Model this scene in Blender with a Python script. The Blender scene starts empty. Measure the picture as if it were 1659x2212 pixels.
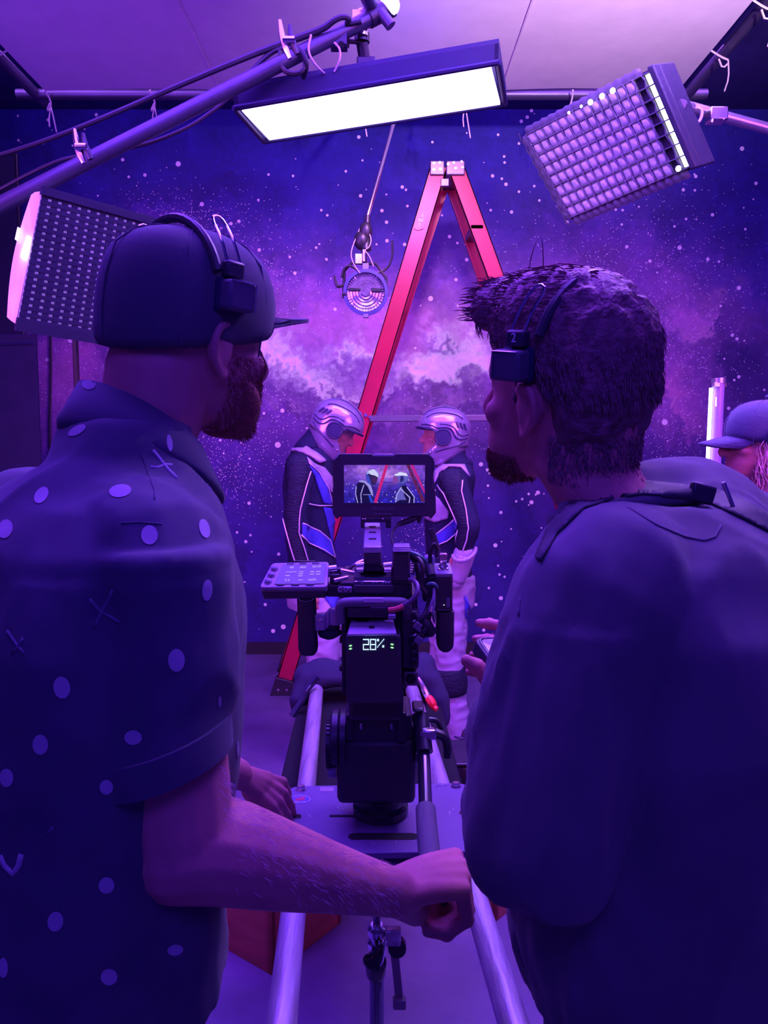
import bpy, bmesh, math, random
import numpy as np
from mathutils import Vector, Matrix, noise
from mathutils.bvhtree import BVHTree
from mathutils.geometry import delaunay_2d_cdt

SC = bpy.context.scene
COL = SC.collection
random.seed(7)
WORK = bpy.data.scenes.new('work')      # remeshing happens here, away from the finished objects
V = Vector
R = math.radians
# ------------------------------------------------------------------ camera
CAMZ, PITCH, F = 1.58, R(4.95), 26.0 / 34.6 * 2212.0
cam = bpy.data.objects.new('camera', bpy.data.cameras.new('camera'))
COL.objects.link(cam)
cam.location = (0, 0, CAMZ)
cam.rotation_euler = (R(90) - PITCH, 0, 0)
cam.data.sensor_fit = 'VERTICAL'
cam.data.sensor_height = 34.6
cam.data.sensor_width = 25.95
cam.data.lens = 26.0
cam.data.clip_start = 0.02
SC.camera = cam
# ------------------------------------------------------------------ exposure and world
vs = SC.view_settings
SC.display_settings.display_device = 'sRGB'
vs.view_transform = 'Standard'
vs.look = 'None'
vs.exposure = 0.0
vs.gamma = 1.0
vs.use_curve_mapping = False
w = bpy.data.worlds.new('studio_gloom')
SC.world = w
w.use_nodes = True
w.node_tree.nodes['Background'].inputs[0].default_value = (0.060, 0.018, 0.80, 1)
w.node_tree.nodes['Background'].inputs[1].default_value = 0.27


def lamp(name, kind, loc, target, energy, color, size=None, size_y=None, angle=None, blend=.5):
    d = bpy.data.lights.new(name, kind)
    d.energy = energy
    d.color = color
    if kind == 'AREA':
        d.shape = 'RECTANGLE'
        d.size = size
        d.size_y = size_y or size
    elif size is not None:
        d.shadow_soft_size = size
    if kind == 'SPOT':
        d.spot_size = R(angle)
        d.spot_blend = blend
    o = bpy.data.objects.new(name, d)
    COL.objects.link(o)
    o.location = loc
    o.rotation_euler = (V(target) - V(loc)).to_track_quat('-Z', 'Y').to_euler()
    return o


VIOLET = (.20, .045, 1.0)
MAGENTA = (.80, .13, .92)
BLUE = (.11, .035, 1.0)
lamp('overhead_soft_light', 'AREA', (.1, 1.95, 3.45), (.1, 1.9, 0), 290, VIOLET, 3.2, 2.4)
lamp('silk_uplight', 'SPOT', (1.3, 1.5, 2.78), (1.2, 2.25, 3.6), 1000, (.84, .50, .86), .05, angle=92, blend=.9)
lamp('silk_left_light', 'SPOT', (-2.7, 1.2, 1.9), (-.9, 4.0, 3.6), 260, (.28, .05, 1.0), .3, angle=70, blend=1)
lamp('backdrop_wash_left', 'AREA', (-1.6, 4.35, 3.78), (-1.3, 5.745, 1.5), 13, (.45, .14, 1.0), 1.6, .3)
lamp('backdrop_wash_right', 'AREA', (1.6, 4.35, 3.78), (1.3, 5.745, 1.5), 22, (.45, .14, 1.0), 1.6, .3)
lamp('set_wash_left', 'SPOT', (-2.7, .4, 2.5), (.1, 5.0, 1.15), 430, MAGENTA, .9, angle=64, blend=.6)
lamp('set_wash_right', 'SPOT', (2.7, .4, 2.5), (-.1, 5.0, 1.15), 430, MAGENTA, .9, angle=64, blend=.6)
lamp('mural_spot', 'SPOT', (.3, 3.22, 3.53), (.05, 5.745, 2.15), 215, (1.0, .42, .86), .12, angle=76, blend=1)
lamp('blue_top_light', 'SPOT', (0.1, 3.0, 3.5), (.1, 5.5, 3.3), 170, BLUE, .2, angle=60, blend=1)
lamp('added_head_fill', 'AREA', (.1, -.35, 2.45), (.0, .95, 1.72), 11, BLUE, .8, .5)  # unseen blue fill added behind the camera to lift heads and shoulders

# ------------------------------------------------------------------ projections of the photograph into the room
CP, SP = math.cos(PITCH), math.sin(PITCH)


def ray(px, py):
    u, v = (px - 829.5) / F, (py - 1106.0) / F
    return V((u, CP - v * SP, -(SP + v * CP)))


def W(px, py, y):            # point of the room at distance y seen at this pixel
    r = ray(px, py)
    return V((0, 0, CAMZ)) + r * (y / r.y)


def PZ(px, py, z):           # the same on a horizontal plane
    r = ray(px, py)
    return V((0, 0, CAMZ)) + r * ((z - CAMZ) / r.z)


def PIX(p):
    q = V(p) - V((0, 0, CAMZ))
    d = q.y * CP - q.z * SP
    u = q.z * CP + q.y * SP
    return 829.5 + q.x / d * F, 1106.0 - u / d * F


def MPP(y):                  # metres per pixel at distance y
    return y / F


# ------------------------------------------------------------------ materials
MATS = {}


def mat(name, color, rough=.6, metal=0., spec=.5, bump=0., bscale=60., vary=.12, vscale=8., emit=None, estr=0., sheen=0., stretch=None, trans=0., alpha=None):
    if name in MATS:
        return MATS[name]
    m = bpy.data.materials.new(name)
    m.use_nodes = True
    nt = m.node_tree
    b = nt.nodes['Principled BSDF']
    b.inputs['Roughness'].default_value = rough
    b.inputs['Metallic'].default_value = metal
    b.inputs['Specular IOR Level'].default_value = spec
    tc = nt.nodes.new('ShaderNodeTexCoord')
    mp = nt.nodes.new('ShaderNodeMapping')
    if stretch:
        mp.inputs['Scale'].default_value = stretch
    nt.links.new(tc.outputs['Object'], mp.inputs['Vector'])
    n = nt.nodes.new('ShaderNodeTexNoise')
    n.inputs['Scale'].default_value = vscale
    n.inputs['Detail'].default_value = 4
    nt.links.new(mp.outputs[0], n.inputs['Vector'])
    mr = nt.nodes.new('ShaderNodeMapRange')
    mr.inputs['From Min'].default_value = .3
    mr.inputs['From Max'].default_value = .7
    mr.inputs['To Min'].default_value = 1 - vary
    mr.inputs['To Max'].default_value = 1 + vary
    nt.links.new(n.outputs['Fac'], mr.inputs['Value'])
    mx = nt.nodes.new('ShaderNodeVectorMath')
    mx.operation = 'SCALE'
    mx.inputs[0].default_value = color[:3]
    nt.links.new(mr.outputs[0], mx.inputs['Scale'])
    nt.links.new(mx.outputs[0], b.inputs['Base Color'])
    if bump:
        nb = nt.nodes.new('ShaderNodeTexNoise')
        nb.inputs['Scale'].default_value = bscale
        nb.inputs['Detail'].default_value = 3
        nt.links.new(mp.outputs[0], nb.inputs['Vector'])
        bp = nt.nodes.new('ShaderNodeBump')
        bp.inputs['Strength'].default_value = bump
        bp.inputs['Distance'].default_value = .01
        nt.links.new(nb.outputs['Fac'], bp.inputs['Height'])
        nt.links.new(bp.outputs[0], b.inputs['Normal'])
    if emit:
        b.inputs['Emission Color'].default_value = (*emit, 1)
        b.inputs['Emission Strength'].default_value = estr
    if sheen:
        b.inputs['Sheen Weight'].default_value = sheen
        b.inputs['Sheen Roughness'].default_value = .5
    if trans:
        b.inputs['Transmission Weight'].default_value = trans
        b.inputs['IOR'].default_value = 1.3
    if alpha is not None:
        b.inputs['Alpha'].default_value = alpha
    MATS[name] = m
    return m


def vcol_mat(name, rough=.7, emit=0., spec=.3, bump=0.):
    m = bpy.data.materials.new(name)
    m.use_nodes = True
    nt = m.node_tree
    b = nt.nodes['Principled BSDF']
    b.inputs['Roughness'].default_value = rough
    b.inputs['Specular IOR Level'].default_value = spec
    a = nt.nodes.new('ShaderNodeAttribute')
    a.attribute_name = 'print'
    if emit:
        b.inputs['Base Color'].default_value = (.01, .01, .012, 1)
        nt.links.new(a.outputs['Color'], b.inputs['Emission Color'])
        b.inputs['Emission Strength'].default_value = emit
    else:
        tc = nt.nodes.new('ShaderNodeTexCoord')
        n = nt.nodes.new('ShaderNodeTexNoise')
        n.inputs['Scale'].default_value = 24
        n.inputs['Detail'].default_value = 9
        n.inputs['Roughness'].default_value = .7
        nt.links.new(tc.outputs['Object'], n.inputs['Vector'])
        mr = nt.nodes.new('ShaderNodeMapRange')
        mr.inputs['From Min'].default_value = .3
        mr.inputs['From Max'].default_value = .7
        mr.inputs['To Min'].default_value = .86
        mr.inputs['To Max'].default_value = 1.14
        nt.links.new(n.outputs['Fac'], mr.inputs['Value'])
        mx = nt.nodes.new('ShaderNodeVectorMath')
        mx.operation = 'SCALE'
        nt.links.new(a.outputs['Color'], mx.inputs[0])
        nt.links.new(mr.outputs[0], mx.inputs['Scale'])
        nt.links.new(mx.outputs[0], b.inputs['Base Color'])
    MATS[name] = m
    return m


# ------------------------------------------------------------------ mesh building
def frame_of(z):
    z = V(z).normalized()
    x = z.orthogonal().normalized()
    return x, z.cross(x), z


class MB:
    def __init__(s):
        s.v, s.f = [], []

    def add(s, vs_, fs_):
        k = len(s.v)
        s.v += [V(q) for q in vs_]
        s.f += [tuple(i + k for i in q) for q in fs_]
        return s

    def box(s, c, size, rot=None):
        c = V(c)
        h = [q / 2 for q in size]
        vs_ = []
        for i in (-1, 1):
            for j in (-1, 1):
                for k in (-1, 1):
                    p = V((i * h[0], j * h[1], k * h[2]))
                    vs_.append(c + (rot @ p if rot is not None else p))
        return s.add(vs_, [(0, 1, 3, 2), (4, 6, 7, 5), (0, 4, 5, 1), (2, 3, 7, 6), (0, 2, 6, 4), (1, 5, 7, 3)])

    def wbox(s, x0, y0, x1, y1, d, thick, ):
        """upright box whose front face, at distance d, covers this pixel rectangle"""
        a, b = W((x0 + x1) / 2, y0, d), W((x0 + x1) / 2, y1, d)
        l, r = W(x0, (y0 + y1) / 2, d), W(x1, (y0 + y1) / 2, d)
        return s.box(((l.x + r.x) / 2, d + thick / 2, (a.z + b.z) / 2), (abs(r.x - l.x), thick, abs(a.z - b.z)))

    def quadbox(s, corners, back):
        """slab from four corner points (in order) and a thickness vector"""
        c = [V(q) for q in corners]
        return s.add(c + [q + V(back) for q in c], [(3, 2, 1, 0), (4, 5, 6, 7), (0, 1, 5, 4), (1, 2, 6, 5), (2, 3, 7, 6), (3, 0, 4, 7)])

    def cyl(s, a, b, r0, r1=None, n=16, caps=True):
        return s.tube([a, b], [r0, r0 if r1 is None else r1], n, caps)

    def tube(s, pts, r, n=8, caps=True, smooth=0):
        pts = [V(q) for q in pts]
        rr = list(r) if isinstance(r, (list, tuple)) else [r] * len(pts)
        for _ in range(smooth):
            q, q2 = [pts[0]], [rr[0]]
            for i in range(len(pts) - 1):
                q += [pts[i] * .75 + pts[i + 1] * .25, pts[i] * .25 + pts[i + 1] * .75]
                q2 += [rr[i] * .75 + rr[i + 1] * .25, rr[i] * .25 + rr[i + 1] * .75]
            pts, rr = q + [pts[-1]], q2 + [rr[-1]]
        t = [(pts[min(i + 1, len(pts) - 1)] - pts[max(i - 1, 0)]).normalized() for i in range(len(pts))]
        x, y, _ = frame_of(t[0])
        vs_, fs_ = [], []
        for i, p in enumerate(pts):
            if i:
                x = (x - t[i] * x.dot(t[i])).normalized()
                y = t[i].cross(x)
            for k in range(n):
                a = 2 * math.pi * k / n
                vs_.append(p + (x * math.cos(a) + y * math.sin(a)) * rr[i])
        for i in range(len(pts) - 1):
            for k in range(n):
                k2 = (k + 1) % n
                fs_.append((i * n + k, i * n + k2, (i + 1) * n + k2, (i + 1) * n + k))
        if caps:
            fs_.append(tuple(reversed(range(n))))
            fs_.append(tuple(range((len(pts) - 1) * n, len(pts) * n)))
        return s.add(vs_, fs_)

    def lathe(s, c, axis, prof, n=32, xdir=None):
        """prof: (radius, height) pairs along axis from c; closed where radius is 0"""
        x, y, z = frame_of(axis)
        if xdir is not None:
            x = (V(xdir) - z * V(xdir).dot(z)).normalized()
            y = z.cross(x)
        c = V(c)
        vs_, fs_ = [], []
        for r, h in prof:
            for k in range(n):
                a = 2 * math.pi * k / n
                vs_.append(c + z * h + (x * math.cos(a) + y * math.sin(a)) * max(r, 1e-5))
        for i in range(len(prof) - 1):
            for k in range(n):
                k2 = (k + 1) % n
                fs_.append((i * n + k, i * n + k2, (i + 1) * n + k2, (i + 1) * n + k))
        fs_.append(tuple(reversed(range(n))))
        fs_.append(tuple(range((len(prof) - 1) * n, len(prof) * n)))
        return s.add(vs_, fs_)

    def loft(s, rings, n=24, e=2.0):
        """rings: (centre, half-axis vector a, half-axis vector b); closed and capped; e: superellipse"""
        vs_, fs_ = [], []
        for c, a, b in rings:
            for k in range(n):
                t = 2 * math.pi * k / n
                ct, st = math.cos(t), math.sin(t)
                vs_.append(V(c) + V(a) * math.copysign(abs(ct) ** (2 / e), ct) + V(b) * math.copysign(abs(st) ** (2 / e), st))
        m = len(rings)
        for i in range(m - 1):
            for k in range(n):
                k2 = (k + 1) % n
                fs_.append((i * n + k, i * n + k2, (i + 1) * n + k2, (i + 1) * n + k))
        fs_.append(tuple(reversed(range(n))))
        fs_.append(tuple(range((m - 1) * n, m * n)))
        return s.add(vs_, fs_)

    def ball(s, c, r, rot=None, n=16, m=10):
        rr = (r, r, r) if not isinstance(r, (tuple, list)) else r
        vs_, fs_ = [], []
        for i in range(1, m):
            a = math.pi * i / m
            for k in range(n):
                t = 2 * math.pi * k / n
                p = V((rr[0] * math.sin(a) * math.cos(t), rr[1] * math.sin(a) * math.sin(t), rr[2] * math.cos(a)))
                vs_.append(V(c) + (rot @ p if rot is not None else p))
        top, bot = V((0, 0, rr[2])), V((0, 0, -rr[2]))
        vs_ += [V(c) + (rot @ top if rot is not None else top), V(c) + (rot @ bot if rot is not None else bot)]
        for i in range(m - 2):
            for k in range(n):
                k2 = (k + 1) % n
                fs_.append((i * n + k, (i + 1) * n + k, (i + 1) * n + k2, i * n + k2))
        T, B = len(vs_) - 2, len(vs_) - 1
        for k in range(n):
            k2 = (k + 1) % n
            fs_.append((T, k, k2))
            fs_.append((B, (m - 2) * n + k2, (m - 2) * n + k))
        return s.add(vs_, fs_)

    def limb(s, pts, r, n=14, smooth=1):
        """tapering limb with rounded ends"""
        pts = [V(q) for q in pts]
        s.tube(pts, r, n, True, smooth)
        s.ball(pts[0], r[0], n=n, m=8)
        s.ball(pts[-1], r[-1], n=n, m=8)
        return s

    def prism(s, poly, o, x, y, depth):
        """polygon in 2-D, laid out at o along x and y and pushed by the vector depth"""
        n = len(poly)
        a = [V(o) + V(x) * p[0] + V(y) * p[1] for p in poly]
        return s.add(a + [q + V(depth) for q in a], [tuple(range(n)), tuple(reversed(range(n, 2 * n)))] + [(i, i + n, (i + 1) % n + n, (i + 1) % n) for i in range(n)])

    def build(s, name, m, parent=None, sharp=35, bevel=0., remesh=0., smooth=0, org=None, subsurf=0):
        me = bpy.data.meshes.new(name)
        o0 = V(ORG.get(parent.name, (0, 0, 0))) if parent else V(org or (0, 0, 0))
        me.from_pydata([tuple(q - o0) for q in s.v], [], s.f)
        me.update()
        bm = bmesh.new()
        bm.from_mesh(me)
        bmesh.ops.recalc_face_normals(bm, faces=bm.faces)
        bm.to_mesh(me)
        bm.free()
        o = bpy.data.objects.new(name, me)
        if not remesh:
            COL.objects.link(o)
        else:
            md = o.modifiers.new('r', 'REMESH')
            md.mode = 'VOXEL'
            md.voxel_size = remesh
            if smooth:
                ms = o.modifiers.new('s', 'SMOOTH')
                ms.iterations = smooth
                ms.factor = .5
            WORK.collection.objects.link(o)
            WORK.view_layers[0].update()
            me2 = bpy.data.meshes.new_from_object(o.evaluated_get(WORK.view_layers[0].depsgraph))
            WORK.collection.objects.unlink(o)
            o.modifiers.clear()
            COL.objects.link(o)
            o.data = me2
            bpy.data.meshes.remove(me)
            me = me2
            me.name = name
        if parent:
            o.parent = parent
        else:
            o.location = o0
        ORG[o.name] = tuple(o0)
        me.materials.clear()
        me.materials.append(m)
        if sharp:
            me.shade_smooth()
            if sharp < 180 and not remesh:
                me.set_sharp_from_angle(angle=R(sharp))
        if bevel:
            md = o.modifiers.new('bevel', 'BEVEL')
            md.width = bevel
            md.segments = 2
            md.limit_method = 'ANGLE'
            md.angle_limit = R(40)
        if subsurf:
            md = o.modifiers.new('sub', 'SUBSURF')
            md.levels = md.render_levels = subsurf
        return o


ORG = {}


def thing(name, label, cat, loc=(0, 0, 0), group=None):
    o = bpy.data.objects.new(name, None)
    COL.objects.link(o)
    o.location = loc
    o.empty_display_size = .05
    o['label'] = label
    o['category'] = cat
    if group:
        o['group'] = group
    ORG[o.name] = tuple(loc)
    return o


def tag(o, label, cat, group=None):
    o['label'] = label
    o['category'] = cat
    if group:
        o['group'] = group
    return o


def lab(o, label):
    o['label'] = label
    return o


def struct(o):
    o['kind'] = 'structure'
    return o


def stuff(o):
    o['kind'] = 'stuff'
    return o


def world_bvh(*objs):
    vs_, fs_ = [], []
    for o in objs:
        k = len(vs_)
        o0 = V(ORG[o.name])
        vs_ += [q.co + o0 for q in o.data.vertices]
        fs_ += [tuple(i + k for i in p.vertices) for p in o.data.polygons]
    return BVHTree.FromPolygons(vs_, fs_)


EYE = V((0, 0, CAMZ))


def on_surface(bvh, px, py, lift=.002):
    h = bvh.ray_cast(EYE, ray(px, py).normalized())
    if h[0] is None:
        return None
    n = h[1] if h[1].dot(ray(px, py)) < 0 else -h[1]
    return h[0] + n * lift


def patch(bvh, poly, name, m, parent, step=6, lift=.003, label=None, flat=False):
    """cloth panel sewn onto a surface: the outline is filled and laid on the surface"""
    xs, ys = [p[0] for p in poly], [p[1] for p in poly]
    pts, n = [V(p) for p in poly], len(poly)
    out = []
    for i in range(n):
        a, b = V(poly[i]), V(poly[(i + 1) % n])
        k = max(1, int((b - a).length / step))
        out += [a.lerp(b, j / k) for j in range(k)]
    n = len(out)

    def inside(x, y):
        c = False
        for i in range(n):
            a, b = out[i], out[i - 1]
            if (a.y > y) != (b.y > y) and x < (b.x - a.x) * (y - a.y) / (b.y - a.y) + a.x:
                c = not c
        return c
    pts = list(out)
    y = min(ys) + step / 2
    while y < max(ys):
        x = min(xs) + step / 2
        while x < max(xs):
            if inside(x, y) and all((V((x, y)) - q).length > step * .45 for q in out):
                pts.append(V((x, y)))
            x += step
        y += step
    r = delaunay_2d_cdt(pts, [], [list(range(n))], 1, 1e-4)
    co = [on_surface(bvh, q[0], q[1], lift) for q in r[0]]
    mb = MB()
    idx, k = {}, 0
    vs_, fs_ = [], []
    med = sorted(c.y for c in co if c is not None)
    if not med:
        return None
    med = med[len(med) // 2]
    for i, c in enumerate(co):
        if c is not None and abs(c.y - med) < .25:
            idx[i] = len(vs_)
            vs_.append(c)
    for f in r[2]:
        if all(i in idx for i in f):
            fs_.append(tuple(idx[i] for i in f))
    mb.add(vs_, fs_)
    o = mb.build(name, m, parent, sharp=180)
    if not flat:
        sd = o.modifiers.new('thick', 'SOLIDIFY')
        sd.thickness = lift * .8
        sd.offset = -1
    if label:
        o['label'] = label
    return o


def oval(cx, cy, rx, ry, rot=0, n=18):
    c, s_ = math.cos(R(rot)), math.sin(R(rot))
    return [(cx + rx * math.cos(2 * math.pi * k / n) * c - ry * math.sin(2 * math.pi * k / n) * s_,
             cy + rx * math.cos(2 * math.pi * k / n) * s_ + ry * math.sin(2 * math.pi * k / n) * c) for k in range(n)]


def seam(bvh, path, name, m, parent, r=.003, lift=.001, n=6, step=10):
    pts = []
    for i in range(len(path) - 1):
        a, b = V(path[i]), V(path[i + 1])
        k = max(1, int((b - a).length / step))
        for j in range(k + (i == len(path) - 2)):
            q = a.lerp(b, j / k)
            h = on_surface(bvh, q.x, q.y, lift)
            if h is not None and (not pts or (h - pts[-1]).length < .3):
                pts.append(h)
    if len(pts) < 2:
        return None
    return MB().tube(pts, r, n).build(name, m, parent, sharp=180)


def text(s_, name, m, parent, pos, x, y, size, extrude=.0004, align='CENTER'):
    """lettering as a mesh, laid out at pos along the directions x and y"""
    cu = bpy.data.curves.new(name, 'FONT')
    cu.body = s_
    cu.size = size
    cu.align_x = align
    cu.align_y = 'CENTER'
    cu.extrude = extrude
    cu.resolution_u = 2
    t = bpy.data.objects.new(name, cu)
    WORK.collection.objects.link(t)
    WORK.view_layers[0].update()
    me = bpy.data.meshes.new_from_object(t.evaluated_get(WORK.view_layers[0].depsgraph))
    bpy.data.objects.remove(t)
    x, y = V(x).normalized(), V(y).normalized()
    z = x.cross(y)
    o0 = V(ORG.get(parent.name, (0, 0, 0)))
    M = Matrix(((x.x, y.x, z.x, 0), (x.y, y.y, z.y, 0), (x.z, y.z, z.z, 0), (0, 0, 0, 1)))
    me.transform(Matrix.Translation(V(pos) - o0) @ M)
    me.materials.clear()
    me.materials.append(m)
    o = bpy.data.objects.new(name, me)
    COL.objects.link(o)
    o.parent = parent
    ORG[o.name] = tuple(o0)
    return o


def srgb(r, g, b):
    return tuple((c / 255 / 12.92 if c / 255 <= .04045 else ((c / 255 + .055) / 1.055) ** 2.4) for c in (r, g, b))


# ------------------------------------------------------------------ shared materials
BLACK_CLOTH = mat('black_cloth', (.030, .028, .07), .9, spec=.15, bump=.1, bscale=900)
BLACK_METAL = mat('black_metal', (.045, .042, .06), .38, .5, .5, bump=.05, bscale=200)
BLACK_PLASTIC = mat('black_plastic', (.035, .033, .048), .45, 0, .5)
ALU = mat('brushed_aluminium', (.55, .54, .58), .35, .85, bump=.08, bscale=40, stretch=(1, 1, 8))
STEEL = mat('steel', (.7, .68, .72), .22, 1.)
CHROME = mat('chrome', (.85, .84, .88), .1, 1.)
WHITE_STRING = mat('white_string', (.7, .66, .7), .8)
WHITE_PRINT = mat('white_print', (.75, .73, .78), .7)
GREY_PRINT = mat('grey_print', (.22, .21, .25), .7)
# ================================================================== the room
WALLY, CEIL = 5.745, 3.97
FLOORM = mat('painted_stage_floor', (.15, .11, .25), .55, spec=.4, bump=.15, bscale=25, vary=.22, vscale=3.5)
struct(MB().box((0, 1.6, -.05), (9, 10.5, .1)).build('floor', FLOORM))
struct(MB().box((0, 3.4, CEIL + .06), (9, 5.2, .1)).build('ceiling', mat('black_ceiling', (.03, .02, .12), .95, spec=.1)))
struct(MB().box((0, WALLY - .012, .045), (8, .022, .09)).build('baseboard_back', mat('black_skirting', (.02, .018, .03), .7)))


def vnoise(u, v, seed):
    rs = np.random.RandomState(seed)
    g = rs.rand(64, 64)
    iu, iv = np.floor(u).astype(int), np.floor(v).astype(int)
    fu, fv = u - iu, v - iv
    fu, fv = fu * fu * (3 - 2 * fu), fv * fv * (3 - 2 * fv)
    a = g[iv % 64, iu % 64] * (1 - fu) + g[iv % 64, (iu + 1) % 64] * fu
    b = g[(iv + 1) % 64, iu % 64] * (1 - fu) + g[(iv + 1) % 64, (iu + 1) % 64] * fu
    return a * (1 - fv) + b * fv


def fbm(u, v, seed, oct_=5, gain=.55, ridge=False):
    t, amp, tot = 0, 1, 0
    for k in range(oct_):
        n = vnoise(u * 2 ** k + 17.3 * k, v * 2 ** k + 9.1 * k, seed + k)
        if ridge:
            n = 1 - np.abs(2 * n - 1)
            n = n * n
        t = t + amp * n
        tot += amp
        amp *= gain
    return t / tot


def line_dist(X, Y, path):
    d = np.full(X.shape, 1e9)
    for (ax, ay), (bx, by) in zip(path[:-1], path[1:]):
        dx, dy = bx - ax, by - ay
        t = np.clip(((X - ax) * dx + (Y - ay) * dy) / (dx * dx + dy * dy), 0, 1)
        d = np.minimum(d, np.hypot(X - ax - t * dx, Y - ay - t * dy))
    return d


def nebula(X, Y):
    """colours of the printed starscape, laid out on the wall in units in which it is 1659 wide"""
    def warp(k, s0):
        return 2 * (fbm(X / k, Y / k, s0, 3) - .5)
    wx = X + 26 * warp(150, 3) + 30 * warp(46, 13) + 20 * warp(17, 23) + 9 * warp(7, 33)
    wy = Y + 22 * warp(150, 8) + 30 * warp(42, 18) + 22 * warp(15, 28) + 10 * warp(6, 38)
    n1 = fbm(wx / 160, wy / 120, 21)
    n2 = fbm(wx / 60, wy / 50, 31, 6, .6)
    rd = fbm(wx / 34, wy / 24, 41, 5, .65, True)
    ks = np.array([200, 420, 620, 800, 930, 1050, 1250, 1420])
    base = np.stack([np.interp(Y, ks, c) for c in ([44, 48, 60, 78, 76, 60, 52, 46], [22, 24, 27, 29, 28, 22, 21, 22], [150, 148, 150, 148, 146, 140, 134, 128])], -1).astype(float)

    def G(cx, cy, sx, sy):
        return np.exp(-((wx - cx) / sx) ** 2 - ((wy - cy) / sy) ** 2)
    glow = .62 * G(790, 690, 270, 120) + .5 * G(590, 650, 130, 110) + .55 * G(1000, 730, 170, 110) + .8 * G(1490, 740, 130, 120) + .5 * G(1250, 620, 250, 170) + .75 * G(1450, 880, 90, 70) + 1.0 * G(130, 830, 130, 130) + .35 * G(380, 520, 150, 80) + .5 * G(840, 920, 250, 80)
    glow = np.clip(glow * (.5 + 1.5 * n1), 0, 1.15)
    c = base + (np.array([164, 66, 190]) - base) * glow[..., None]
    c = c * (.78 + .44 * n2)[..., None]

    def front(pts, amp, up, col, lo, hi):
        """lit front of a cloud: hard edge below, soft glow above"""
        p = np.array(pts, float)
        by = np.interp(wx, p[:, 0], p[:, 1])
        am = np.interp(wx, p[:, 0], p[:, 2]) * ((wx > lo - 60) & (wx < hi + 60)) * np.clip((wx - lo + 60) / 60, 0, 1) * np.clip((hi + 60 - wx) / 60, 0, 1)
        sd = by - wy
        f = np.where(sd > 0, .45 * np.exp(-np.abs(sd) / up) + .55 * np.exp(-np.abs(sd) / 16), np.exp(-np.abs(sd) / 7) + 0.)
        f = f * am * amp * (.75 + 1.35 * rd)
        nonlocal c
        dk = np.clip(np.where(sd < 0, np.exp(-np.abs(sd) / 60), 0) * am, 0, .62) * (.3 + n2)
        c = c + (np.array([100, 40, 156]) * (.62 + .8 * rd)[..., None] - c) * np.clip(1.3 * dk, 0, .8)[..., None]
        c = c + (np.array(col) - c) * np.clip(f, 0, 1)[..., None]
    front([(520, 660, .6), (552, 703, .9), (575, 738, .9), (602, 777, .9), (641, 790, .9), (660, 815, .8), (699, 842, .9), (737, 858, .8), (776, 850, .6), (822, 854, .8), (853, 831, .9), (876, 819, .9), (907, 813, 1.1), (938, 806, 1.4), (977, 792, 1.5), (1010, 784, 1.3), (1046, 778, 1.1), (1150, 765, .8)], 1.0, 70, (236, 176, 244), 530, 1180)
    front([(720, 770, .5), (764, 750, .9), (791, 757, .9), (812, 784, .8), (842, 773, .8), (861, 792, .9), (884, 790, .8), (905, 806, .6)], .62, 40, (226, 150, 240), 720, 900)
    front([(930, 716, .7), (946, 722, .9), (977, 735, .9), (990, 760, .8)], .75, 30, (230, 158, 242), 935, 995)
    front([(1430, 700, .5), (1470, 742, .8), (1510, 735, .9), (1545, 690, .8), (1570, 650, .4)], .5, 60, (214, 110, 214), 1440, 1570)
    front([(1400, 820, .5), (1450, 870, .8), (1490, 930, .8)], .4, 50, (200, 80, 196), 1410, 1490)
    front([(560, 870, .5), (640, 880, .8), (720, 905, .7), (860, 890, .8), (960, 868, .8), (1060, 880, .6)], .34, 60, (200, 120, 214), 580, 1050)
    core = np.clip((2.0 * G(975, 788, 110, 26) + .8 * G(650, 806, 70, 26) + .7 * G(585, 745, 40, 36) + .6 * G(1080, 772, 80, 18) + .5 * G(780, 762, 50, 16)) * (.30 + 1.2 * rd), 0, 1)
    c = c + (np.array([242, 196, 248]) - c) * core[..., None]
    dark = np.clip(G(1590, 790, 70, 90) + .6 * G(1340, 720, 90, 70) + .55 * G(1430, 980, 120, 60), 0, 1) * (.4 + n2)
    c = c + (np.array([46, 18, 110]) - c) * np.clip(dark, 0, .85)[..., None]
    return np.clip(c, 4, 250)


def to_lin(c):
    c = c / 255.0
    return np.where(c <= .04045, c / 12.92, ((c + .055) / 1.055) ** 2.4)


def colour_grid(name, P0, U, Vv, nu, nv, fn, m, parent=None, thick=None):
    """flat printed sheet: a grid of coloured points from corner P0 along U and Vv"""
    o0 = V(ORG.get(parent.name, (0, 0, 0))) if parent else V((0, 0, 0))
    a, b = np.meshgrid(np.linspace(0, 1, nu), np.linspace(0, 1, nv))
    co = np.array(P0 - o0)[None, None] + a[..., None] * np.array(U) + b[..., None] * np.array(Vv)
    i = np.arange(nu * nv).reshape(nv, nu)
    q = np.stack([i[:-1, :-1], i[:-1, 1:], i[1:, 1:], i[1:, :-1]], -1).reshape(-1, 4)
    me = bpy.data.meshes.new(name)
    me.vertices.add(nu * nv)
    me.vertices.foreach_set('co', co.reshape(-1))
    me.loops.add(q.size)
    me.loops.foreach_set('vertex_index', q.reshape(-1).astype(np.int32))
    me.polygons.add(len(q))
    me.polygons.foreach_set('loop_start', np.arange(0, q.size, 4, dtype=np.int32))
    me.update(calc_edges=True)
    col = fn(co + np.array(o0), a, b)
    at = me.color_attributes.new('print', 'FLOAT_COLOR', 'POINT')
    at.data.foreach_set('color', np.concatenate([col, np.ones(col.shape[:2] + (1,))], -1).reshape(-1).astype(np.float32))
    me.materials.append(m)
    o = bpy.data.objects.new(name, me)
    COL.objects.link(o)
    if parent:
        o.parent = parent
    ORG[o.name] = tuple(o0)
    return o


WALL_LIGHT = np.array([.95, .33, 1.15])


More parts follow.
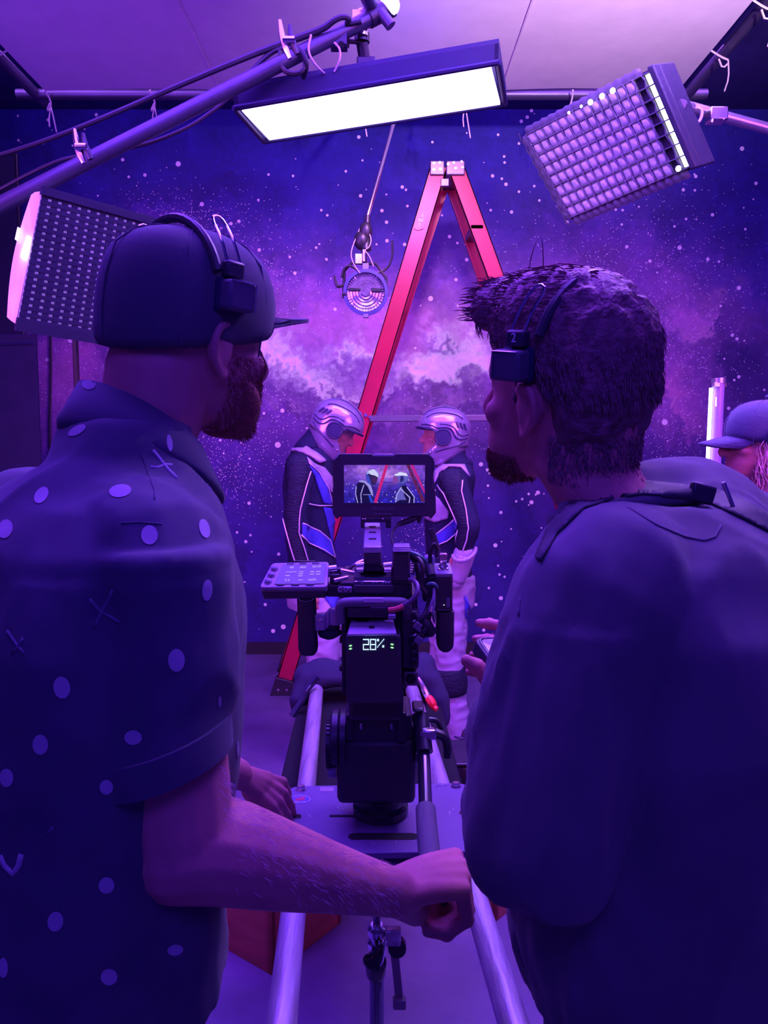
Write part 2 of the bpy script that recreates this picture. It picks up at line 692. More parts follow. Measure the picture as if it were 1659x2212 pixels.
def wall_colour(co, a, b):
    q = co - np.array([0, 0, CAMZ])
    d = q[..., 1] * CP - q[..., 2] * SP
    X = 829.5 + q[..., 0] / d * F
    Y = 1106 - (q[..., 2] * CP + q[..., 1] * SP) / d * F
    return np.clip(to_lin(nebula(X, Y)) / WALL_LIGHT, .002, .92)


MURAL = vcol_mat('printed_nebula_vinyl', .55, spec=.25)
wb = struct(colour_grid('wall_back', V((-3.6, WALLY, 0)), V((7.2, 0, 0)), V((0, 0, CEIL + .02)), 960, 540, wall_colour, MURAL))
STAR = mat('printed_star_white', (.95, .95, .95), .5, emit=None)
BIG = [(104, 259, 4), (208, 248, 4), (40, 303, 3), (93, 308, 4), (265, 345, 4), (385, 354, 6), (313, 378, 4), (278, 382, 3), (436, 441, 5), (558, 432, 3), (580, 377, 3), (633, 380, 3), (775, 296, 4), (747, 370, 3), (779, 423, 4), (499, 483, 4), (516, 478, 4), (694, 454, 3), (1076, 291, 3), (1121, 310, 3), (1089, 338, 3), (1090, 351, 3), (1064, 380, 4), (1084, 386, 3), (1093, 398, 4), (1154, 402, 3), (1121, 414, 3), (1165, 433, 3), (1105, 458, 4), (1060, 454, 3), (941, 466, 5), (1148, 239, 4), (1139, 253, 4), (1126, 262, 4), (1603, 321, 5), (1593, 214, 4), (1633, 396, 4), (1503, 381, 4), (1476, 410, 4), (1501, 411, 3), (1539, 464, 4), (1225, 480, 4), (1330, 453, 3), (1345, 454, 3), (1343, 485, 3), (880, 445, 3), (869, 404, 4), (877, 410, 3), (934, 307, 3), (1457, 489, 3), (1610, 495, 3), (1482, 473, 3),
       (971, 511, 4), (988, 525, 3), (985, 604, 4), (1014, 641, 3), (989, 660, 3), (1008, 561, 4), (1354, 533, 4), (1404, 564, 4), (1468, 535, 5), (1529, 560, 4), (1553, 565, 3), (1596, 622, 5), (1557, 661, 3), (1582, 724, 4), (1592, 732, 4), (1596, 814, 4), (1586, 821, 3), (1436, 912, 7), (1574, 882, 4), (1651, 842, 3), (1423, 759, 4), (1082, 980, 5), (1060, 993, 4), (1091, 1008, 4), (1039, 1003, 5), (1053, 1015, 4), (1057, 1022, 3), (1054, 1049, 3), (1013, 1005, 4), (1162, 1064, 5), (1148, 1085, 5), (1142, 1067, 3), (1128, 1078, 3), (1115, 1083, 3), (1082, 1107, 4), (1070, 1178, 5), (1076, 1222, 3), (1079, 1241, 3), (1090, 1246, 3), (1082, 1292, 5), (1028, 1306, 4), (1056, 1270, 3), (1045, 1361, 4),
       (485, 938, 4), (476, 951, 3), (446, 1071, 4), (480, 1075, 4), (538, 1087, 4), (460, 1103, 4), (490, 1150, 4), (512, 1150, 3), (541, 1156, 3), (531, 1170, 4), (501, 1200, 3), (514, 1277, 4), (518, 1281, 3), (516, 1334, 6), (526, 1347, 4), (517, 1352, 6), (612, 1354, 6), (590, 1363, 5), (573, 1306, 4), (602, 1197, 4), (600, 961, 7), (610, 887, 5), (637, 590, 4), (626, 555, 3), (930, 645, 6), (897, 752, 3), (556, 573, 3), (683, 535, 3), (707, 465, 3), (874, 528, 4), (836, 520, 4), (835, 480, 4), (825, 455, 4), (152, 735, 6), (102, 777, 4), (570, 893, 3), (546, 700, 4), (1330, 930, 3), (560, 540, 4), (705, 560, 3), (724, 668, 4)]
mb = MB()


def star(x, y, r, lift):
    c = W(x, y, WALLY - lift)
    r *= MPP(WALLY)
    n = 8 if r > .006 else 4
    a0 = random.random()
    mb.add([c + V((r * math.cos(a0 + 2 * math.pi * k / n), 0, r * math.sin(a0 + 2 * math.pi * k / n))) for k in range(n)], [tuple(range(n))])


for x, y, r in BIG:
    star(x, y, r * .95, .004)
rs = random.Random(4)
for _ in range(260):
    star(rs.uniform(-60, 1720), rs.uniform(245, 1380), rs.uniform(1.1, 2.4), .003)
for cx, cy, sx, sy, k in ((390, 490, 90, 45, 700), (470, 1020, 70, 55, 620), (1450, 700, 110, 170, 1500), (905, 1165, 30, 35, 130), (600, 900, 90, 60, 420), (170, 800, 70, 90, 600), (330, 560, 120, 60, 300), (1470, 930, 70, 60, 300), (790, 1250, 40, 60, 60), (1000, 930, 80, 60, 120), (560, 620, 60, 70, 250), (1250, 560, 150, 60, 260), (700, 700, 200, 90, 300)):
    for _ in range(k):
        star(rs.gauss(cx, sx), rs.gauss(cy, sy), rs.uniform(.55, 1.35), .003)
o = mb.build('printed_stars', STAR, wb, sharp=0)
stuff(o)

# black flags at the left of the starscape
t = thing('black_flag', 'tall black cloth flag hiding the left end of the starscape wall', 'flag', W(40, 900, 5.3))
a, b = W(-260, 333, 5.3), W(78, 1400, 5.3)
MB().box(((a.x + b.x) / 2, 5.3, a.z / 2 + .02), (b.x - a.x, .012, a.z - .06)).build('flag_cloth', BLACK_CLOTH, t)
f = MB()
for x in (a.x, b.x):
    f.cyl((x, 5.3, 0.0), (x, 5.3, a.z), .012)
f.cyl((a.x, 5.3, a.z), (b.x, 5.3, a.z), .012)
f.build('flag_frame', BLACK_METAL, t)
t = thing('black_flag', 'lower black cloth flag with one pale line along its top, behind the left man', 'flag', W(40, 1000, 4.6))
a, b = W(-300, 722, 4.6), W(97, 1200, 4.6)
MB().box(((a.x + b.x) / 2, 4.6, a.z / 2), (b.x - a.x, .014, a.z)).build('flag_cloth', BLACK_CLOTH, t)
MB().cyl(W(-300, 748, 4.58), W(74, 742, 4.58), .004, n=6).build('top_rod', CHROME, t)
tag(MB().tube([W(109, 700, 5.72), W(110, 800, 5.72), W(108, 900, 5.72), W(109, 1300, 5.72), W(112, 1411, 5.72)], .01, 6).build('wall_cable', BLACK_PLASTIC), 'thin black cable hanging down the starscape wall beside the left flag', 'cable')

# ------------------------------------------------------------------ overhead silk in its frame
SZ = 3.6
t = thing('overhead_silk', 'large pale silk sheet tied into a metal frame under the ceiling', 'diffusion frame', (0, 3.0, SZ))
c0, c1 = PZ(112, 212, SZ), PZ(1478, 180, SZ)
yf = (c0.y + c1.y) / 2
SX0, SX1 = c0.x, c1.x
nx, ny = 60, 60
vs_, fs_ = [], []
for j in range(ny + 1):
    for i in range(nx + 1):
        u, v_ = i / nx, j / ny
        sag = -.05 * math.sin(math.pi * u) * math.sin(math.pi * v_) + .004 * noise.noise(V((u * 9, v_ * 9, 1)))
        pull = .03 * math.sin(math.pi * (u * 3 % 1))
        x = SX0 + (SX1 - SX0) * u
        y = yf - 3.9 * v_
        if j == 0:
            y -= pull
        vs_.append((x, y, SZ + sag))
for j in range(ny):
    for i in range(nx):
        k = j * (nx + 1) + i
        fs_.append((k, k + 1, k + nx + 2, k + nx + 1))
SILK = mat('white_silk', (.80, .74, .80), .8, spec=.15, bump=.12, bscale=6, vary=.04)
MB().add(vs_, fs_).build('silk_sheet', SILK, t, sharp=180)
for x0 in (.28, .72):
    x = SX0 + (SX1 - SX0) * x0
    MB().tube([(x, yf - .05 - q * .38, SZ - .008 - .05 * math.sin(math.pi * x0) * math.sin(math.pi * q * .38 / 3.9)) for q in range(10)], .0022, 6).build('silk_seam', SILK, t)
PIPE = mat('dull_pipe', (.085, .078, .14), .38, .55, bump=.1, bscale=20)
FR = .030
for a, b in (((SX0 - .2, yf + .09, SZ + .02), (SX1 + .2, yf + .09, SZ + .02)), ((SX0 - .09, yf + .2, SZ + .02), (SX0 - .09, yf - 4.0, SZ + .02)), ((SX1 + .09, yf + .2, SZ + .02), (SX1 + .09, yf - 4.0, SZ + .02))):
    MB().cyl(a, b, FR, n=14).build('frame_tube', PIPE, t)
for u in [k / 6 for k in range(7)]:
    x = SX0 + (SX1 - SX0) * u
    m_ = MB()
    p = V((x, yf - .01, SZ))
    m_.tube([p, p + V((.01, .06, -.03)), p + V((.0, .09, -.06)), p + V((-.02, .07, -.09)), p + V((.01, .05, -.05))], .005, 5, smooth=1)
    m_.tube([p + V((0, .085, -.055)), p + V((.012, .09, -.12)), p + V((.03, .08, -.2 - .05 * (u * 7 % 1)))], .004, 5, smooth=1)
    m_.tube([p + V((0, .085, -.055)), p + V((-.015, .09, -.11)), p + V((-.01, .08, -.17))], .004, 5, smooth=1)
    m_.build('tie_string', WHITE_STRING, t)
for sx, xx in ((-1, SX0), (1, SX1)):
    for q in range(1, 5):
        p = V((xx, yf - q * .45, SZ))
        m_ = MB()
        m_.tube([p, p + V((sx * .05, 0, -.03)), p + V((sx * .1, .0, -.05)), p + V((sx * .07, .02, -.08)), p + V((sx * .04, 0, -.04))], .005, 5, smooth=1)
        m_.tube([p + V((sx * .09, 0, -.05)), p + V((sx * .1, .01, -.13)), p + V((sx * .075, .0, -.2))], .004, 5, smooth=1)
        m_.build('tie_string', WHITE_STRING, t)

# ------------------------------------------------------------------ main lamp bank
t = thing('lamp_bank', 'long black overhead lamp bank with a glowing white front', 'lamp', W(800, 190, 3.0))
A, B = W(523, 240, 2.95), W(1060, 147, 2.95)
C, D = W(1080, 226, 3.27), W(582, 303, 3.27)
HB = mat('lamp_housing', (.018, .014, .075), .5, 0., spec=.3)
MB().quadbox([A, B, C, D], (0, 0, .012)).build('glowing_front', mat('lamp_bank_glow', (.9, .9, .9), .5, emit=(.62, .42, 1.0), estr=8.0), t)
u = (B - A).normalized()
e = .025
up = V((0, -.008, .064))
A2, B2, C2, D2 = A - u * e + V((0, -.02, .006)), B + u * e + V((0, -.02, .006)), C + u * e + V((0, .02, .006)), D - u * e + V((0, .02, .006))
hb = MB()
hb.quadbox([A2, B2, B2 + up, A2 + up], (0, .015, 0))
hb.quadbox([D2, C2, C2 + up, D2 + up], (0, -.015, 0))
hb.quadbox([A2, D2, D2 + up, A2 + up], u * .015)
hb.quadbox([B2, C2, C2 + up, B2 + up], u * -.015)
hb.quadbox([A2 + up, B2 + up, C2 + up, D2 + up], (0, 0, .015))
hb.build('housing', HB, t, sharp=20)
fb = MB()
for p, q in ((A2, B2), (D2, C2), (A2, D2), (B2, C2)):
    fb.cyl(p, q, .011, n=8)
fb.build('front_frame', HB, t)
m1 = A2.lerp(B2, .5) + up
MB().box(m1 + V((0, .1, .03)), (.07, .12, .05)).build('bracket_foot', BLACK_METAL, t, bevel=.005)
k0 = W(789, 132, 2.98)
k1, k2 = W(782, 92, 2.98), W(780, 52, 2.98)
MB().cyl(m1 + V((0, .1, .02)), k1, .022).cyl(k1, k1 + V((.0, .0, .03)), .028).cyl(k1, k2, .011).build('stand_mount', BLACK_METAL, t)
MB().cyl(k1 + V((0, 0, .0)), k1 + V((-.05, -.01, 0)), .008).lathe(k1 + V((-.045, -.01, 0)), (-1, 0, 0), [(.012, 0), (.024, .004), (.024, .018), (.01, .02)], 8).build('tilt_knob', BLACK_PLASTIC, t)

# ------------------------------------------------------------------ boom pipe
t = thing('boom_pipe', 'thick metal boom pipe slanting up from the left to the lamp bank', 'boom', W(0, 440, 2.75))
BA, BB = W(-260, 575, 2.6), W(822, 28, 2.95)
MB().cyl(BA, BB, .027, n=20).build('pipe', PIPE, t)
bd = (BB - BA).normalized()
MB().cyl(BB - bd * .05, BB + bd * .05, .033, n=20).build('end_collar', BLACK_METAL, t)
q = W(803, 25, 2.93)
MB().cyl(q + V((-.02, -.06, .03)), q + V((.01, .04, .01)), .026, n=18).cyl(q + V((.03, 0, .0)), q + V((.07, 0, -.05)), .02, n=14).build('end_coupler', PIPE, t)
q = W(783, 60, 2.96)
MB().cyl(q + V((0, 0, .06)), q + V((0, 0, -.03)), .02, n=14).box(q + V((0, 0, .03)), (.07, .07, .03)).build('hanging_spigot', STEEL, t)
q = BA.lerp(BB, .8)
MB().box(W(732, 88, 2.93), (.06, .06, .05)).cyl(W(732, 88, 2.93), W(738, 98, 2.9), .012).build('side_coupler', BLACK_METAL, t)
t = thing('globe_bulb', 'round white glowing bulb at the end of the boom pipe', 'bulb', W(842, 14, 2.95))
MB().ball(W(842, 12, 2.95), .037, n=20, m=14).build('glass_globe', mat('white_globe', (.9, .9, .9), .3, emit=(.9, .85, 1), estr=1.1), t)
MB().cyl(W(822, 22, 2.95), W(836, 15, 2.95), .016, n=12).build('socket', BLACK_PLASTIC, t)
# cables along the boom
CAB = mat('black_rubber_cable', (.014, .012, .026), .5)
tag(MB().tube([W(-60, 350, 2.7), W(60, 318, 2.72), W(200, 265, 2.75), W(350, 200, 2.8), W(480, 145, 2.83), W(560, 112, 2.86), W(640, 84, 2.88), W(700, 62, 2.88), W(720, 44, 2.87), W(742, 35, 2.87), W(757, 42, 2.88), W(745, 54, 2.9), W(780, 46, 2.9)], [.007, .008, .009, .010, .011, .012, .013, .013, .011, .010, .010, .010, .010], 8, smooth=2).build('lamp_cable', CAB), 'thick black cable running up above the boom pipe into loops', 'cable')
lc = MB()
lc.tube([W(520, 190, 2.86), W(545, 150, 2.86), W(575, 122, 2.87), W(600, 105, 2.87), W(640, 104, 2.87), W(662, 125, 2.86), W(655, 158, 2.86), W(620, 160, 2.86), W(602, 135, 2.86), W(606, 110, 2.86)], .009, 7, smooth=2)
lc.tube([W(632, 100, 2.86), W(655, 112, 2.85), W(664, 140, 2.85), W(655, 168, 2.9)], .009, 7, smooth=2)
tag(lc.build('coiled_cable', CAB), 'thin black cable coiled in a loop below the boom pipe', 'cable')
tag(MB().tube([W(672, 75, 2.86), W(664, 110, 2.86), W(680, 140, 2.86), W(700, 158, 2.92)], .004, 6, smooth=2).tube([W(722, 92, 2.9), W(735, 105, 2.9), W(735, 130, 2.9), W(722, 155, 2.92)], .004, 6, smooth=2).build('safety_wire', mat('pale_wire', (.6, .55, .62), .4)), 'thin pale safety wire looped between pipe and lamp bank', 'wire')
tag(MB().tube([W(-40, 430, 2.75), W(110, 350, 2.75), W(180, 335, 2.78), W(300, 318, 2.85), W(400, 280, 2.9), W(460, 240, 2.95), W(540, 180, 3.0)], .006, 6, smooth=2).build('hanging_cable', CAB), 'thin dark cable sagging under the boom pipe', 'cable')


def spring_clip(px, py, y, label, s=1.0):
    tt = thing('spring_clamp', label, 'clamp', W(px, py, y))
    p = W(px, py, y)
    k = MPP(y) * s
    fr = lambda a, b: p + V((a * k, -.03, -b * k))
    MB().tube([fr(-16, -38), fr(-12, -10), fr(-6, 12), fr(2, 30)], [.006, .011, .013, .008], 8, smooth=1).build('jaw', STEEL, tt)
    MB().tube([fr(2, -30), fr(4, -8), fr(10, 8), fr(16, 22)], [.006, .011, .012, .008], 8, smooth=1).build('jaw', BLACK_METAL, tt)
    MB().cyl(fr(-10, 0) + V((0, -.015, 0)), fr(12, 0) + V((0, -.015, 0)), .011).build('spring', CHROME, tt)


spring_clip(186, 328, 2.62, 'metal spring clamp gripping the lower boom pipe, far from the lamp')
spring_clip(626, 100, 2.8, 'metal spring clamp on the boom pipe beside the coiled cable', 1.1)

# ------------------------------------------------------------------ right softbox with fabric egg crate
t = thing('softbox', 'tilted softbox with quilted pale egg crate at upper right', 'softbox', W(1340, 310, 3.2), 'soft boxes either side of the set')
A, B, C, D = W(1140, 290, 3.42), W(1412, 150, 3.0), W(1500, 358, 3.0), W(1237, 470, 3.42)
uu, vv = ((B - A) + (C - D)) / 2, ((D - A) + (C - B)) / 2
nn = uu.cross(vv).normalized()
if nn.y > 0:
    nn = -nn
SB = mat('softbox_black_nylon', (.025, .022, .055), .5, spec=.4, bump=.2, bscale=60)
CR = mat('egg_crate_fabric', (.12, .10, .17), .75, bump=.2, bscale=60, sheen=.2)


def bl(s_, r_):
    return (A * (1 - s_) + B * s_) * (1 - r_) + (D * (1 - s_) + C * s_) * r_


GL = mat('softbox_diffuser', (.46, .38, .56), .8, emit=(.30, .14, .62), estr=.20, bump=.3, bscale=20)
MB().quadbox([bl(.02, .03), bl(.86, .03), bl(.86, .97), bl(.02, .97)], nn * .004).build('diffuser', GL, t)
MB().quadbox([bl(.945, .02), bl(.985, .02), bl(.985, .98), bl(.945, .98)], nn * .012).build('light_strip', mat('softbox_hot_edge', (.9, .9, .9), .5, emit=(.85, .85, 1), estr=3.0), t)
MB().quadbox([bl(-.02, -.02), bl(1.02, -.02), bl(1.02, 1.02), bl(-.02, 1.02)], -nn * .02).build('back_panel', SB, t)
hs = MB()
bk = -nn * .11
hs.quadbox([bl(.6, .02) + bk, bl(1.02, .0) + bk * .5, bl(1.02, 1.0) + bk * .5, bl(.6, .98) + bk], -nn * .07)
hs.quadbox([bl(1.0, -.03), bl(1.045, -.03), bl(1.045, 1.03), bl(1.0, 1.03)], nn * .05)
hs.quadbox([bl(1.0, -.03), bl(1.045, -.03), bl(1.045, 1.03), bl(1.0, 1.03)], -nn * .13)
hs.build('housing', SB, t, bevel=.006)
NCOL, NROW, DEP = 14, 8, .022


def fin(pts, name='crate_slat'):
    """fabric strip between the diffuser and the open front, with a soft sag in its free edge"""
    m_ = MB()
    n = len(pts)
    vv_ = []
    for i, p in enumerate(pts):
        sg = .006 * abs(math.sin(i * math.pi / 2))
        vv_ += [p, p + nn * (DEP - sg) + uu.normalized() * .004 * math.sin(i * 1.7)]
    m_.add(vv_, [(2 * i, 2 * i + 2, 2 * i + 3, 2 * i + 1) for i in range(n - 1)])
    ob = m_.build(name, CR, t, sharp=60)
    sd = ob.modifiers.new('thick', 'SOLIDIFY')
    sd.thickness = .004
    return ob


for i in range(NCOL + 1):
    fin([bl(.93 * i / NCOL, j / (2 * NROW)) for j in range(2 * NROW + 1)])
for j in range(NROW + 1):
    fin([bl(.99 * i / (2 * NCOL), j / NROW) for i in range(2 * NCOL + 1)])
# puffed cells between the slats
for i in range(NCOL - 1):
    for j in range(NROW):
        m_ = MB()
        s0, s1, r0, r1 = .93 * i / NCOL, .93 * (i + 1) / NCOL, j / NROW, (j + 1) / NROW
        vv_ = []
        for a in range(6):
            for b in range(6):
                u_, v2 = a / 5, b / 5
                hgt = .016 * (math.sin(math.pi * u_) * math.sin(math.pi * v2)) ** .22 + .003
                hgt += .006 * noise.noise(V((i * 3 + u_ * 1.5, j * 3 + v2 * 1.5, 5))) * math.sin(math.pi * u_) * math.sin(math.pi * v2)
                vv_.append(bl(s0 + (s1 - s0) * u_, r0 + (r1 - r0) * v2) + nn * max(hgt, .003))
        m_.add(vv_, [(a * 6 + b, a * 6 + b + 1, (a + 1) * 6 + b + 1, (a + 1) * 6 + b) for a in range(5) for b in range(5)])
        m_.build('crate_cell', GL, t, sharp=180)
# dark ruffled skirt round the crate
def ruffle(p0, p1, w_, n_):
    m_ = MB()
    vs_ = []
    for i in range(2 * n_ + 1):
        q = p0.lerp(p1, i / (2 * n_))
        hgt = .020 if i % 2 else .006
        for k_, f_ in ((0, .7), (.5, 1.0), (1, .35)):
            vs_.append(q + w_ * k_ * (1.06 if i % 2 else .9) + nn * hgt * f_)
    m_.add(vs_, [(3 * i + k, 3 * i + k + 1, 3 * i + k + 4, 3 * i + k + 3) for i in range(2 * n_) for k in (0, 1)])
    return m_.build('crate_skirt', CR, t, sharp=180)


ruffle(bl(0, 0), bl(.93, 0), (bl(0, -.075) - bl(0, 0)), 14)
ruffle(bl(0, 1), bl(.95, 1), (bl(0, 1.09) - bl(0, 1)), 16)
ruffle(bl(0, 0), bl(0, 1), (bl(-.055, 0) - bl(0, 0)), 8)
ruffle(bl(-.05, -.05), bl(-.05, 1.07), (bl(-.085, 0) - bl(-.05, 0)) - nn * .02, 8)
glow_spot = mat('softbox_hot_edge', (.9, .9, .9))
for s_, r_ in ((.74, .02), (.66, .02), (.57, .02), (.50, .015), (.40, .015), (.93, .97)):
    MB().ball(bl(s_, r_) + nn * .045, .011 if s_ > .55 else .006, n=10, m=6).build('light_leak', glow_spot, t)
t2 = thing('light_stand', 'metal stand with arm and clamp holding the quilted softbox from the right', 'stand', (W(1760, 305, 3.3).x, 3.3, 0))
MB().cyl(bl(1.03, .4) - nn * .05, W(1492, 232, 3.22), .021, n=14).cyl(W(1492, 232, 3.22), W(1760, 305, 3.3), .021, n=14).build('arm_tube', ALU, t2)
q = W(1760, 305, 3.3)
MB().cyl((q.x, q.y, 0), (q.x, q.y, q.z + .08), .02, n=12).build('stand_pole', ALU, t2)
for k in range(3):
    a = R(30 + 120 * k)
    MB().cyl((q.x, q.y, .5), (q.x + .45 * math.cos(a), q.y + .45 * math.sin(a), .012), .011, n=8).build('stand_leg', ALU, t2)
MB().box(W(1548, 250, 3.2), (.07, .06, .05)).cyl(W(1540, 245, 3.18), W(1538, 268, 3.18), .01).cyl(W(1565, 238, 3.18), W(1563, 262, 3.18), .01).build('clamp', STEEL, t2, bevel=.004)
MB().tube([W(1506, 232, 3.16), W(1518, 238, 3.16), W(1514, 258, 3.16), W(1508, 264, 3.16)], .006, 6, smooth=1).build('tie_loop', WHITE_STRING, t2)

# ------------------------------------------------------------------ left softbox, dark grid
t = thing('softbox', 'softbox with dark woven grid and one bright pink edge at left', 'softbox', W(200, 570, 2.8), 'soft boxes either side of the set')
A, B, C, D = W(91, 412, 2.55), W(425, 505, 3.0), W(395, 765, 3.0), W(36, 706, 2.55)
uu, vv = ((B - A) + (C - D)) / 2, ((D - A) + (C - B)) / 2
nn = uu.cross(vv).normalized()
if nn.y > 0:
    nn = -nn
MB().quadbox([bl(.0, .0), bl(1, .0), bl(1, 1), bl(0, 1)], -nn * .006).build('diffuser', mat('left_softbox_diffuser', (.5, .4, .6), .8, emit=(.24, .13, .62), estr=.62, vary=.5, vscale=5), t)
GR = mat('black_grid_fabric', (.022, .02, .05), .8, spec=.2)
NC, NR = 17, 19
for i in range(NC + 1):
    s_ = .02 + .96 * i / NC
    w_ = .0165
    lo, hi = (.0, 1.) 
    ob = MB().quadbox([bl(s_ - w_, lo), bl(s_ + w_, lo), bl(s_ + w_, hi), bl(s_ - w_, hi)], nn * .006).build('grid_strip', GR, t, sharp=20)
for j in range(NR + 1):
    r_ = .03 + .92 * j / NR
    w_ = .0145
    MB().quadbox([bl(.0, r_ - w_), bl(1., r_ - w_), bl(1., r_ + w_), bl(.0, r_ + w_)], nn * .007).build('grid_strip', GR, t, sharp=20)
MB().quadbox([bl(-.01, -.03), bl(1.01, -.03), bl(1.01, .03), bl(-.01, .03)], nn * .012).build('border_band', GR, t, sharp=20)
MB().quadbox([bl(-.01, .93), bl(1.01, .93), bl(1.01, 1.03), bl(-.01, 1.03)], nn * .012).build('border_band', GR, t, sharp=20)
E = [W(67, 421, 2.55), W(90, 413, 2.55), W(34, 700, 2.55), W(15, 685, 2.55)]
sk = MB()
n = 14
vs_, fs_ = [], []
for i in range(n + 1):
    q = i / n
    bow = .018 * math.sin(math.pi * q)
    p0, p1 = E[0].lerp(E[3], q) + V((-bow, .0, 0)), E[1].lerp(E[2], q)
    vs_ += [p0, p0.lerp(p1, .5) + V((0, -.01 - .006 * math.sin(i * 2.2), 0)), p1]
for i in range(n):
    for k in (0, 1):
        fs_.append((3 * i + k, 3 * i + k + 1, 3 * i + k + 4, 3 * i + k + 3))
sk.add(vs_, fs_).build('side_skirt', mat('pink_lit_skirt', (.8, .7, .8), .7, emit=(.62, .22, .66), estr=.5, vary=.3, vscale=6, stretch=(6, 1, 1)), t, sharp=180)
MB().quadbox([W(58, 508, 2.53), W(66, 512, 2.53), W(56, 562, 2.53), W(44, 555, 2.53)], (0, .004, 0)).quadbox([W(38, 490, 2.53), W(43, 493, 2.53), W(37, 520, 2.53), W(32, 517, 2.53)], (0, .004, 0)).build('light_leak', glow_spot, t)
MB().cyl(W(162, 720, 2.85), V((W(162, 720, 2.85).x, 2.85, 0.02)), .011, n=10).build('stand_pole', BLACK_METAL, t)
sp = V((W(162, 720, 2.85).x, 2.85, 0))
for k in range(3):
    a = R(90 + 120 * k)
    MB().cyl(sp + V((0, 0, .45)), sp + V((.35 * math.cos(a), .35 * math.sin(a), .01)), .01, n=8).build('stand_leg', BLACK_METAL, t)

# ------------------------------------------------------------------ hanging fresnel
t = thing('fresnel_spotlight', 'small round fresnel spotlight hanging from a rod beside the ladder', 'spotlight', W(790, 632, 4.2))
c = W(790, 632, 4.2)
k = MPP(4.17)
FB = mat('blue_lamp_paint', (.10, .10, .34), .45, .2)
ax = V((.0, -1, -.12)).normalized()
MB().lathe(c - ax * .0, ax, [(40 * k, -.16), (43 * k, -.15), (43 * k, -.01), (48 * k, .0), (48 * k, .02), (41 * k, .022), (40 * k, .004)], 36).build('lamp_body', FB, t)
prof = [(0, .03), (8 * k, .032), (9 * k, .022), (14 * k, .025), (15 * k, .016), (20 * k, .02), (21 * k, .012), (27 * k, .016), (28 * k, .008), (33 * k, .012), (34 * k, .004), (39 * k, .008), (40 * k, .0)]
MB().lathe(c, ax, prof, 40).build('fresnel_lens', mat('lens_glass', (.42, .36, .55), .12, .55, vary=.3, vscale=30), t)
rb = MB()
x_, y_, z_ = frame_of(ax)
for q in range(44):
    a = 2 * math.pi * q / 44
    d_ = x_ * math.cos(a) + y_ * math.sin(a)
    rb.cyl(c + d_ * 34 * k + ax * .008, c + d_ * 40 * k + ax * .012, .003, n=5)
rb.build('lens_ribs', mat('lens_rib', (.6, .55, .75), .15, .8), t)
LT = mat('latch_metal', (.3, .28, .45), .4, .6)
MB().box(c + V((0, -.012, 52 * k)), (.034, .03, .036)).build('lens_latch', LT, t, bevel=.003)
MB().box(c + V((0, -.01, -50 * k)), (.03, .02, .02)).build('lens_latch', LT, t, bevel=.003)
MB().box(c + V((-23 * k, -.03, 4 * k)), (24 * k, .012, 7 * k)).build('lamp_holder', BLACK_METAL, t, bevel=.004)
MB().box(c + V((23 * k, -.03, 3 * k)), (22 * k, .012, 9 * k)).build('lamp_holder', BLACK_METAL, t, bevel=.004)
yk = [W(836, 640, 4.2), W(834, 600, 4.2), W(812, 570, 4.2), W(760, 568, 4.2), W(744, 585, 4.2), W(742, 640, 4.2)]
MB().tube(yk, .008, 8).cyl(W(836, 636, 4.2), W(830, 636, 4.2), .02).cyl(W(740, 636, 4.2), W(748, 636, 4.2), .022).build('yoke', BLACK_METAL, t)
MB().tube([W(722, 595, 4.16), W(726, 612, 4.16), W(730, 620, 4.16), W(742, 616, 4.18)], [.006, .009, .01, .007], 7, smooth=1).build('tilt_lever', BLACK_METAL, t)
MB().cyl(W(786, 566, 4.2), W(786, 540, 4.2), .016).box(W(775, 560, 4.2), (.035, .03, .05)).build('spigot', STEEL, t)
MB().ball(W(781, 520, 4.2), (.042, .035, .05)).ball(W(790, 500, 4.2), (.035, .03, .05)).cyl(W(790, 540, 4.2), W(794, 466, 4.22), .03, .014).build('clamp_head', BLACK_METAL, t)
MB().cyl(W(793, 470, 4.22), W(850, 268, 4.36), .010, n=10).build('hanging_rod', CHROME, t)
MB().cyl(W(850, 268, 4.36), V((W(866, 208, 4.6).x, yf + .09, SZ + .02)), .014, n=10).build('upper_rod', BLACK_METAL, t)
MB().tube([W(778, 492, 4.2), W(762, 530, 4.17), W(757, 552, 4.16), W(766, 575, 4.16), W(778, 590, 4.16)], .003, 5, smooth=2).tube([W(791, 492, 4.2), W(803, 515, 4.17), W(798, 535, 4.16), W(786, 540, 4.16), W(797, 550, 4.16), W(807, 575, 4.16)], .003, 5, smooth=2).build('safety_cable', MATS['pale_wire'], t)
MB().tube([W(847, 520, 4.2), W(848, 555, 4.2), W(838, 580, 4.2), W(815, 592, 4.2), W(780, 588, 4.18), W(755, 572, 4.18), W(742, 580, 4.18), W(738, 600, 4.18)], .0065, 6, smooth=2).build('power_cable', CAB, t)

# ------------------------------------------------------------------ red stepladder
t = thing('stepladder', 'tall red fibreglass stepladder standing open behind the two astronauts', 'ladder', (W(1000, 1500, 4.78).x, 4.78, 0))
RED = mat('red_fibreglass', (.50, .010, .070), .35, spec=.4, vary=.08, bump=.03, bscale=200)
LM = mat('ladder_metal', (.20, .18, .26), .4, .7)


def rail(p, q, wv, dy, name='rail'):
    """channel-section rail from p to q; wv: its width seen from the front"""
    p, q, wv = V(p), V(q), V(wv)
    m_ = MB()
    for off, th in ((0, .008), (-1, .03), (1, .03)):
        if off == 0:
            m_.quadbox([p - wv, p + wv, q + wv, q - wv], (0, .008 * dy, 0))
        else:
            a, b = p + wv * off, q + wv * off
            m_.quadbox([a, a - wv.normalized() * off * .006, b - wv.normalized() * off * .006, b], (0, .035 * dy, 0))
    return m_.build(name, RED, t, sharp=20)


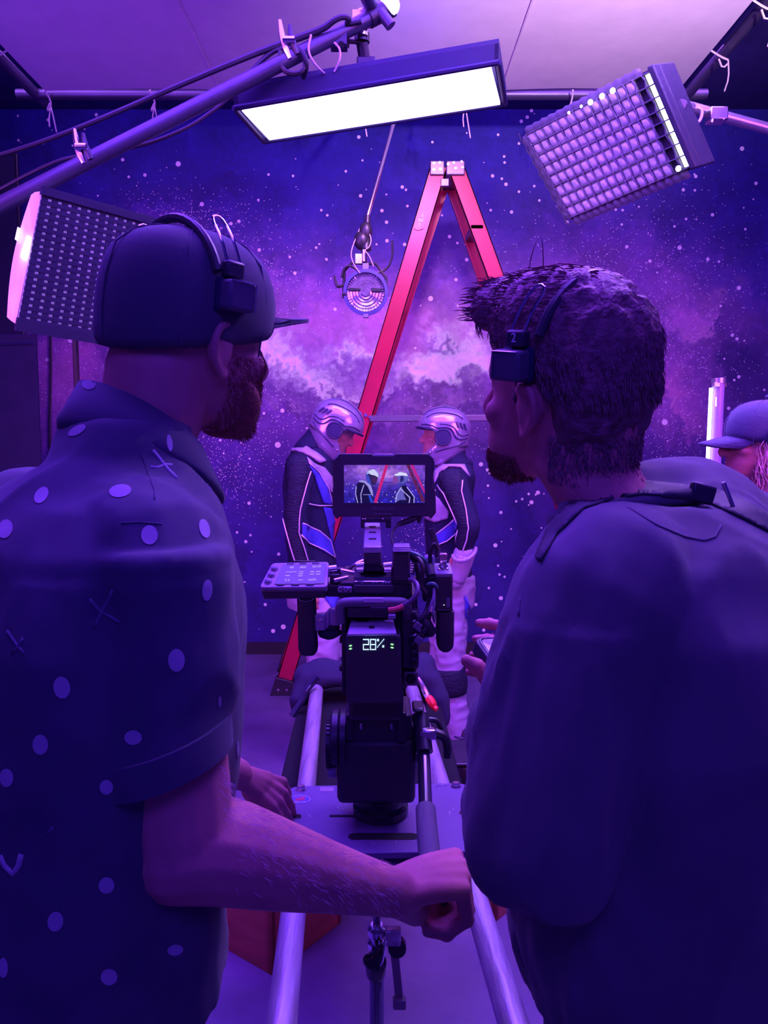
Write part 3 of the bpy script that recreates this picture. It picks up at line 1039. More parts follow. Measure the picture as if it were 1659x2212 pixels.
LY, BY = 4.78, 5.35
topL, footL = W(947, 362, LY), W(612, 1480, LY)
topR, footR = W(986, 362, LY), W(1392, 1480, LY)
wv = V((.052, 0, 0))
rail(footL, topL, wv, 1)
rail(footR, topR, wv, 1)
btL, bfL = V((W(955, 390, 5.06).x, 5.06, topL.z)), V((W(624, 1448, 5.3).x, 5.3, footL.z))
btR, bfR = topR + V((-.0, .28, 0)), V((footR.x - .02, BY, footR.z))
rail(bfL, btL, wv, -1)
rail(bfR, btR, wv, -1)
for p in (footL, footR, bfL, bfR):
    d_ = (topL - footL if p in (footL, bfL) else topR - footR).normalized()
    MB().box(p - d_ * .03, (.12, .06, .15), Matrix.Rotation(math.atan2(d_.x, d_.z), 3, 'Y')).build('foot', BLACK_METAL, t, bevel=.006)
    MB().cyl(p + V((-.028, -.035, -.02)), p + V((-.028, -.03, -.02)), .008, n=8).cyl(p + V((.025, -.035, -.02)), p + V((.025, -.03, -.02)), .008, n=8).build('foot_rivet', STEEL, t)
for q in range(9):
    s_ = (q + .6) / 9.6
    p0, p1 = footR.lerp(topR, s_), bfR.lerp(btR, s_)
    MB().quadbox([p0 + V((-.04, .0, 0)), p0 + V((.04, .0, 0)), p1 + V((.04, 0, 0)), p1 + V((-.04, 0, 0))], (0, 0, -.028)).build('step', LM, t, bevel=.004)
for q in range(4):
    s_ = (q + .6) / 4.8
    p0, p1 = footL.lerp(topL, s_), bfL.lerp(btL, s_)
    MB().quadbox([p0 + V((-.02, .01, 0)), p0 + V((.02, .01, 0)), p1 + V((.02, 0, 0)), p1 + V((-.02, 0, 0))], (0, 0, -.02)).build('rear_brace', LM, t)
cp = MB()
ca, cb = W(929, 347, LY - .01), W(1004, 376, LY - .01)
for x0, x1 in ((929, 960), (964, 1004)):
    a, b = W(x0, 347, LY - .012), W(x1, 378, LY - .012)
    MB().box(((a.x + b.x) / 2, LY + .14, (a.z + b.z) / 2), (b.x - a.x, .31, a.z - b.z)).build('top_cap', LM, t, bevel=.006)
rv = MB()
for x, y in ((937, 353), (937, 367), (950, 352), (951, 366), (968, 355), (980, 352), (984, 364), (997, 350), (999, 362)):
    p = W(x, y, LY - .016)
    rv.cyl(p, p + V((0, -.006, 0)), .009, n=8)
rv.build('cap_rivets', STEEL, t)
MB().wbox(952, 385, 970, 402, LY - .01, .02).build('hinge_plate', LM, t, bevel=.004)
MB().quadbox([W(799, 897, LY - .02), W(1300, 894, LY - .02), W(1300, 908, LY - .02), W(799, 911, LY - .02)], (0, .03, 0)).build('spreader_bar', LM, t, bevel=.004)
rv = MB()
for x, y in ((778, 893), (790, 897), (800, 901)):
    p = W(x, y, LY - .002)
    rv.cyl(p, p + V((0, -.012, 0)), .011, n=8)
rv.build('spreader_rivet', STEEL, t)
dx = (topL - footL).normalized()
pt = W(909, 476, LY - .004)
xx, yy = V((1, 0, 0)), dx
MB().prism([(-.03, -.05), (.0, -.062), (.03, -.05), (.03, .05), (0, .062), (-.03, .05)], pt, xx, yy, (0, -.003, 0)).build('warning_sticker', mat('sticker_pink', (.85, .12, .30), .4), t)
MB().prism([(-.008, .012), (0, .05), (.01, .012)], pt + V((0, -.004, 0)), xx, yy, (0, -.001, 0)).prism([(-.008, -.012), (.008, -.012), (0, -.05)], pt + V((0, -.004, 0)), xx, yy, (0, -.001, 0)).lathe(pt + V((0, -.004, 0)), (0, -1, 0), [(.016, 0), (.016, .001)], 12).build('sticker_emblem', mat('sticker_white', (.9, .6, .75), .5), t)

# ------------------------------------------------------------------ tube light
t = thing('tube_light', 'upright slim tube lamp with a white glowing edge at right', 'lamp', W(1548, 1000, 3.1))
a, b = W(1552, 820, 3.1), W(1533, 1240, 3.1)
MB().cyl(a, b, .024, n=18).build('tube_body', mat('violet_plastic', (.34, .26, .60), .35), t)
g0, g1 = W(1536, 838, 3.085), W(1517, 1240, 3.085)
MB().tube([g0, g1], .0075, 8).build('glowing_edge', mat('tube_glow', (.9, .9, .9), .5, emit=(.95, .9, 1), estr=3.5), t)
MB().cyl(W(1552, 817, 3.1), W(1552, 828, 3.1), .027, n=18).build('end_cap', ALU, t)
MB().wbox(1543, 826, 1556, 836, 3.07, .02).build('clip', ALU, t, bevel=.002)
MB().wbox(1556, 827, 1571, 837, 3.09, .02).build('clip_tab', BLACK_PLASTIC, t, bevel=.002)
MB().wbox(1545, 858, 1548, 878, 3.073, .004).build('switch_slot', CHROME, t)
MB().cyl(b, V((b.x - .01, 3.1, 0)), .015, n=10).build('stand_pole', BLACK_METAL, t)
# ================================================================== camera rig on its rails
RZ, PT = .79, .835           # rail centre height, plate top height
RAILM = mat('scuffed_aluminium', (.52, .48, .56), .42, .55, bump=.25, bscale=30, vary=.35, vscale=14, stretch=(3, .35, 3))


def along(p, q, y):
    return p + (q - p) * ((y - p.y) / (q.y - p.y))


railpts = []
for nm, n0, f0, lb in (('left', (620, 2100), (683, 1500), 'round aluminium dolly rail nearer the man in the cap'), ('right', (1075, 2100), (893, 1500), 'round aluminium dolly rail nearer the man in the sweatshirt')):
    a, b = PZ(*n0, RZ), PZ(*f0, RZ)
    near, far = along(a, b, .93), along(a, b, 2.43)
    t = thing('dolly_rail', lb, 'rail', near, 'pipe rails of the camera dolly')
    MB().cyl(near, far, .0215, n=24).build('pipe', RAILM, t)
    MB().cyl(far + (far - near).normalized() * .0, far + (far - near).normalized() * .006, .0215, n=24).build('end_plug', BLACK_PLASTIC, t)
    railpts.append((near, far))
RD = (railpts[0][1] - railpts[0][0]).normalized()
RD.z = 0
RD.normalize()
RX = V((RD.y, -RD.x, 0))

# bed board and bag at the far end of the rails
c4 = [PZ(657, 1470, .745), PZ(935, 1455, .745), PZ(1002, 1705, .745), PZ(600, 1705, .745)]
t = thing('track_board', 'long black board lying under the far half of the rails', 'board', (c4[0] + c4[2]) / 2)
MB().quadbox(c4, (0, 0, -.03)).build('board', mat('matte_black_board', (.008, .007, .014), .8, spec=.2), t, bevel=.004)
for s_ in (.15, .85):
    p = c4[0].lerp(c4[1], s_)
    q = c4[3].lerp(c4[2], s_)
    for z in (p.lerp(q, .06), p.lerp(q, .2)):
        MB().cyl(V((z.x, z.y, 0)), V((z.x, z.y, .72)), .02).build('board_leg', BLACK_METAL, t)
mb = MB()
for (px, py, y, rx, rz) in ((672, 1462, 2.5, .06, .045), (700, 1455, 2.5, .08, .05), (742, 1455, 2.5, .08, .045), (790, 1458, 2.5, .08, .04), (840, 1458, 2.5, .08, .045), (885, 1455, 2.5, .07, .06), (912, 1458, 2.5, .06, .07)):
    mb.ball(W(px, py, y), (rx, .075, rz))
mb.limb([W(660, 1462, 2.47), W(648, 1500, 2.44), W(636, 1540, 2.42)], [.035, .03, .02])
mb.limb([W(925, 1462, 2.47), W(948, 1510, 2.45), W(952, 1560, 2.43)], [.04, .035, .025])
sb = mb.build('sandbag', BLACK_CLOTH, None, remesh=.009, smooth=6, org=W(790, 1480, 2.5))
for v_ in sb.data.vertices:
    v_.co += v_.normal * .012 * noise.noise(V((v_.co.x * 9, v_.co.y * 9, v_.co.z * 24)))
tag(sb, 'slumped black sandbag over the far ends of the dolly rails', 'sandbag')
t = thing('grip_strap', 'thin black strap with pale edge hanging beside the left rail end', 'strap', W(655, 1510, 2.36))
MB().tube([W(686, 1462, 2.38), W(672, 1478, 2.37), W(660, 1494, 2.36), W(653, 1512, 2.35), W(640, 1532, 2.34), W(630, 1547, 2.33)], .011, 6, smooth=1).build('strap_band', BLACK_CLOTH, t)
MB().tube([W(685, 1461, 2.365), W(671, 1477, 2.355), W(659, 1493, 2.345)], .003, 5).build('strap_edge', CHROME, t)
t = thing('lever_clamp', 'dark lever with a bright red dipped handle beside the right rail', 'clamp', W(930, 1515, 2.3))
MB().tube([W(903, 1464, 2.32), W(913, 1480, 2.31), W(921, 1500, 2.3), W(926, 1508, 2.3)], [.006, .009, .01, .01], 8, smooth=1).build('lever_arm', STEEL, t)
MB().tube([W(925, 1506, 2.3), W(933, 1518, 2.29), W(937, 1527, 2.29), W(944, 1533, 2.28)], [.012, .014, .011, .007], 8, smooth=1).build('red_handle', mat('red_dip', (.85, .03, .04), .4), t)

# ------------------------------------------------------------------ dolly plate
PL = [PZ(626, 1698, PT), PZ(1010, 1691, PT), PZ(1043, 1838, PT), PZ(556, 1846, PT)]
t = thing('dolly_plate', 'flat violet-lit metal dolly plate with bolts on the rails', 'dolly', (PL[0] + PL[2]) / 2)
PM = mat('anodised_plate', (.15, .10, .26), .5, .1, bump=.06, bscale=120, vary=.12, vscale=5)


def on_plate(px, py, dz=0.):
    p = PZ(px, py, PT)
    p.z += dz
    return p


def rounded(c, r, n=5):
    out = []
    for i in range(len(c)):
        p, a, b = V(c[i]), V(c[i - 1]), V(c[(i + 1) % len(c)])
        p0, p1 = p + (a - p).normalized() * r, p + (b - p).normalized() * r
        for k in range(n + 1):
            q = k / n
            out.append(p0 * (1 - q) ** 2 + p * 2 * q * (1 - q) + p1 * q * q)
    return out


rc = rounded(PL, .03)
m_ = MB()
n = len(rc)
m_.add(rc + [q - V((0, 0, .012)) for q in rc], [tuple(range(n)), tuple(reversed(range(n, 2 * n)))] + [(i, i + n, (i + 1) % n + n, (i + 1) % n) for i in range(n)])
m_.build('plate', PM, t, sharp=30, bevel=.0012)
p0, p1 = PZ(556, 1872, PT - .035), PZ(1052, 1862, PT - .035)
MB().quadbox([p0, p1, p1 + V((0, .03, 0)), p0 + V((0, .03, 0))], (0, 0, -.03)).build('cross_bar', PM, t, bevel=.002)
for px, py in ((650, 1706), (985, 1699), (1017, 1815)):
    c = on_plate(px, py)
    MB().lathe(c, (0, 0, 1), [(.0125, 0), (.0125, .002)], 20).build('washer', STEEL, t)
    MB().lathe(c + V((0, 0, .002)), (0, 0, 1), [(.0095, 0), (.0095, .006), (.008, .0075)], 6).build('hex_bolt', STEEL, t)
HOLE = mat('hole_black', (.006, .005, .012), .9)
for px, py in ((642, 1764), (1001, 1756)):
    MB().lathe(on_plate(px, py), (0, 0, 1), [(.0085, 0), (.0085, .0006)], 20).build('bolt_hole', HOLE, t)
    m_ = MB()
    m_.tube([on_plate(px, py, .0006) + V((.0088 * math.cos(a * .3307), .0088 * math.sin(a * .3307), 0)) for a in range(20)], .0008, 5, caps=False).build('hole_rim', STEEL, t)
for (x0, x1, y, r) in ((716, 762, 1763, .0045), (766, 890, 1807, .0125)):
    a, b = on_plate(x0, y), on_plate(x1, y)
    pts = [b + V((r * math.sin(R(k)), -r * math.cos(R(k)), 0)) for k in range(0, 181, 20)] + [a + V((-r * math.sin(R(k)), r * math.cos(R(k)), 0)) for k in range(0, 181, 20)]
    n = len(pts)
    MB().add(pts + [q + V((0, 0, .0006)) for q in pts], [tuple(reversed(range(n))), tuple(range(n, 2 * n))] + [(i, (i + 1) % n, (i + 1) % n + n, i + n) for i in range(n)]).build('slot', HOLE, t)
c = on_plate(648, 1727)
st = MB().add([c + V((.0235 * math.cos(R(k * 15)), .0125 * math.sin(R(k * 15)) * 1.5, .0004)) for k in range(24)], [tuple(range(24))]).build('oval_sticker', mat('sticker_navy', (.10, .10, .42), .4), t, sharp=0)
c.z += .0008
MB().add([c + V((.0215 * math.cos(R(k * 15)), .0105 * math.sin(R(k * 15)) * 1.5, 0)) for k in range(24)] + [c + V((.0225 * math.cos(R(k * 15)), .0115 * math.sin(R(k * 15)) * 1.5, 0)) for k in range(24)], [(k, (k + 1) % 24, (k + 1) % 24 + 24, k + 24) for k in range(24)]).build('sticker_ring', WHITE_PRINT, st, sharp=0)
fl = MB()
for k in range(4):
    y0 = -.006 + k * .0042
    fl.add([c + V((x, y0 + .0025 * q + .0012 * math.sin(x * 260), .0002)) for q in (0, 1) for x in (-.010, -.005, 0, .005, .010)], [(i, i + 1, i + 6, i + 5) for i in range(4)])
stuff(fl.build('flag_stripes', mat('sticker_red', (.8, .08, .18), .5), st, sharp=0))
MB().add([c + V(q) for q in ((-.010, .004, .0005), (-.002, .004, .0005), (-.002, .011, .0005), (-.010, .011, .0005))], [(0, 1, 2, 3)]).build('flag_canton', mat('sticker_blue', (.12, .12, .6), .5), st, sharp=0)
text('MADE IN USA', 'sticker_text', WHITE_PRINT, st, c + V((0, -.0125, .0003)), (1, 0, 0), (0, 1, 0), .0045)
lb_ = MB().quadbox([on_plate(691, 1701, .0004), on_plate(720, 1701, .0004), on_plate(721, 1710, .0004), on_plate(692, 1710, .0004)], (0, 0, .0003)).build('maker_label', mat('label_violet', (.34, .26, .5), .4), t, sharp=0)
text('Dana', 'maker_text', mat('faint_print', (.30, .26, .42), .5), t, on_plate(953, 1696, .0006), (1, .02, 0), (0, 1, 0), .014)
rr = random.Random(3)
m_ = MB()
for cx, cy in ((670, 1762), (738, 1748), (972, 1756), (805, 1822), (858, 1822)):
    for _ in range(7):
        p = on_plate(cx + rr.gauss(0, 4), cy + rr.gauss(0, 4), .0005)
        a = rr.uniform(0, 3)
        d_ = V((math.cos(a), math.sin(a), 0)) * rr.uniform(.001, .004)
        m_.add([p - d_, p + V((.0006, .0006, 0)), p + d_, p - V((.0006, .0006, 0))], [(0, 1, 2, 3)])
stuff(m_.build('scratches', mat('bare_metal_scratch', (.8, .78, .85), .3, .6), t, sharp=0))
WHL = mat('blue_urethane', (.05, .12, .55), .4)
for side, (near, far) in zip((-1, 1), railpts):
    for y in (PL[2].y - .02, PL[0].y - .03):
        p = along(near, far, y)
        ax = (RX * side * .7 + V((0, 0, .7))).normalized()
        for s_ in (1, -1):
            ax2 = (RX * s_ * .72 - V((0, 0, .69))).normalized()
            c = p + RX * s_ * .032 + V((0, 0, .012))
            MB().lathe(c - ax2 * .012, ax2, [(.012, 0), (.024, .0), (.0265, .004), (.0265, .020), (.024, .024), (.012, .024)], 20).build('wheel', WHL, t)
        MB().box(p + V((0, 0, .032)), (.11, .03, .014)).build('wheel_truck', BLACK_METAL, t, bevel=.003)

# ------------------------------------------------------------------ fluid head
HY = 1.475
t = thing('fluid_head', 'black fluid tripod head bolted upright on the dolly plate', 'tripod head', W(822, 1770, HY))
bc = V((W(822, 1770, HY).x, HY + .03, PT))
MB().lathe(bc, (0, 0, 1), [(.052, 0), (.056, .004), (.056, .018), (.05, .024), (.053, .03), (.053, .045), (.045, .05)], 36).build('base_bowl', mat('gloss_black', (.02, .018, .03), .25), t)
MB().wbox(727, 1600, 898, 1740, HY - .045, .13).build('tilt_body', BLACK_PLASTIC, t, bevel=.012)
MB().wbox(746, 1545, 890, 1610, HY - .04, .12).build('head_cradle', BLACK_PLASTIC, t, bevel=.008)
lx = W(733, 1600, HY - .02)
MB().lathe(W(752, 1595, HY + .0), (-1, 0, 0), [(.05, 0), (.055, .004), (.055, .014), (.052, .016), (.055, .019), (.055, .03), (.048, .034)], 40).build('tilt_drum', BLACK_METAL, t)
MB().lathe(W(722, 1608, HY + .0), (-1, 0, 0), [(.044, 0), (.046, .014), (.036, .016)], 40).build('drag_ring', BLACK_METAL, t)
rb = MB()
for k in range(30):
    a = 2 * math.pi * k / 30
    c = W(722, 1608, HY)
    rb.box(c + V((-.008, .046 * math.cos(a), .046 * math.sin(a))), (.012, .004, .004), Matrix.Rotation(a, 3, 'X'))
stuff(rb.build('ring_grips', BLACK_METAL, t))
for py in (1636, 1668):
    MB().lathe(W(726, py, HY - .03), (-1, 0, 0), [(.010, 0), (.010, .012), (.007, .016)], 18).build('side_knob', mat('violet_grey_knob', (.20, .18, .28), .4), t)
MB().wbox(748, 1545, 764, 1600, HY - .05, .02).build('side_plate', BLACK_METAL, t, bevel=.002)
MB().wbox(858, 1540, 878, 1605, HY - .05, .02).build('side_plate', BLACK_METAL, t, bevel=.002)
for x in (780, 846):
    MB().cyl(W(x, 1562, HY - .052), W(x, 1575, HY - .052), .0025).build('plate_pin', CHROME, t)
MB().lathe(W(895, 1595, HY + .0), (1, 0, 0), [(.05, 0), (.05, .02), (.03, .028)], 32).build('tilt_drum', BLACK_METAL, t)
pb0, pb1, pb2 = W(908, 1552, 1.44), W(919, 1690, 1.30), W(950, 1930, 1.035)
MB().wbox(891, 1531, 917, 1540, 1.40, .05).build('bar_rosette', BLACK_METAL, t, bevel=.004)
MB().cyl(W(908, 1545, 1.42), W(917, 1625, 1.37), .016).build('bar_clamp', BLACK_METAL, t)
bar = MB().tube([W(906, 1540, 1.43), W(911, 1580, 1.41), W(916, 1640, 1.36), W(920, 1760, 1.2)], [.010, .010, .0115, .0115], 18).build('pan_bar', mat('dark_chrome', (.18, .16, .24), .2, .9), t)
MB().tube([W(919, 1742, 1.21), W(919.5, 1748, 1.205), W(923, 1800, 1.15), W(930, 1870, 1.07), W(948, 1940, 1.0)], [.0135, .0165, .0168, .0168, .0155], 20).build('bar_grip', mat('foam_grip', (.075, .07, .10), .85, bump=.2, bscale=400), t)
MB().tube([W(917, 1576, 1.40), W(940, 1584, 1.40), W(962, 1592, 1.40), W(967, 1612, 1.395), W(966, 1638, 1.39)], [.008, .010, .009, .008, .006], 8, smooth=2).build('tilt_lever', BLACK_METAL, t)
MB().tube([W(925, 1554, 1.42), W(945, 1556, 1.42), W(954, 1576, 1.42)], .005, 8, smooth=1).build('pan_lever', BLACK_METAL, t)
MB().box(W(925, 1585, 1.385), (.03, .02, .02)).build('bar_joint', STEEL, t, bevel=.004)

# ------------------------------------------------------------------ cinema camera
CY = 1.37
t = thing('cinema_camera', 'black cinema camera seen from behind with battery reading 28%', 'camera', W(820, 1540, CY))
MB().wbox(738, 1290, 902, 1470, CY + .02, .20).build('body', BLACK_PLASTIC, t, bevel=.006)
MB().wbox(752, 1465, 872, 1560, CY + .03, .16).build('base_block', BLACK_PLASTIC, t, bevel=.01)
MB().wbox(733, 1258, 890, 1292, CY + .0, .19).build('top_plate', BLACK_METAL, t, bevel=.003)
MB().quadbox([W(764, 1262, CY - .004), W(846, 1262, CY - .004), W(848, 1238, CY + .045), W(768, 1236, CY + .045)], (0, .004, .012)).build('vent_panel', BLACK_METAL, t)
rr = random.Random(9)
m_ = MB()
q0, q1, q2, q3 = W(766, 1261, CY - .006), W(844, 1261, CY - .006), W(846, 1240, CY + .04), W(770, 1239, CY + .04)
for _ in range(120):
    u_, v2 = rr.random(), rr.random()
    p = (q0 * (1 - u_) + q1 * u_) * (1 - v2) + (q3 * (1 - u_) + q2 * u_) * v2 + V((0, 0, .002))
    m_.ball(p, rr.uniform(.0007, .0016), n=6, m=4)
stuff(m_.build('vent_studs', CHROME, t))
m_ = MB()
for a, b in ((q0, q1), (q3, q2), (q0, q3), (q1, q2)):
    m_.cyl(a + V((0, 0, .004)), b + V((0, 0, .004)), .0012, n=6)
m_.build('vent_frame', STEEL, t)
MB().wbox(764, 1264, 850, 1282, CY - .012, .02).build('rear_lip', BLACK_PLASTIC, t, bevel=.002)
MB().tube([W(735, 1345, CY - .02), W(733, 1318, CY - .025), W(736, 1304, CY - .03), W(750, 1300, CY - .032), W(800, 1300, CY - .032), W(860, 1300, CY - .032), W(876, 1302, CY - .03), W(880, 1312, CY - .02), W(880, 1330, CY)], .0085, 12, smooth=1).build('rear_handle', mat('grey_rubber', (.15, .14, .19), .55), t)
pl = MB().wbox(785, 1291.5, 829, 1302.5, CY - .043, .004).build('name_plate', mat('pale_label', (.55, .48, .62), .4), t, bevel=.0015)
MB().wbox(750, 1314, 838, 1334, CY - .035, .04).build('power_plate', BLACK_PLASTIC, t, bevel=.002)
MB().wbox(801, 1309, 838, 1314, CY - .033, .02).build('plate_tab', mat('violet_metal', (.34, .30, .5), .3, .5), t)
b_ = MB().quadbox([W(746, 1372, CY - .05), W(866, 1372, CY - .05), W(868, 1520, CY - .05), W(748, 1520, CY - .05)], (0, .07, 0)).build('battery', BLACK_PLASTIC, t, bevel=.004)
top4 = [W(750, 1370, CY - .053), W(857, 1368, CY - .053), W(850, 1338, CY - .005), W(758, 1338, CY - .005)]
MB().quadbox(top4, (0, .01, -.012)).build('battery_top', mat('battery_top_lit', (.65, .58, .75), .45), b_, bevel=.002)  # far paler than the battery: light falling on its top put into the colour
MB().quadbox([W(772, 1341, CY - .012), W(796, 1341, CY - .012), W(795, 1343, CY - .016), W(771, 1343, CY - .016)], (0, 0, .002)).build('battery_slot', HOLE, b_)
MB().quadbox([W(797, 1353, CY - .03), W(809, 1353, CY - .03), W(809, 1357, CY - .037), W(797, 1357, CY - .037)], (0, 0, .001)).build('battery_latch', BLACK_PLASTIC, b_)
MB().wbox(838, 1328, 855, 1338, CY - .045, .03).build('cable_plug', mat('violet_metal', (.34, .30, .5)), t, bevel=.002)
LEDM = mat('oled_digits', (.1, .1, .1), .5, emit=(.45, .75, 1.0), estr=3.2)
m_ = MB()
GL_ = {'2': ['11111', '00001', '00001', '11111', '10000', '10000', '11111'], '8': ['11111', '10001', '10001', '11111', '10001', '10001', '11111'], '%': ['11001', '11010', '00100', '00100', '01011', '10011', '00000']}
ch = {'2': ['111111', '000001', '000001', '000001', '111111', '100000', '100000', '100000', '111111'],
      '8': ['111111', '100001', '100001', '100001', '111111', '100001', '100001', '100001', '111111'],
      '%': ['1100001', '1100010', '0000100', '0001000', '0010000', '0100011', '1000011', '0000000', '0000000']}
x0 = 785
DY = CY - .0512
for c_ in '28%':
    for j, row in enumerate(ch[c_]):
        for i, b in enumerate(row):
            if b == '1':
                p = W(x0 + i * 2.25, 1381.5 + j * 2.7, DY)
                k = MPP(DY) * 1.0
                m_.box(p, (1.6 * k, .0006, 1.75 * k))
    x0 += 15.2
stuff(m_.build('percent_digits', LEDM, b_))
for x, y in ((757, 1395), (757, 1401.5), (847, 1392), (847, 1399)):
    MB().ball(W(x, y, DY), (3.8 * MPP(DY), .0008, 1.8 * MPP(DY)), Matrix.Rotation(-.2 if x < 800 else .2, 3, 'Y'), n=10, m=6).build('charge_light', mat('green_led', (.1, .2, .1), .4, emit=(.35, .9, .35), estr=1.3), b_)
MB().wbox(738, 1300, 748, 1500, CY - .02, .10).build('side_cheek', BLACK_METAL, t, bevel=.002)
for y in (1352, 1380, 1418, 1440):
    MB().wbox(733, y, 739, y + 10, CY - .01, .02).build('side_port', STEEL if y % 3 else BLACK_METAL, t, bevel=.001)
MB().wbox(868, 1320, 905, 1445, CY - .005, .10).build('port_panel', BLACK_PLASTIC, t, bevel=.004)
for (x, y) in ((893, 1395), (895, 1412), (893, 1428), (890, 1378)):
    MB().lathe(W(x, y, CY - .005), (0, -1, 0), [(.0075, 0), (.0075, .008), (.005, .009), (.005, .003)], 18).build('connector', BLACK_METAL, t)
rp = MB().wbox(872, 1452, 903, 1482, CY - .0, .03).build('rod_clamp', mat('bronze_grey', (.16, .13, .17), .4, .5), t, bevel=.002)
MB().lathe(W(887, 1466, CY - .001), (0, -1, 0), [(.0095, 0), (.0095, .001)], 24).build('rod_hole', HOLE, rp)
MB().wbox(738, 1474, 752, 1496, CY + .0, .03).build('rod_clamp', BLACK_METAL, t, bevel=.002)
# top handle running forward
hr = [W(785, 1181, CY - .01), W(824, 1181, CY - .01), W(821, 1129, CY + .19), W(788, 1129, CY + .19)]
HM = mat('grey_and_lit_top', (.30, .27, .40), .4, .3)
MB().quadbox(hr, (0, 0, -.012)).build('top_handle', HM, t, bevel=.002)  # pale top over a black underside: light from above put into the colour
MB().quadbox([q + V((0, .002, -.012)) for q in hr], (0, 0, -.022)).build('handle_underside', BLACK_PLASTIC, t, bevel=.004)
for y in (1140, 1153, 1167):
    s_ = (1181 - y) / 52
    p, q = hr[0].lerp(hr[3], s_), hr[1].lerp(hr[2], s_)
    MB().quadbox([p.lerp(q, .28), p.lerp(q, .72), p.lerp(q, .72) + V((0, .012, .0005)), p.lerp(q, .28) + V((0, .012, .0005))], (0, 0, .001)).build('handle_slot', HOLE, t)
MB().quadbox([W(790, 1214, CY + .0), W(818, 1214, CY + .0), W(836, 1236, CY + .01), W(775, 1236, CY + .01)], (0, .05, 0)).build('handle_foot', BLACK_METAL, t, bevel=.003)
for x in (778, 838):
    MB().cyl(W(x - 9, 1222, CY - .005), W(x + 9, 1220, CY - .005), .006, n=12).cyl(W(x - 8, 1231, CY - .008), W(x + 7, 1231, CY - .008), .005, n=12).build('rod_grip', CHROME, t)
MB().tube([W(812, 1205, CY + .04), W(780, 1212, CY + .03), W(762, 1222, CY + .03), W(750, 1234, CY + .03)], .0035, 6, smooth=2).build('handle_bail', STEEL, t)
vf = MB().wbox(849, 1192, 886, 1256, CY - .01, .07)
vf.wbox(845, 1225, 886, 1262, CY - .005, .06).build('viewfinder_block', BLACK_PLASTIC, t, bevel=.003)
for j in range(3):
    MB().wbox(850 - (j == 2), 1181 + j * 4.2, 886, 1184.6 + j * 4.2, CY - .012 - .003 * j, .05).build('block_rib', mat('grey_and_lit_top', (.3, .27, .4)), t, bevel=.001)
for j in range(5):
    MB().wbox(881 + j % 2 * 3, 1216 + j * 5, 896, 1218.5 + j * 5, CY - .01, .01).build('hinge_leaf', STEEL, t)
MB().wbox(729, 1268, 761, 1281, CY - .01, .03).build('cheese_ear', mat('grey_and_lit_top', (.3, .27, .4)), t, bevel=.003)
m_ = MB()
for (x, y) in ((735, 1272), (741, 1276), (747, 1271), (753, 1276), (757, 1272), (740, 1270)):
    m_.lathe(W(x, y, CY - .0105), (0, -1, 0), [(.0016, 0), (.0016, .0006)], 8)
stuff(m_.build('ear_holes', HOLE, t))
MB().lathe(V((W(815, 1350, CY).x, CY + .22, W(815, 1370, CY).z)), (0, 1, 0), [(.03, 0), (.045, .01), (.045, .11), (.055, .115), (.055, .16), (.05, .16), (.04, .145)], 32).build('lens', BLACK_METAL, t)

# ------------------------------------------------------------------ cables of the camera
PURP = mat('plum_cable', (.10, .06, .13), .45)
REDS = mat('red_sleeve', (.55, .06, .10), .5)
tag(MB().tube([W(840, 1318, CY - .055), W(858, 1316, CY - .06), W(872, 1309, CY - .06)], .005, 8, smooth=1).build('red_power_lead', REDS), 'short red-sleeved power lead above the camera battery', 'cable')
tag(MB().tube([W(872, 1309, CY - .06), W(890, 1297, CY - .062), W(903, 1280, CY - .06), W(903, 1264, CY - .05), W(895, 1254, CY - .03), W(884, 1252, CY - .02)], .0042, 8, smooth=2).build('looped_cable', PURP), 'plum coloured cable looping at the right of the camera back', 'cable')
c1 = MB()
c1.tube([W(890, 1200, CY), W(905, 1206, CY - .01), W(914, 1222, CY - .02), W(912, 1245, CY - .02), W(908, 1262, CY - .02), W(915, 1275, CY - .02), W(922, 1281, CY - .02)], .0045, 7, smooth=2)
tag(c1.build('video_cable', CAB), 'black video cable arching from the camera top to the transmitter', 'cable')
tag(MB().tube([W(885, 1194, CY), W(898, 1198, CY - .005), W(910, 1205, CY - .005), W(920, 1215, CY)], .0052, 7, smooth=1).build('green_cable', mat('green_rubber', (.02, .10, .10), .5)), 'dark green cable between camera top and transmitter', 'cable')
tag(MB().tube([W(886, 1200, CY + .0), W(896, 1212, CY), W(902, 1230, CY), W(903, 1250, CY)], .004, 7, smooth=1).tube([W(900, 1207, CY), W(897, 1225, CY + .01), W(890, 1240, CY + .01)], .0035, 7, smooth=1).build('thin_black_cable', CAB), 'thin black cables tucked beside the camera viewfinder block', 'cable')
tag(MB().tube([W(922, 1263, CY - .02), W(932, 1260, CY - .022), W(942, 1264, CY - .022), W(945, 1271, CY - .02)], [.002, .004, .003, .002], 7, smooth=1).build('teal_ribbon', mat('teal_cloth', (.05, .16, .18), .6)), 'small teal ribbon tied on the cables beside the transmitter', 'ribbon')
tag(MB().tube([W(937, 1270, CY - .02), W(937, 1290, CY - .025), W(930, 1310, CY - .025), W(922, 1328, CY - .022), W(917, 1336, CY - .02)], .0024, 7, smooth=2).tube([W(938, 1272, CY - .02), W(939, 1300, CY - .025), W(935, 1325, CY - .025)], .0022, 7, smooth=1).build('pale_cable', mat('pale_violet_cable', (.35, .32, .5), .45)), 'thin pale cables hanging down beside the transmitter', 'cable')
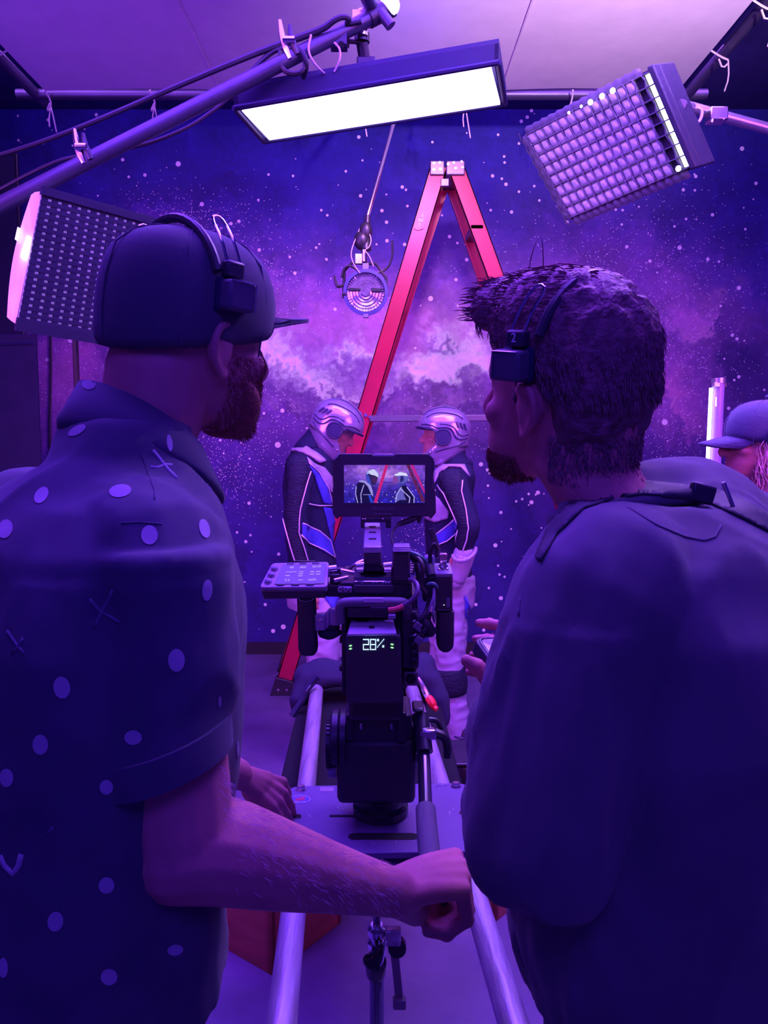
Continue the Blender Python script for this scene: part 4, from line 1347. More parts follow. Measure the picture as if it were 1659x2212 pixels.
for (x, y, r, lb) in ((902, 1352, 40, 'upper grey cable plug beside the camera battery'), (904, 1382, 35, 'lower grey cable plug beside the camera battery')):
    t2 = thing('cable_plug', lb, 'plug', W(x, y, CY - .03))
    MB().box(W(x, y, CY - .03), (.013, .012, .014), Matrix.Rotation(R(r), 3, 'Y')).build('plug_shell', mat('plug_grey', (.16, .15, .20), .4), t2, bevel=.002)
    MB().tube([W(x + 3, y - 10, CY - .03), W(x + 15, y - 22, CY - .03), W(x + 22, y - 40, CY - .02), W(x + 24, y - 60, CY - .02)], [.005, .0045, .004, .0035], 8, smooth=1).build('plug_lead', CAB, t2)
    MB().cyl(W(x - 4, y - 12, CY - .034), W(x - 10, y - 9, CY - .034), .002).build('plug_clip', CHROME, t2)
t2 = thing('bullet_connector', 'pale metal connector hanging between the plugs and transmitter', 'connector', W(937, 1335, CY - .025))
MB().tube([W(935, 1322, CY - .025), W(938, 1332, CY - .025), W(940, 1346, CY - .025)], [.004, .0045, .0025], 8).build('connector_shell', STEEL, t2)
m_ = MB()
m_.limb([W(912, 1342, CY - .02), W(922, 1352, CY - .02), W(930, 1366, CY - .02)], [.010, .013, .009]).limb([W(905, 1345, CY - .015), W(900, 1330, CY - .015)], [.008, .006])
m_.limb([W(938, 1362, CY - .01), W(916, 1372, CY - .01)], [.007, .006])
tag(m_.build('cable_bundle', CAB, None, remesh=.0025, smooth=3, org=W(915, 1352, CY - .02)), 'black bundle of cable boots between camera and transmitter', 'cable')

# ------------------------------------------------------------------ wireless transmitter on the right
t = thing('video_transmitter', 'tall black wireless transmitter box at the right of the camera', 'transmitter', W(950, 1400, CY))
MB().wbox(938, 1243, 978, 1322, CY - .005, .05).build('upper_box', BLACK_PLASTIC, t, bevel=.003)
MB().wbox(914, 1246, 942, 1300, CY + .02, .05).build('side_box', BLACK_PLASTIC, t, bevel=.003)
c = W(961, 1330, CY + .012)
k = MPP(CY)
m_ = MB()
m_.loft([(W(961, y, CY + .015), V((wx * k, 0, 0)), V((0, .02, 0))) for y, wx in ((1318, 19.5), (1325, 20), (1380, 19.5), (1392, 18.5), (1399, 15), (1403, 8))], 24, 4.0)
m_.build('battery_pack', BLACK_PLASTIC, t)
MB().quadbox([W(937, 1243, CY - .004), W(978, 1243, CY - .004), W(972, 1220, CY + .055), W(932, 1220, CY + .055)], (0, 0, .003)).build('lit_top_face', mat('grey_and_lit_top', (.3, .27, .4)), t)  # paler sheet on the black box, its colour stands in for light on top
MB().wbox(964, 1292, 972, 1313, CY - .0065, .004).build('side_label', mat('label_dim', (.14, .12, .2), .5), t, bevel=.001)
MB().wbox(941, 1317, 975, 1318, CY - .006, .002).build('seam_line', mat('plug_grey', (.16, .15, .2)), t)
MB().ball(W(959, 1307, CY - .006), .0009, n=8, m=6).build('status_light', mat('white_led', (.5, .5, .5), .4, emit=(.8, .8, 1), estr=2), t)
sm = MB().wbox(949, 1196, 967, 1212, CY + .01, .015)
sm.build('antenna_plug', mat('pink_brass', (.55, .40, .50), .25, .9), t, bevel=.002)
MB().cyl(W(957, 1212, CY + .02), W(957, 1236, CY + .02), .0065, n=12).cyl(W(957, 1220, CY + .02), W(957, 1224, CY + .02), .009, n=6).build('plug_nut', STEEL, t)
for x, y in ((949, 1231), (966, 1230), (953, 1216)):
    MB().ball(W(x, y, CY - .0), .003, n=8, m=6).build('screw_head', CHROME, t)
MB().tube([W(931, 1142, CY + .05), W(937, 1162, CY + .05), W(943, 1182, CY + .045), W(947, 1204, CY + .04)], [.0055, .006, .006, .0065], 10).build('antenna', BLACK_PLASTIC, t)
MB().tube([W(929, 1218, CY + .03), W(929, 1190, CY + .03), W(935, 1175, CY + .03), W(942, 1176, CY + .03), W(946, 1190, CY + .03)], .004, 7, smooth=2).build('antenna_lead', CAB, t)
MB().wbox(918, 1202, 940, 1222, CY + .03, .03).build('mount_block', mat('violet_plastic2', (.36, .30, .48), .4), t, bevel=.004)
MB().cyl(W(925, 1222, CY - .0), W(931, 1244, CY - .01), .009, n=14).build('battery_knob', BLACK_PLASTIC, t)
MB().wbox(895, 1250, 916, 1268, CY + .03, .03).build('mount_arm', BLACK_METAL, t)

# ------------------------------------------------------------------ control display and grip on the left
t = thing('control_display', 'flat camera control display with three buttons at the left', 'display', W(640, 1275, CY))
DA, DB, DC, DD = W(588, 1216, CY + .03), W(711, 1213, CY + .03), W(707, 1268, CY - .02), W(560, 1269, CY - .02)
ddx = (DB - DA).normalized()
ddy = (DA - DD)
dn = ddx.cross(ddy).normalized()
ddy = dn.cross(ddx).normalized()
rc = rounded([DA, DB, DC, DD], .008)
n = len(rc)
dk = V((0, .006, -.012))
MB().add(rc + [q + dk for q in rc], [tuple(range(n)), tuple(reversed(range(n, 2 * n)))] + [(i, i + n, (i + 1) % n + n, (i + 1) % n) for i in range(n)]).build('case', mat('display_case', (.26, .23, .36), .42, .1), t, sharp=30, bevel=.001)
q4 = [q + dk for q in (DA.lerp(DC, .04), DB.lerp(DD, .04), DC, DD)]
MB().quadbox([DD + V((.003, .0, -.006)), DC + V((-.003, 0, -.006)), DC + V((-.003, .01, -.022)), DD + V((.006, .01, -.024))], (0, .05, .0)).build('case_underside', BLACK_PLASTIC, t, bevel=.003)


def dbl(u_, v2, lift=.0008):
    return (DA * (1 - u_) + DB * u_) * (1 - v2) + (DD * (1 - u_) + DC * u_) * v2 + dn * lift


sc = MB().quadbox([dbl(.20, .10), dbl(.95, .10), dbl(.95, .88), dbl(.20, .88)], dn * .0006).build('screen', mat('dim_screen', (.05, .045, .09), .3, emit=(.10, .06, .30), estr=.5), t)
SCT = mat('screen_text', (.3, .3, .4), .5, emit=(.45, .35, .85), estr=.9)
tx = lambda s_, u_, v2, sz, a='CENTER': text(s_, 'screen_text', SCT, sc, dbl(u_, v2, .0018), ddx, ddy, sz, .0001, a)
tx('48', .38, .24, .0075)
tx('800', .57, .24, .0075)
tx('60.00', .80, .22, .0075)
tx('10:40:27:21', .40, .42, .0045)
tx('0.6', .38, .74, .0075)
tx('5600', .76, .74, .0075)
for u_, v2 in ((.56, .42), (.56, .50), (.56, .58), (.36, .56), (.74, .42), (.84, .42), (.74, .52), (.84, .52), (.58, .74)):
    MB().quadbox([dbl(u_ - .035, v2 - .012, .0015), dbl(u_ + .035, v2 - .012, .0015), dbl(u_ + .035, v2 + .012, .0015), dbl(u_ - .035, v2 + .012, .0015)], dn * .0002).build('screen_line', SCT, sc)
for u_, v2 in ((.33, .085), (.55, .085), (.77, .085), (.30, .915), (.52, .915), (.74, .915)):
    MB().quadbox([dbl(u_ - .06, v2 - .03, .0008), dbl(u_ + .06, v2 - .03, .0008), dbl(u_ + .06, v2 + .02, .0008), dbl(u_ - .06, v2 + .02, .0008)], dn * .0014).build('bezel_button', BLACK_PLASTIC, t, bevel=.0004)
for v2 in (.24, .50, .76):
    c = dbl(.085, v2, .0)
    MB().lathe(c, dn, [(.0075, 0), (.0075, .0012), (.0055, .0015), (.0055, .003), (.004, .004)], 24).build('round_button', mat('button_dark', (.12, .10, .18), .35), t)
MB().wbox(634, 1212.5, 680, 1216, CY + .03, .012).build('hood_hinge', BLACK_METAL, t)
MB().cyl(W(711, 1230, CY + .01), W(727, 1228, CY + .012), .007, n=14).build('arm_joint', STEEL, t)
MB().wbox(724, 1228, 742, 1240, CY + .01, .02).wbox(712, 1240, 734, 1262, CY + .0, .03).build('arm_block', BLACK_METAL, t, bevel=.003)
MB().cyl(W(722, 1254, CY - .008), W(752, 1247, CY - .004), .004, n=10).cyl(W(735, 1232, CY - .004), W(765, 1238, CY), .0045, n=10).build('arm_rod', STEEL, t)
MB().wbox(703, 1262, 742, 1290, CY - .0, .03).build('arm_base', BLACK_METAL, t, bevel=.004)
t = thing('side_grip', 'black upright hand grip hanging below the control display', 'grip', W(665, 1412, CY))
m_ = MB()
k = MPP(CY)
m_.loft([(W(662 + (y - 1285) * .035, y, CY + .015), V((wx * k, 0, 0)), V((0, .019, 0))) for y, wx in ((1283, 19), (1290, 20.5), (1340, 20.5), (1398, 21.5), (1405, 20), (1411, 15))], 28, 3.4)
m_.build('grip_body', mat('grip_rubber', (.03, .028, .042), .6), t)
MB().tube([W(642, 1284, CY - .002), W(645, 1294, CY - .005), W(655, 1299, CY - .006), W(670, 1299, CY - .006), W(680, 1290, CY - .004)], .0012, 6, smooth=1).build('wrist_loop', STEEL, t)
g0 = [W(680, 1328, CY + .0), W(703, 1327, CY + .0), W(712, 1316, CY + .0), W(732, 1317, CY + .0)]
m_ = MB()
for a, b in zip(g0[:-1], g0[1:]):
    m_.quadbox([a, b, b + V((0, .0, -.030)), a + V((0, 0, -.030))], (0, .02, 0))
m_.build('grip_bracket', mat('violet_metal', (.34, .3, .5)), t, bevel=.002)
m_ = MB()
m_.wbox(683, 1333, 733, 1362, CY + .003, .03)
m_.build('grip_mount', BLACK_METAL, t, bevel=.006)
MB().wbox(683, 1337, 697, 1343, CY - .001, .006).build('mount_latch', STEEL, t, bevel=.001)
m_ = MB()
m_.limb([W(700, 1365, CY + .02), W(712, 1368, CY + .02), W(728, 1360, CY + .02)], [.012, .013, .012]).build('mount_cradle', BLACK_CLOTH, t)

# ------------------------------------------------------------------ monitor with live picture
MY = 1.50
t = thing('field_monitor', 'black monitor showing the two astronauts face to face', 'monitor', W(829, 1118, MY))
MO = [(733, 980), (803, 980), (807, 984), (850, 984), (854, 980), (923, 980), (937, 993), (938, 1018), (936, 1022), (936, 1050), (941, 1060), (942, 1108), (931, 1121), (926, 1116), (734, 1116), (728, 1122), (719, 1110), (717, 1064), (720, 1050), (720, 1030), (718, 1022), (719, 995)]
op = [W(x, y, MY) for x, y in MO]
n = len(op)
BZ = mat('monitor_shell', (.035, .03, .055), .5)
MB().add(op + [q + V((0, .028, 0)) for q in op], [tuple(range(n)), tuple(reversed(range(n, 2 * n)))] + [(i, i + n, (i + 1) % n + n, (i + 1) % n) for i in range(n)]).build('shell', BZ, t, sharp=20, bevel=.0015)
MB().wbox(807, 980.5, 849, 985, MY + .003, .02).build('lit_top_strip', mat('violet_metal', (.34, .3, .5)), t, bevel=.001)  # pale strip: light caught along the monitor's top, put in as colour
for (a, b) in (((925, 981), (937, 993)), ((937.5, 996), (938, 1016)), ((721, 994), (732, 982))):
    MB().cyl(W(*a, MY - .001), W(*b, MY - .001), .0011, n=6).build('corner_edge', CHROME, t)
for x, y in ((718, 1062), (940, 1060)):
    MB().ball(W(x, y, MY + .002), .0022, n=8, m=6).build('side_screw', CHROME, t)
text('SMALLHD', 'maker_lettering', mat('dim_lettering', (.13, .12, .17), .5), t, W(829, 1099, MY - .0006), (1, 0, 0), (0, 0, 1), .0105)
MB().wbox(806, 1109, 849, 1110.5, MY - .0005, .002).build('bezel_line', mat('plug_grey', (.16, .15, .2)), t)


def poly_mask(X, Y, P):
    c = np.zeros(X.shape, bool)
    for i in range(len(P)):
        (ax, ay), (bx, by) = P[i], P[i - 1]
        if ay != by:
            c ^= ((ay > Y) != (by > Y)) & (X < (bx - ax) * (Y - ay) / (by - ay) + ax)
    return c


def screen_colour(co, a, b):
    X, Y = 272 + a * 1113, 290 + b * 513
    n1, n2 = fbm(X / 170, Y / 120, 61), fbm(X / 60, Y / 45, 71, 5, .6)
    rd = fbm(X / 150 + n1, Y / 90 + n2, 81, 4, .55, True)
    base = np.stack([np.interp(Y, [290, 450, 600, 800], c) for c in ([110, 105, 60, 40], [60, 60, 38, 30], [190, 190, 165, 165])], -1)
    c = base * (.55 + .9 * n2)[..., None]
    g = np.exp(-((X - 830) / 330) ** 2 - ((Y - 400) / 110) ** 2) + .6 * np.exp(-((X - 520) / 90) ** 2 - ((Y - 340) / 60) ** 2)
    c += (np.array([200, 140, 240]) - c) * np.clip(g * (rd * 1.3), 0, .85)[..., None]
    rs_ = np.random.RandomState(5)
    for _ in range(60):
        x, y = rs_.uniform(280, 1380), rs_.uniform(480, 800)
        c[np.hypot(X - x, Y - y) < rs_.uniform(3, 7)] = (215, 190, 245)

    def P(poly, col, mix=1.):
        m_ = poly_mask(X, Y, poly)
        c[m_] = c[m_] * (1 - mix) + np.array(col) * mix

    def L(path, wd, col):
        c[line_dist(X, Y, path) < wd] = col

    def E(cx, cy, rx, ry, col):
        c[((X - cx) / rx) ** 2 + ((Y - cy) / ry) ** 2 < 1] = col
    L([(800, 525), (1270, 520)], 6, (70, 40, 150))
    P([(838, 290), (880, 290), (725, 802), (680, 802)], (196, 34, 120))
    P([(1178, 290), (1225, 290), (1385, 630), (1385, 690)], (186, 36, 140))
    P([(1130, 290), (1172, 290), (1385, 760), (1385, 790), (1345, 790)], (96, 28, 78))
    for q in range(5):
        x, y = 1175 + q * 46, 360 + q * 105
        P([(x, y), (x + 36, y - 8), (x + 40, y + 10), (x + 4, y + 22)], (70, 50, 130))
    P([(425, 802), (428, 640), (450, 545), (500, 498), (580, 515), (640, 590), (672, 700), (690, 802)], (20, 14, 66))
    P([(480, 520), (510, 490), (560, 500), (640, 560), (668, 640), (672, 720), (650, 690), (600, 580), (550, 530)], (150, 140, 225))
    P([(600, 690), (640, 700), (690, 802), (640, 802)], (40, 60, 200))
    L([(440, 580), (432, 680), (462, 802)], 6, (170, 160, 240))
    L([(545, 560), (505, 680), (512, 802)], 6, (170, 160, 240))
    L([(540, 690), (645, 690)], 5, (150, 140, 225))
    E(660, 430, 90, 84, (150, 150, 225))
    P([(575, 420), (650, 400), (745, 450), (700, 560), (650, 560), (590, 500)], (40, 32, 90))
    P([(570, 400), (615, 440), (650, 545), (610, 540), (572, 470)], (60, 70, 190))
    P([(600, 380), (680, 345), (735, 400), (750, 460), (690, 430), (640, 420)], (205, 205, 245))
    E(690, 490, 40, 44, (70, 34, 90))
    P([(980, 802), (985, 700), (1030, 610), (1060, 565), (1120, 560), (1180, 640), (1260, 750), (1240, 802)], (20, 14, 66))
    P([(985, 790), (985, 700), (1040, 600), (1080, 610), (1100, 700), (1130, 760), (1050, 760)], (100, 90, 190))
    L([(1050, 610), (1180, 730), (1170, 802)], 6, (180, 170, 245))
    L([(1140, 590), (1240, 720), (1235, 802)], 6, (180, 170, 245))
    L([(985, 790), (1000, 690), (1060, 590)], 6, (180, 170, 245))
    E(1055, 460, 104, 74, (96, 92, 190))
    P([(960, 420), (1040, 385), (1130, 400), (1150, 440), (1060, 430), (980, 440)], (215, 215, 250))
    P([(948, 445), (1000, 432), (1030, 515), (965, 545), (938, 530)], (126, 66, 160))
    P([(1050, 440), (1090, 440), (1095, 500), (1040, 530)], (40, 34, 110))
    P([(1010, 545), (1120, 530), (1150, 470), (1120, 560), (1020, 580)], (60, 60, 170))
    return to_lin(np.clip(c, 0, 255))


s0, s1, s2 = W(743, 1086.5, MY - .0012), W(917.5, 1086.5, MY - .0012), W(743, 1004.5, MY - .0012)
colour_grid('screen_picture', s2, s1 - s0, s0 - s2, 300, 144, screen_colour, vcol_mat('live_picture', .2, emit=1.0), t)
MB().wbox(779, 1118, 845, 1128, MY + .0, .03).wbox(779, 1126, 787, 1141, MY + .002, .02).wbox(833, 1126, 845, 1141, MY + .002, .02).build('mount_bracket', BLACK_METAL, t, bevel=.002)
for x in (784, 789, 827):
    MB().ball(W(x, 1121, MY - .001), .0018, n=8, m=6).build('mount_screw', CHROME, t)
m_ = MB()
m_.limb([W(895, 1120, MY + .01), W(880, 1126, MY + .01), W(862, 1132, MY + .01)], [.006, .0065, .005])
m_.limb([W(905, 1118, MY + .01), W(905, 1126, MY + .01)], [.006, .004])
m_.build('cable_plugs', BLACK_PLASTIC, t)
tag(MB().tube([W(865, 1131, MY), W(852, 1140, MY - .03), W(846, 1155, MY - .06), W(847, 1170, MY - .08), W(855, 1184, CY + .01)], .0028, 7, smooth=2).build('monitor_cable', CAB), 'thin black cable hanging from the monitor to the camera top', 'cable')

# ------------------------------------------------------------------ below and beyond the dolly
SY = 1.46
t = thing('combo_stand', 'steel stand with black knob and lever under the dolly', 'stand', (W(814, 2150, SY).x, SY, 0))
sx = W(814, 2150, SY).x
MB().cyl((sx, SY, .0), (sx, SY, W(814, 2092, SY).z), .0145, n=20).build('stand_tube', mat('dark_chrome', (.18, .16, .24)), t)
MB().cyl((sx, SY, W(814, 2092, SY).z), (sx, SY, PT - .03), .0075, n=16).build('riser', mat('dark_chrome', (.18, .16, .24)), t)
for y in (2008, 2036):
    z = W(814, y, SY).z
    MB().lathe((sx, SY, z - .012), (0, 0, 1), [(.010, 0), (.0185, .003), (.0185, .014), (.012, .018), (.012, .024)], 24).build('collar', CHROME, t)
m_ = MB()
m_.limb([W(796, 2074, SY - .03), W(800, 2085, SY - .03), W(824, 2050, SY - .03)], [.012, .014, .009]).limb([W(812, 2078, SY - .02), W(812, 2100, SY - .01)], [.022, .02])
m_.build('lock_knob', mat('gloss_black', (.02, .018, .03)), t, remesh=.003, smooth=4)
MB().tube([W(832, 2030, SY - .035), W(830, 2050, SY - .04), W(826, 2075, SY - .045), W(820, 2086, SY - .045)], .003, 6, smooth=1).build('knob_edge', CHROME, t)
a = W(849, 2030, SY - .02)
MB().wbox(832, 2012, 866, 2046, SY - .025, .02).build('grip_square', mat('scuffed_steel', (.45, .40, .5), .4, .7, vary=.4, vscale=60), t, bevel=.003)
MB().cyl(W(858, 2050, SY - .02), W(858, 2040, SY - .0), .018).build('lever_hub', BLACK_METAL, t)
p, q = W(852, 2055, SY - .02), W(863, 2166, SY - .03)
m_ = MB()
m_.quadbox([p + V((-.008, 0, 0)), p + V((.008, 0, 0)), q + V((.008, 0, 0)), q + V((-.008, 0, 0))], (0, .012, 0)).build('lever_bar', mat('lever_grey', (.24, .20, .28), .5, .3), t, bevel=.002)
MB().box(q, (.026, .018, .02)).build('lever_end', mat('lever_grey', (.24, .2, .28)), t, bevel=.003)
for k in range(3):
    a = R(100 + 120 * k)
    MB().cyl((sx, SY, .28), (sx + .4 * math.cos(a), SY + .4 * math.sin(a), .012), .012).build('stand_leg', ALU, t)

WOOD = mat('red_brown_wood', (.28, .07, .07), .6, vary=.2, vscale=5, stretch=(1, 1, 6), bump=.1, bscale=50)


def apple_box(label, p, q, depth, h):
    """wooden box on the floor with its front bottom edge from p to q"""
    tt = thing('apple_box', label, 'box', (p + q) / 2, 'wooden apple boxes on the floor by the dolly')
    u_ = (q - p).normalized()
    v2 = V((-u_.y, u_.x, 0)) * depth
    for c4_, b_ in (((p, q, q + V((0, 0, h)), p + V((0, 0, h))), v2 * .06), ((p + v2, q + v2, q + v2 + V((0, 0, h)), p + v2 + V((0, 0, h))), -v2 * .06),
                    ((p, p + v2, p + v2 + V((0, 0, h)), p + V((0, 0, h))), u_ * .018), ((q, q + v2, q + v2 + V((0, 0, h)), q + V((0, 0, h))), -u_ * .018)):
        MB().quadbox(c4_, b_).build('side_board', WOOD, tt, sharp=20, bevel=.002)
    MB().quadbox([p + V((0, 0, h)), q + V((0, 0, h)), q + v2 + V((0, 0, h)), p + v2 + V((0, 0, h))], (0, 0, .015)).build('top_board', WOOD, tt, sharp=20, bevel=.002)


fl = lambda px, py: PZ(px, py, .0)
p0 = fl(588, 2108)
p1 = fl(684, 2034)
d_ = (p0 - p1)
apple_box('reddish wooden apple box on the floor beside the left rail', p0, p0 + (p1 - p0).normalized() * .32, .5, .2)
p0, p1 = fl(1070, 1992), fl(1118, 1955)
apple_box('reddish wooden apple box on the floor beyond the right rail', p0, p0 + (p1 - p0).normalized() * .4, .3, .2)
t = thing('equipment_case', 'glossy black case with rounded edges on floor beyond the plate', 'case', (W(990, 1700, 2.95).x, 3.08, 0))
a, b = W(964, 1657, 2.95), W(1024, 1657, 2.95)
MB().box(((a.x + b.x) / 2, 3.08, a.z / 2), (b.x - a.x, .24, a.z)).build('case_body', mat('gloss_black', (.02, .018, .03)), t, bevel=.02)
MB().box(((a.x + b.x) / 2, 3.08, a.z + .006), (b.x - a.x + .012, .252, .014)).build('case_lid', mat('case_rim', (.05, .045, .07), .3, .2), t, bevel=.006)
# ================================================================== people
SKIN = mat('skin', (.52, .21, .22), .55, spec=.35, vary=.07, vscale=30, bump=.06, bscale=220)
SKIN_R = mat('skin_ruddy', (.55, .20, .20), .55, spec=.35, vary=.07, vscale=30, bump=.06, bscale=220)
EYEW = mat('eye_white', (.8, .78, .78), .2)
UP = V((0, 0, 1))


class Frame:
    """local axes of a head: x to its right, y forward, z up; origin between the ears"""

    def __init__(s, c, yaw, nod=0., tilt=0., k=1.):
        a = R(yaw)
        f = V((math.sin(a), math.cos(a), 0))
        r = V((math.cos(a), -math.sin(a), 0))
        q = Matrix.Rotation(-R(nod), 3, r) @ Matrix.Rotation(R(tilt), 3, f)
        s.c, s.k = V(c), k
        s.f, s.r, s.u = q @ f, q @ r, q @ UP
        s.m = Matrix((s.r, s.f, s.u)).transposed()

    def __call__(s, x, y, z):
        return s.c + (s.r * x + s.f * y + s.u * z) * s.k

    def ring(s, z, yf, yb, w_, g=0.):
        return (s(0, (yf + yb) / 2, z), s.r * (w_ + g) * s.k, s.f * ((yf - yb) / 2 + g) * s.k)


SKULL = [(-.112, .088, .05, .016), (-.104, .100, .036, .030), (-.085, .104, .0, .046), (-.055, .104, -.035, .060), (-.022, .101, -.078, .068), (.01, .093, -.093, .072), (.04, .101, -.099, .075), (.07, .095, -.100, .076), (.095, .078, -.090, .070), (.114, .046, -.063, .052), (.126, .012, -.03, .025)]


def add_head(mb, h):
    mb.loft([h.ring(z, a, b, w_) for z, a, b, w_ in SKULL], 28, 2.15)
    k = h.k
    L = lambda pts, r: mb.limb([h(*p) for p in pts], [q * k for q in r], n=10)
    L([(0, .094, .024), (0, .108, .002), (0, .121, -.018), (0, .117, -.026)], [.008, .009, .0115, .011])
    for s_ in (-1, 1):
        L([(s_ * .009, .108, -.024), (s_ * .011, .104, -.022)], [.008, .008])
        L([(s_ * .048, .070, .031), (s_ * .025, .091, .034), (0, .096, .034)], [.009, .010, .010])
        mb.ball(h(s_ * .042, .062, -.016), (.024 * k, .022 * k, .020 * k))
        mb.ball(h(s_ * .031, .0715, .0165), (.0165 * k, .0135 * k, .0125 * k))
        L([(s_ * .022, .092, -.054), (0, .103, -.051)], [.005, .0065])
        L([(s_ * .018, .092, -.063), (0, .101, -.062)], [.005, .007])
        L([(s_ * .074, .014, .018), (s_ * .082, .004, .027), (s_ * .088, -.013, .026), (s_ * .090, -.022, .010), (s_ * .087, -.019, -.012), (s_ * .080, -.007, -.028), (s_ * .075, .004, -.035), (s_ * .072, .008, -.028)], [.0045, .005, .005, .005, .0048, .0048, .006, .005])
        mb.ball(h(s_ * .078, -.006, .0), (.007 * k, .019 * k, .028 * k), h.m)
    L([(0, .098, -.098), (0, .094, -.102)], [.016, .014])


def add_eyes(h, parent):
    for s_ in (-1, 1):
        MB().ball(h(s_ * .031, .0735, .012), .0120 * h.k, n=14, m=10).build('eye', EYEW, parent)


def wrinkle(o, amp, sc, seed, mask=None, ridged=True):
    me, o0 = o.data, V(ORG[o.name])
    nv = len(me.vertices)
    co, no = np.empty(nv * 3, np.float32), np.empty(nv * 3, np.float32)
    me.vertices.foreach_get('co', co)
    me.vertices.foreach_get('normal', no)
    co, no = co.reshape(-1, 3), no.reshape(-1, 3)
    off = V((seed * 3.1, seed * 1.7, seed))
    ds = np.empty(nv, np.float32)
    for i in range(nv):
        p = V(co[i].tolist()) + o0
        q = V((p.x * sc[0], p.y * sc[1], p.z * sc[2])) + off
        q += noise.noise_vector(q * .5) * .6
        d = noise.noise(q)
        if ridged:
            d = 1 - abs(d) * 2.2
        d += .4 * noise.noise(q * 2.3)
        ds[i] = amp * d * (mask(p) if mask else 1)
    me.vertices.foreach_set('co', (co + no * ds[:, None]).reshape(-1))
    me.update()


def strands(name, roots, m, parent, width=.0008):
    """hair as thin tapering ribbons; roots: (point, [following points])"""
    mb = MB()
    for p, pts in roots:
        pts = [p] + pts
        vs_ = []
        for i, q in enumerate(pts[:-1]):
            t = (pts[i + 1] - q).normalized()
            s_ = t.cross(q - EYE).normalized() * width * (1 - .5 * i / len(pts))
            vs_ += [q - s_, q + s_]
        vs_.append(pts[-1])
        n = len(pts) - 1
        mb.add(vs_, [(2 * i, 2 * i + 1, 2 * i + 3, 2 * i + 2) for i in range(n - 1)] + [(2 * n - 2, 2 * n - 1, 2 * n)])
    return stuff(mb.build(name, m, parent, sharp=180))


def add_finger(mb, pts, r=.0098):
    mb.limb(pts, [r * q for q in (1.08, 1.0, .9, .76)][:len(pts)], n=10, smooth=0)
    for q in pts[1:-1]:
        mb.ball(q, r * 1.03, n=10, m=8)


def cap(h, m, parent, high=0., brim_up=0., brim_z=.030):
    g = .009
    st = [(-.022, .096, -.099, .076), (-.005, .100, -.104, .078), (.03, .103, -.106, .080), (.065, .101 + high * .3, -.104, .080), (.095 + high, .090, -.094, .073), (.115 + high, .066, -.072, .056), (.126 + high, .034, -.042, .036), (.130 + high, .004, -.014, .012)]
    rings = []
    for z, a, b, w_ in st:
        c, ra, rb = h.ring(z, a, b, w_, g)
        rings.append((c, ra, rb))
    # the front edge sits higher than the back edge
    mb = MB().loft(rings, 40, 2.2)
    c = mb.build('cap', m, parent, sharp=180, subsurf=1)
    o0 = V(ORG[c.name])
    for v_ in c.data.vertices:
        q = h.m.transposed() @ (v_.co + o0 - h.c) / h.k
        if q.z < .01:
            v_.co += h.u * h.k * (.036 * (q.y + .1) / .2)
    bm_ = MB()
    n, mm = 16, 8
    vs_ = []
    for j in range(mm + 1):
        for i in range(n + 1):
            a = (i / n - .5) * 2
            x = a * (.070 - .012 * (j / mm) ** 2)
            edge = .045 + .060 * math.sqrt(max(0, 1 - a * a))
            y = edge + (j / mm) * (.082 * math.sqrt(max(0, 1 - (a * .92) ** 2)))
            z = brim_z - .014 * a * a + (brim_up - .010) * (j / mm)
            vs_.append(h(x, y, z))
    k0 = len(vs_)
    vs_ += [q - h.u * .005 for q in vs_]
    fs_ = []
    for j in range(mm):
        for i in range(n):
            q = j * (n + 1) + i
            fs_ += [(q, q + 1, q + n + 2, q + n + 1), (k0 + q + n + 1, k0 + q + n + 2, k0 + q + 1, k0 + q)]
    for i in range(n):
        q = mm * (n + 1) + i
        fs_.append((q, q + 1, k0 + q + 1, k0 + q))
        fs_.append((i + 1, i, k0 + i, k0 + i + 1))
    for j in range(mm):
        q = j * (n + 1)
        fs_.append((q, q + n + 1, k0 + q + n + 1, k0 + q))
        q += n
        fs_.append((q + n + 1, q, k0 + q, k0 + q + n + 1))
    bm_.add(vs_, fs_).build('cap_brim', m, c, sharp=60)
    MB().ball(h(0, -.004, .139 + high), .006 * h.k).build('cap_button', m, c)
    sm = MB()
    for a in range(6):
        aa = R(60 * a)
        sm.tube([h((w_ + g) * math.sin(aa), (y1 + y0) / 2 + ((y1 - y0) / 2 + g) * math.cos(aa), z) for z, y1, y0, w_ in st[1:]], .0012, 5)
    sm.build('cap_seam', m, c)
    return c


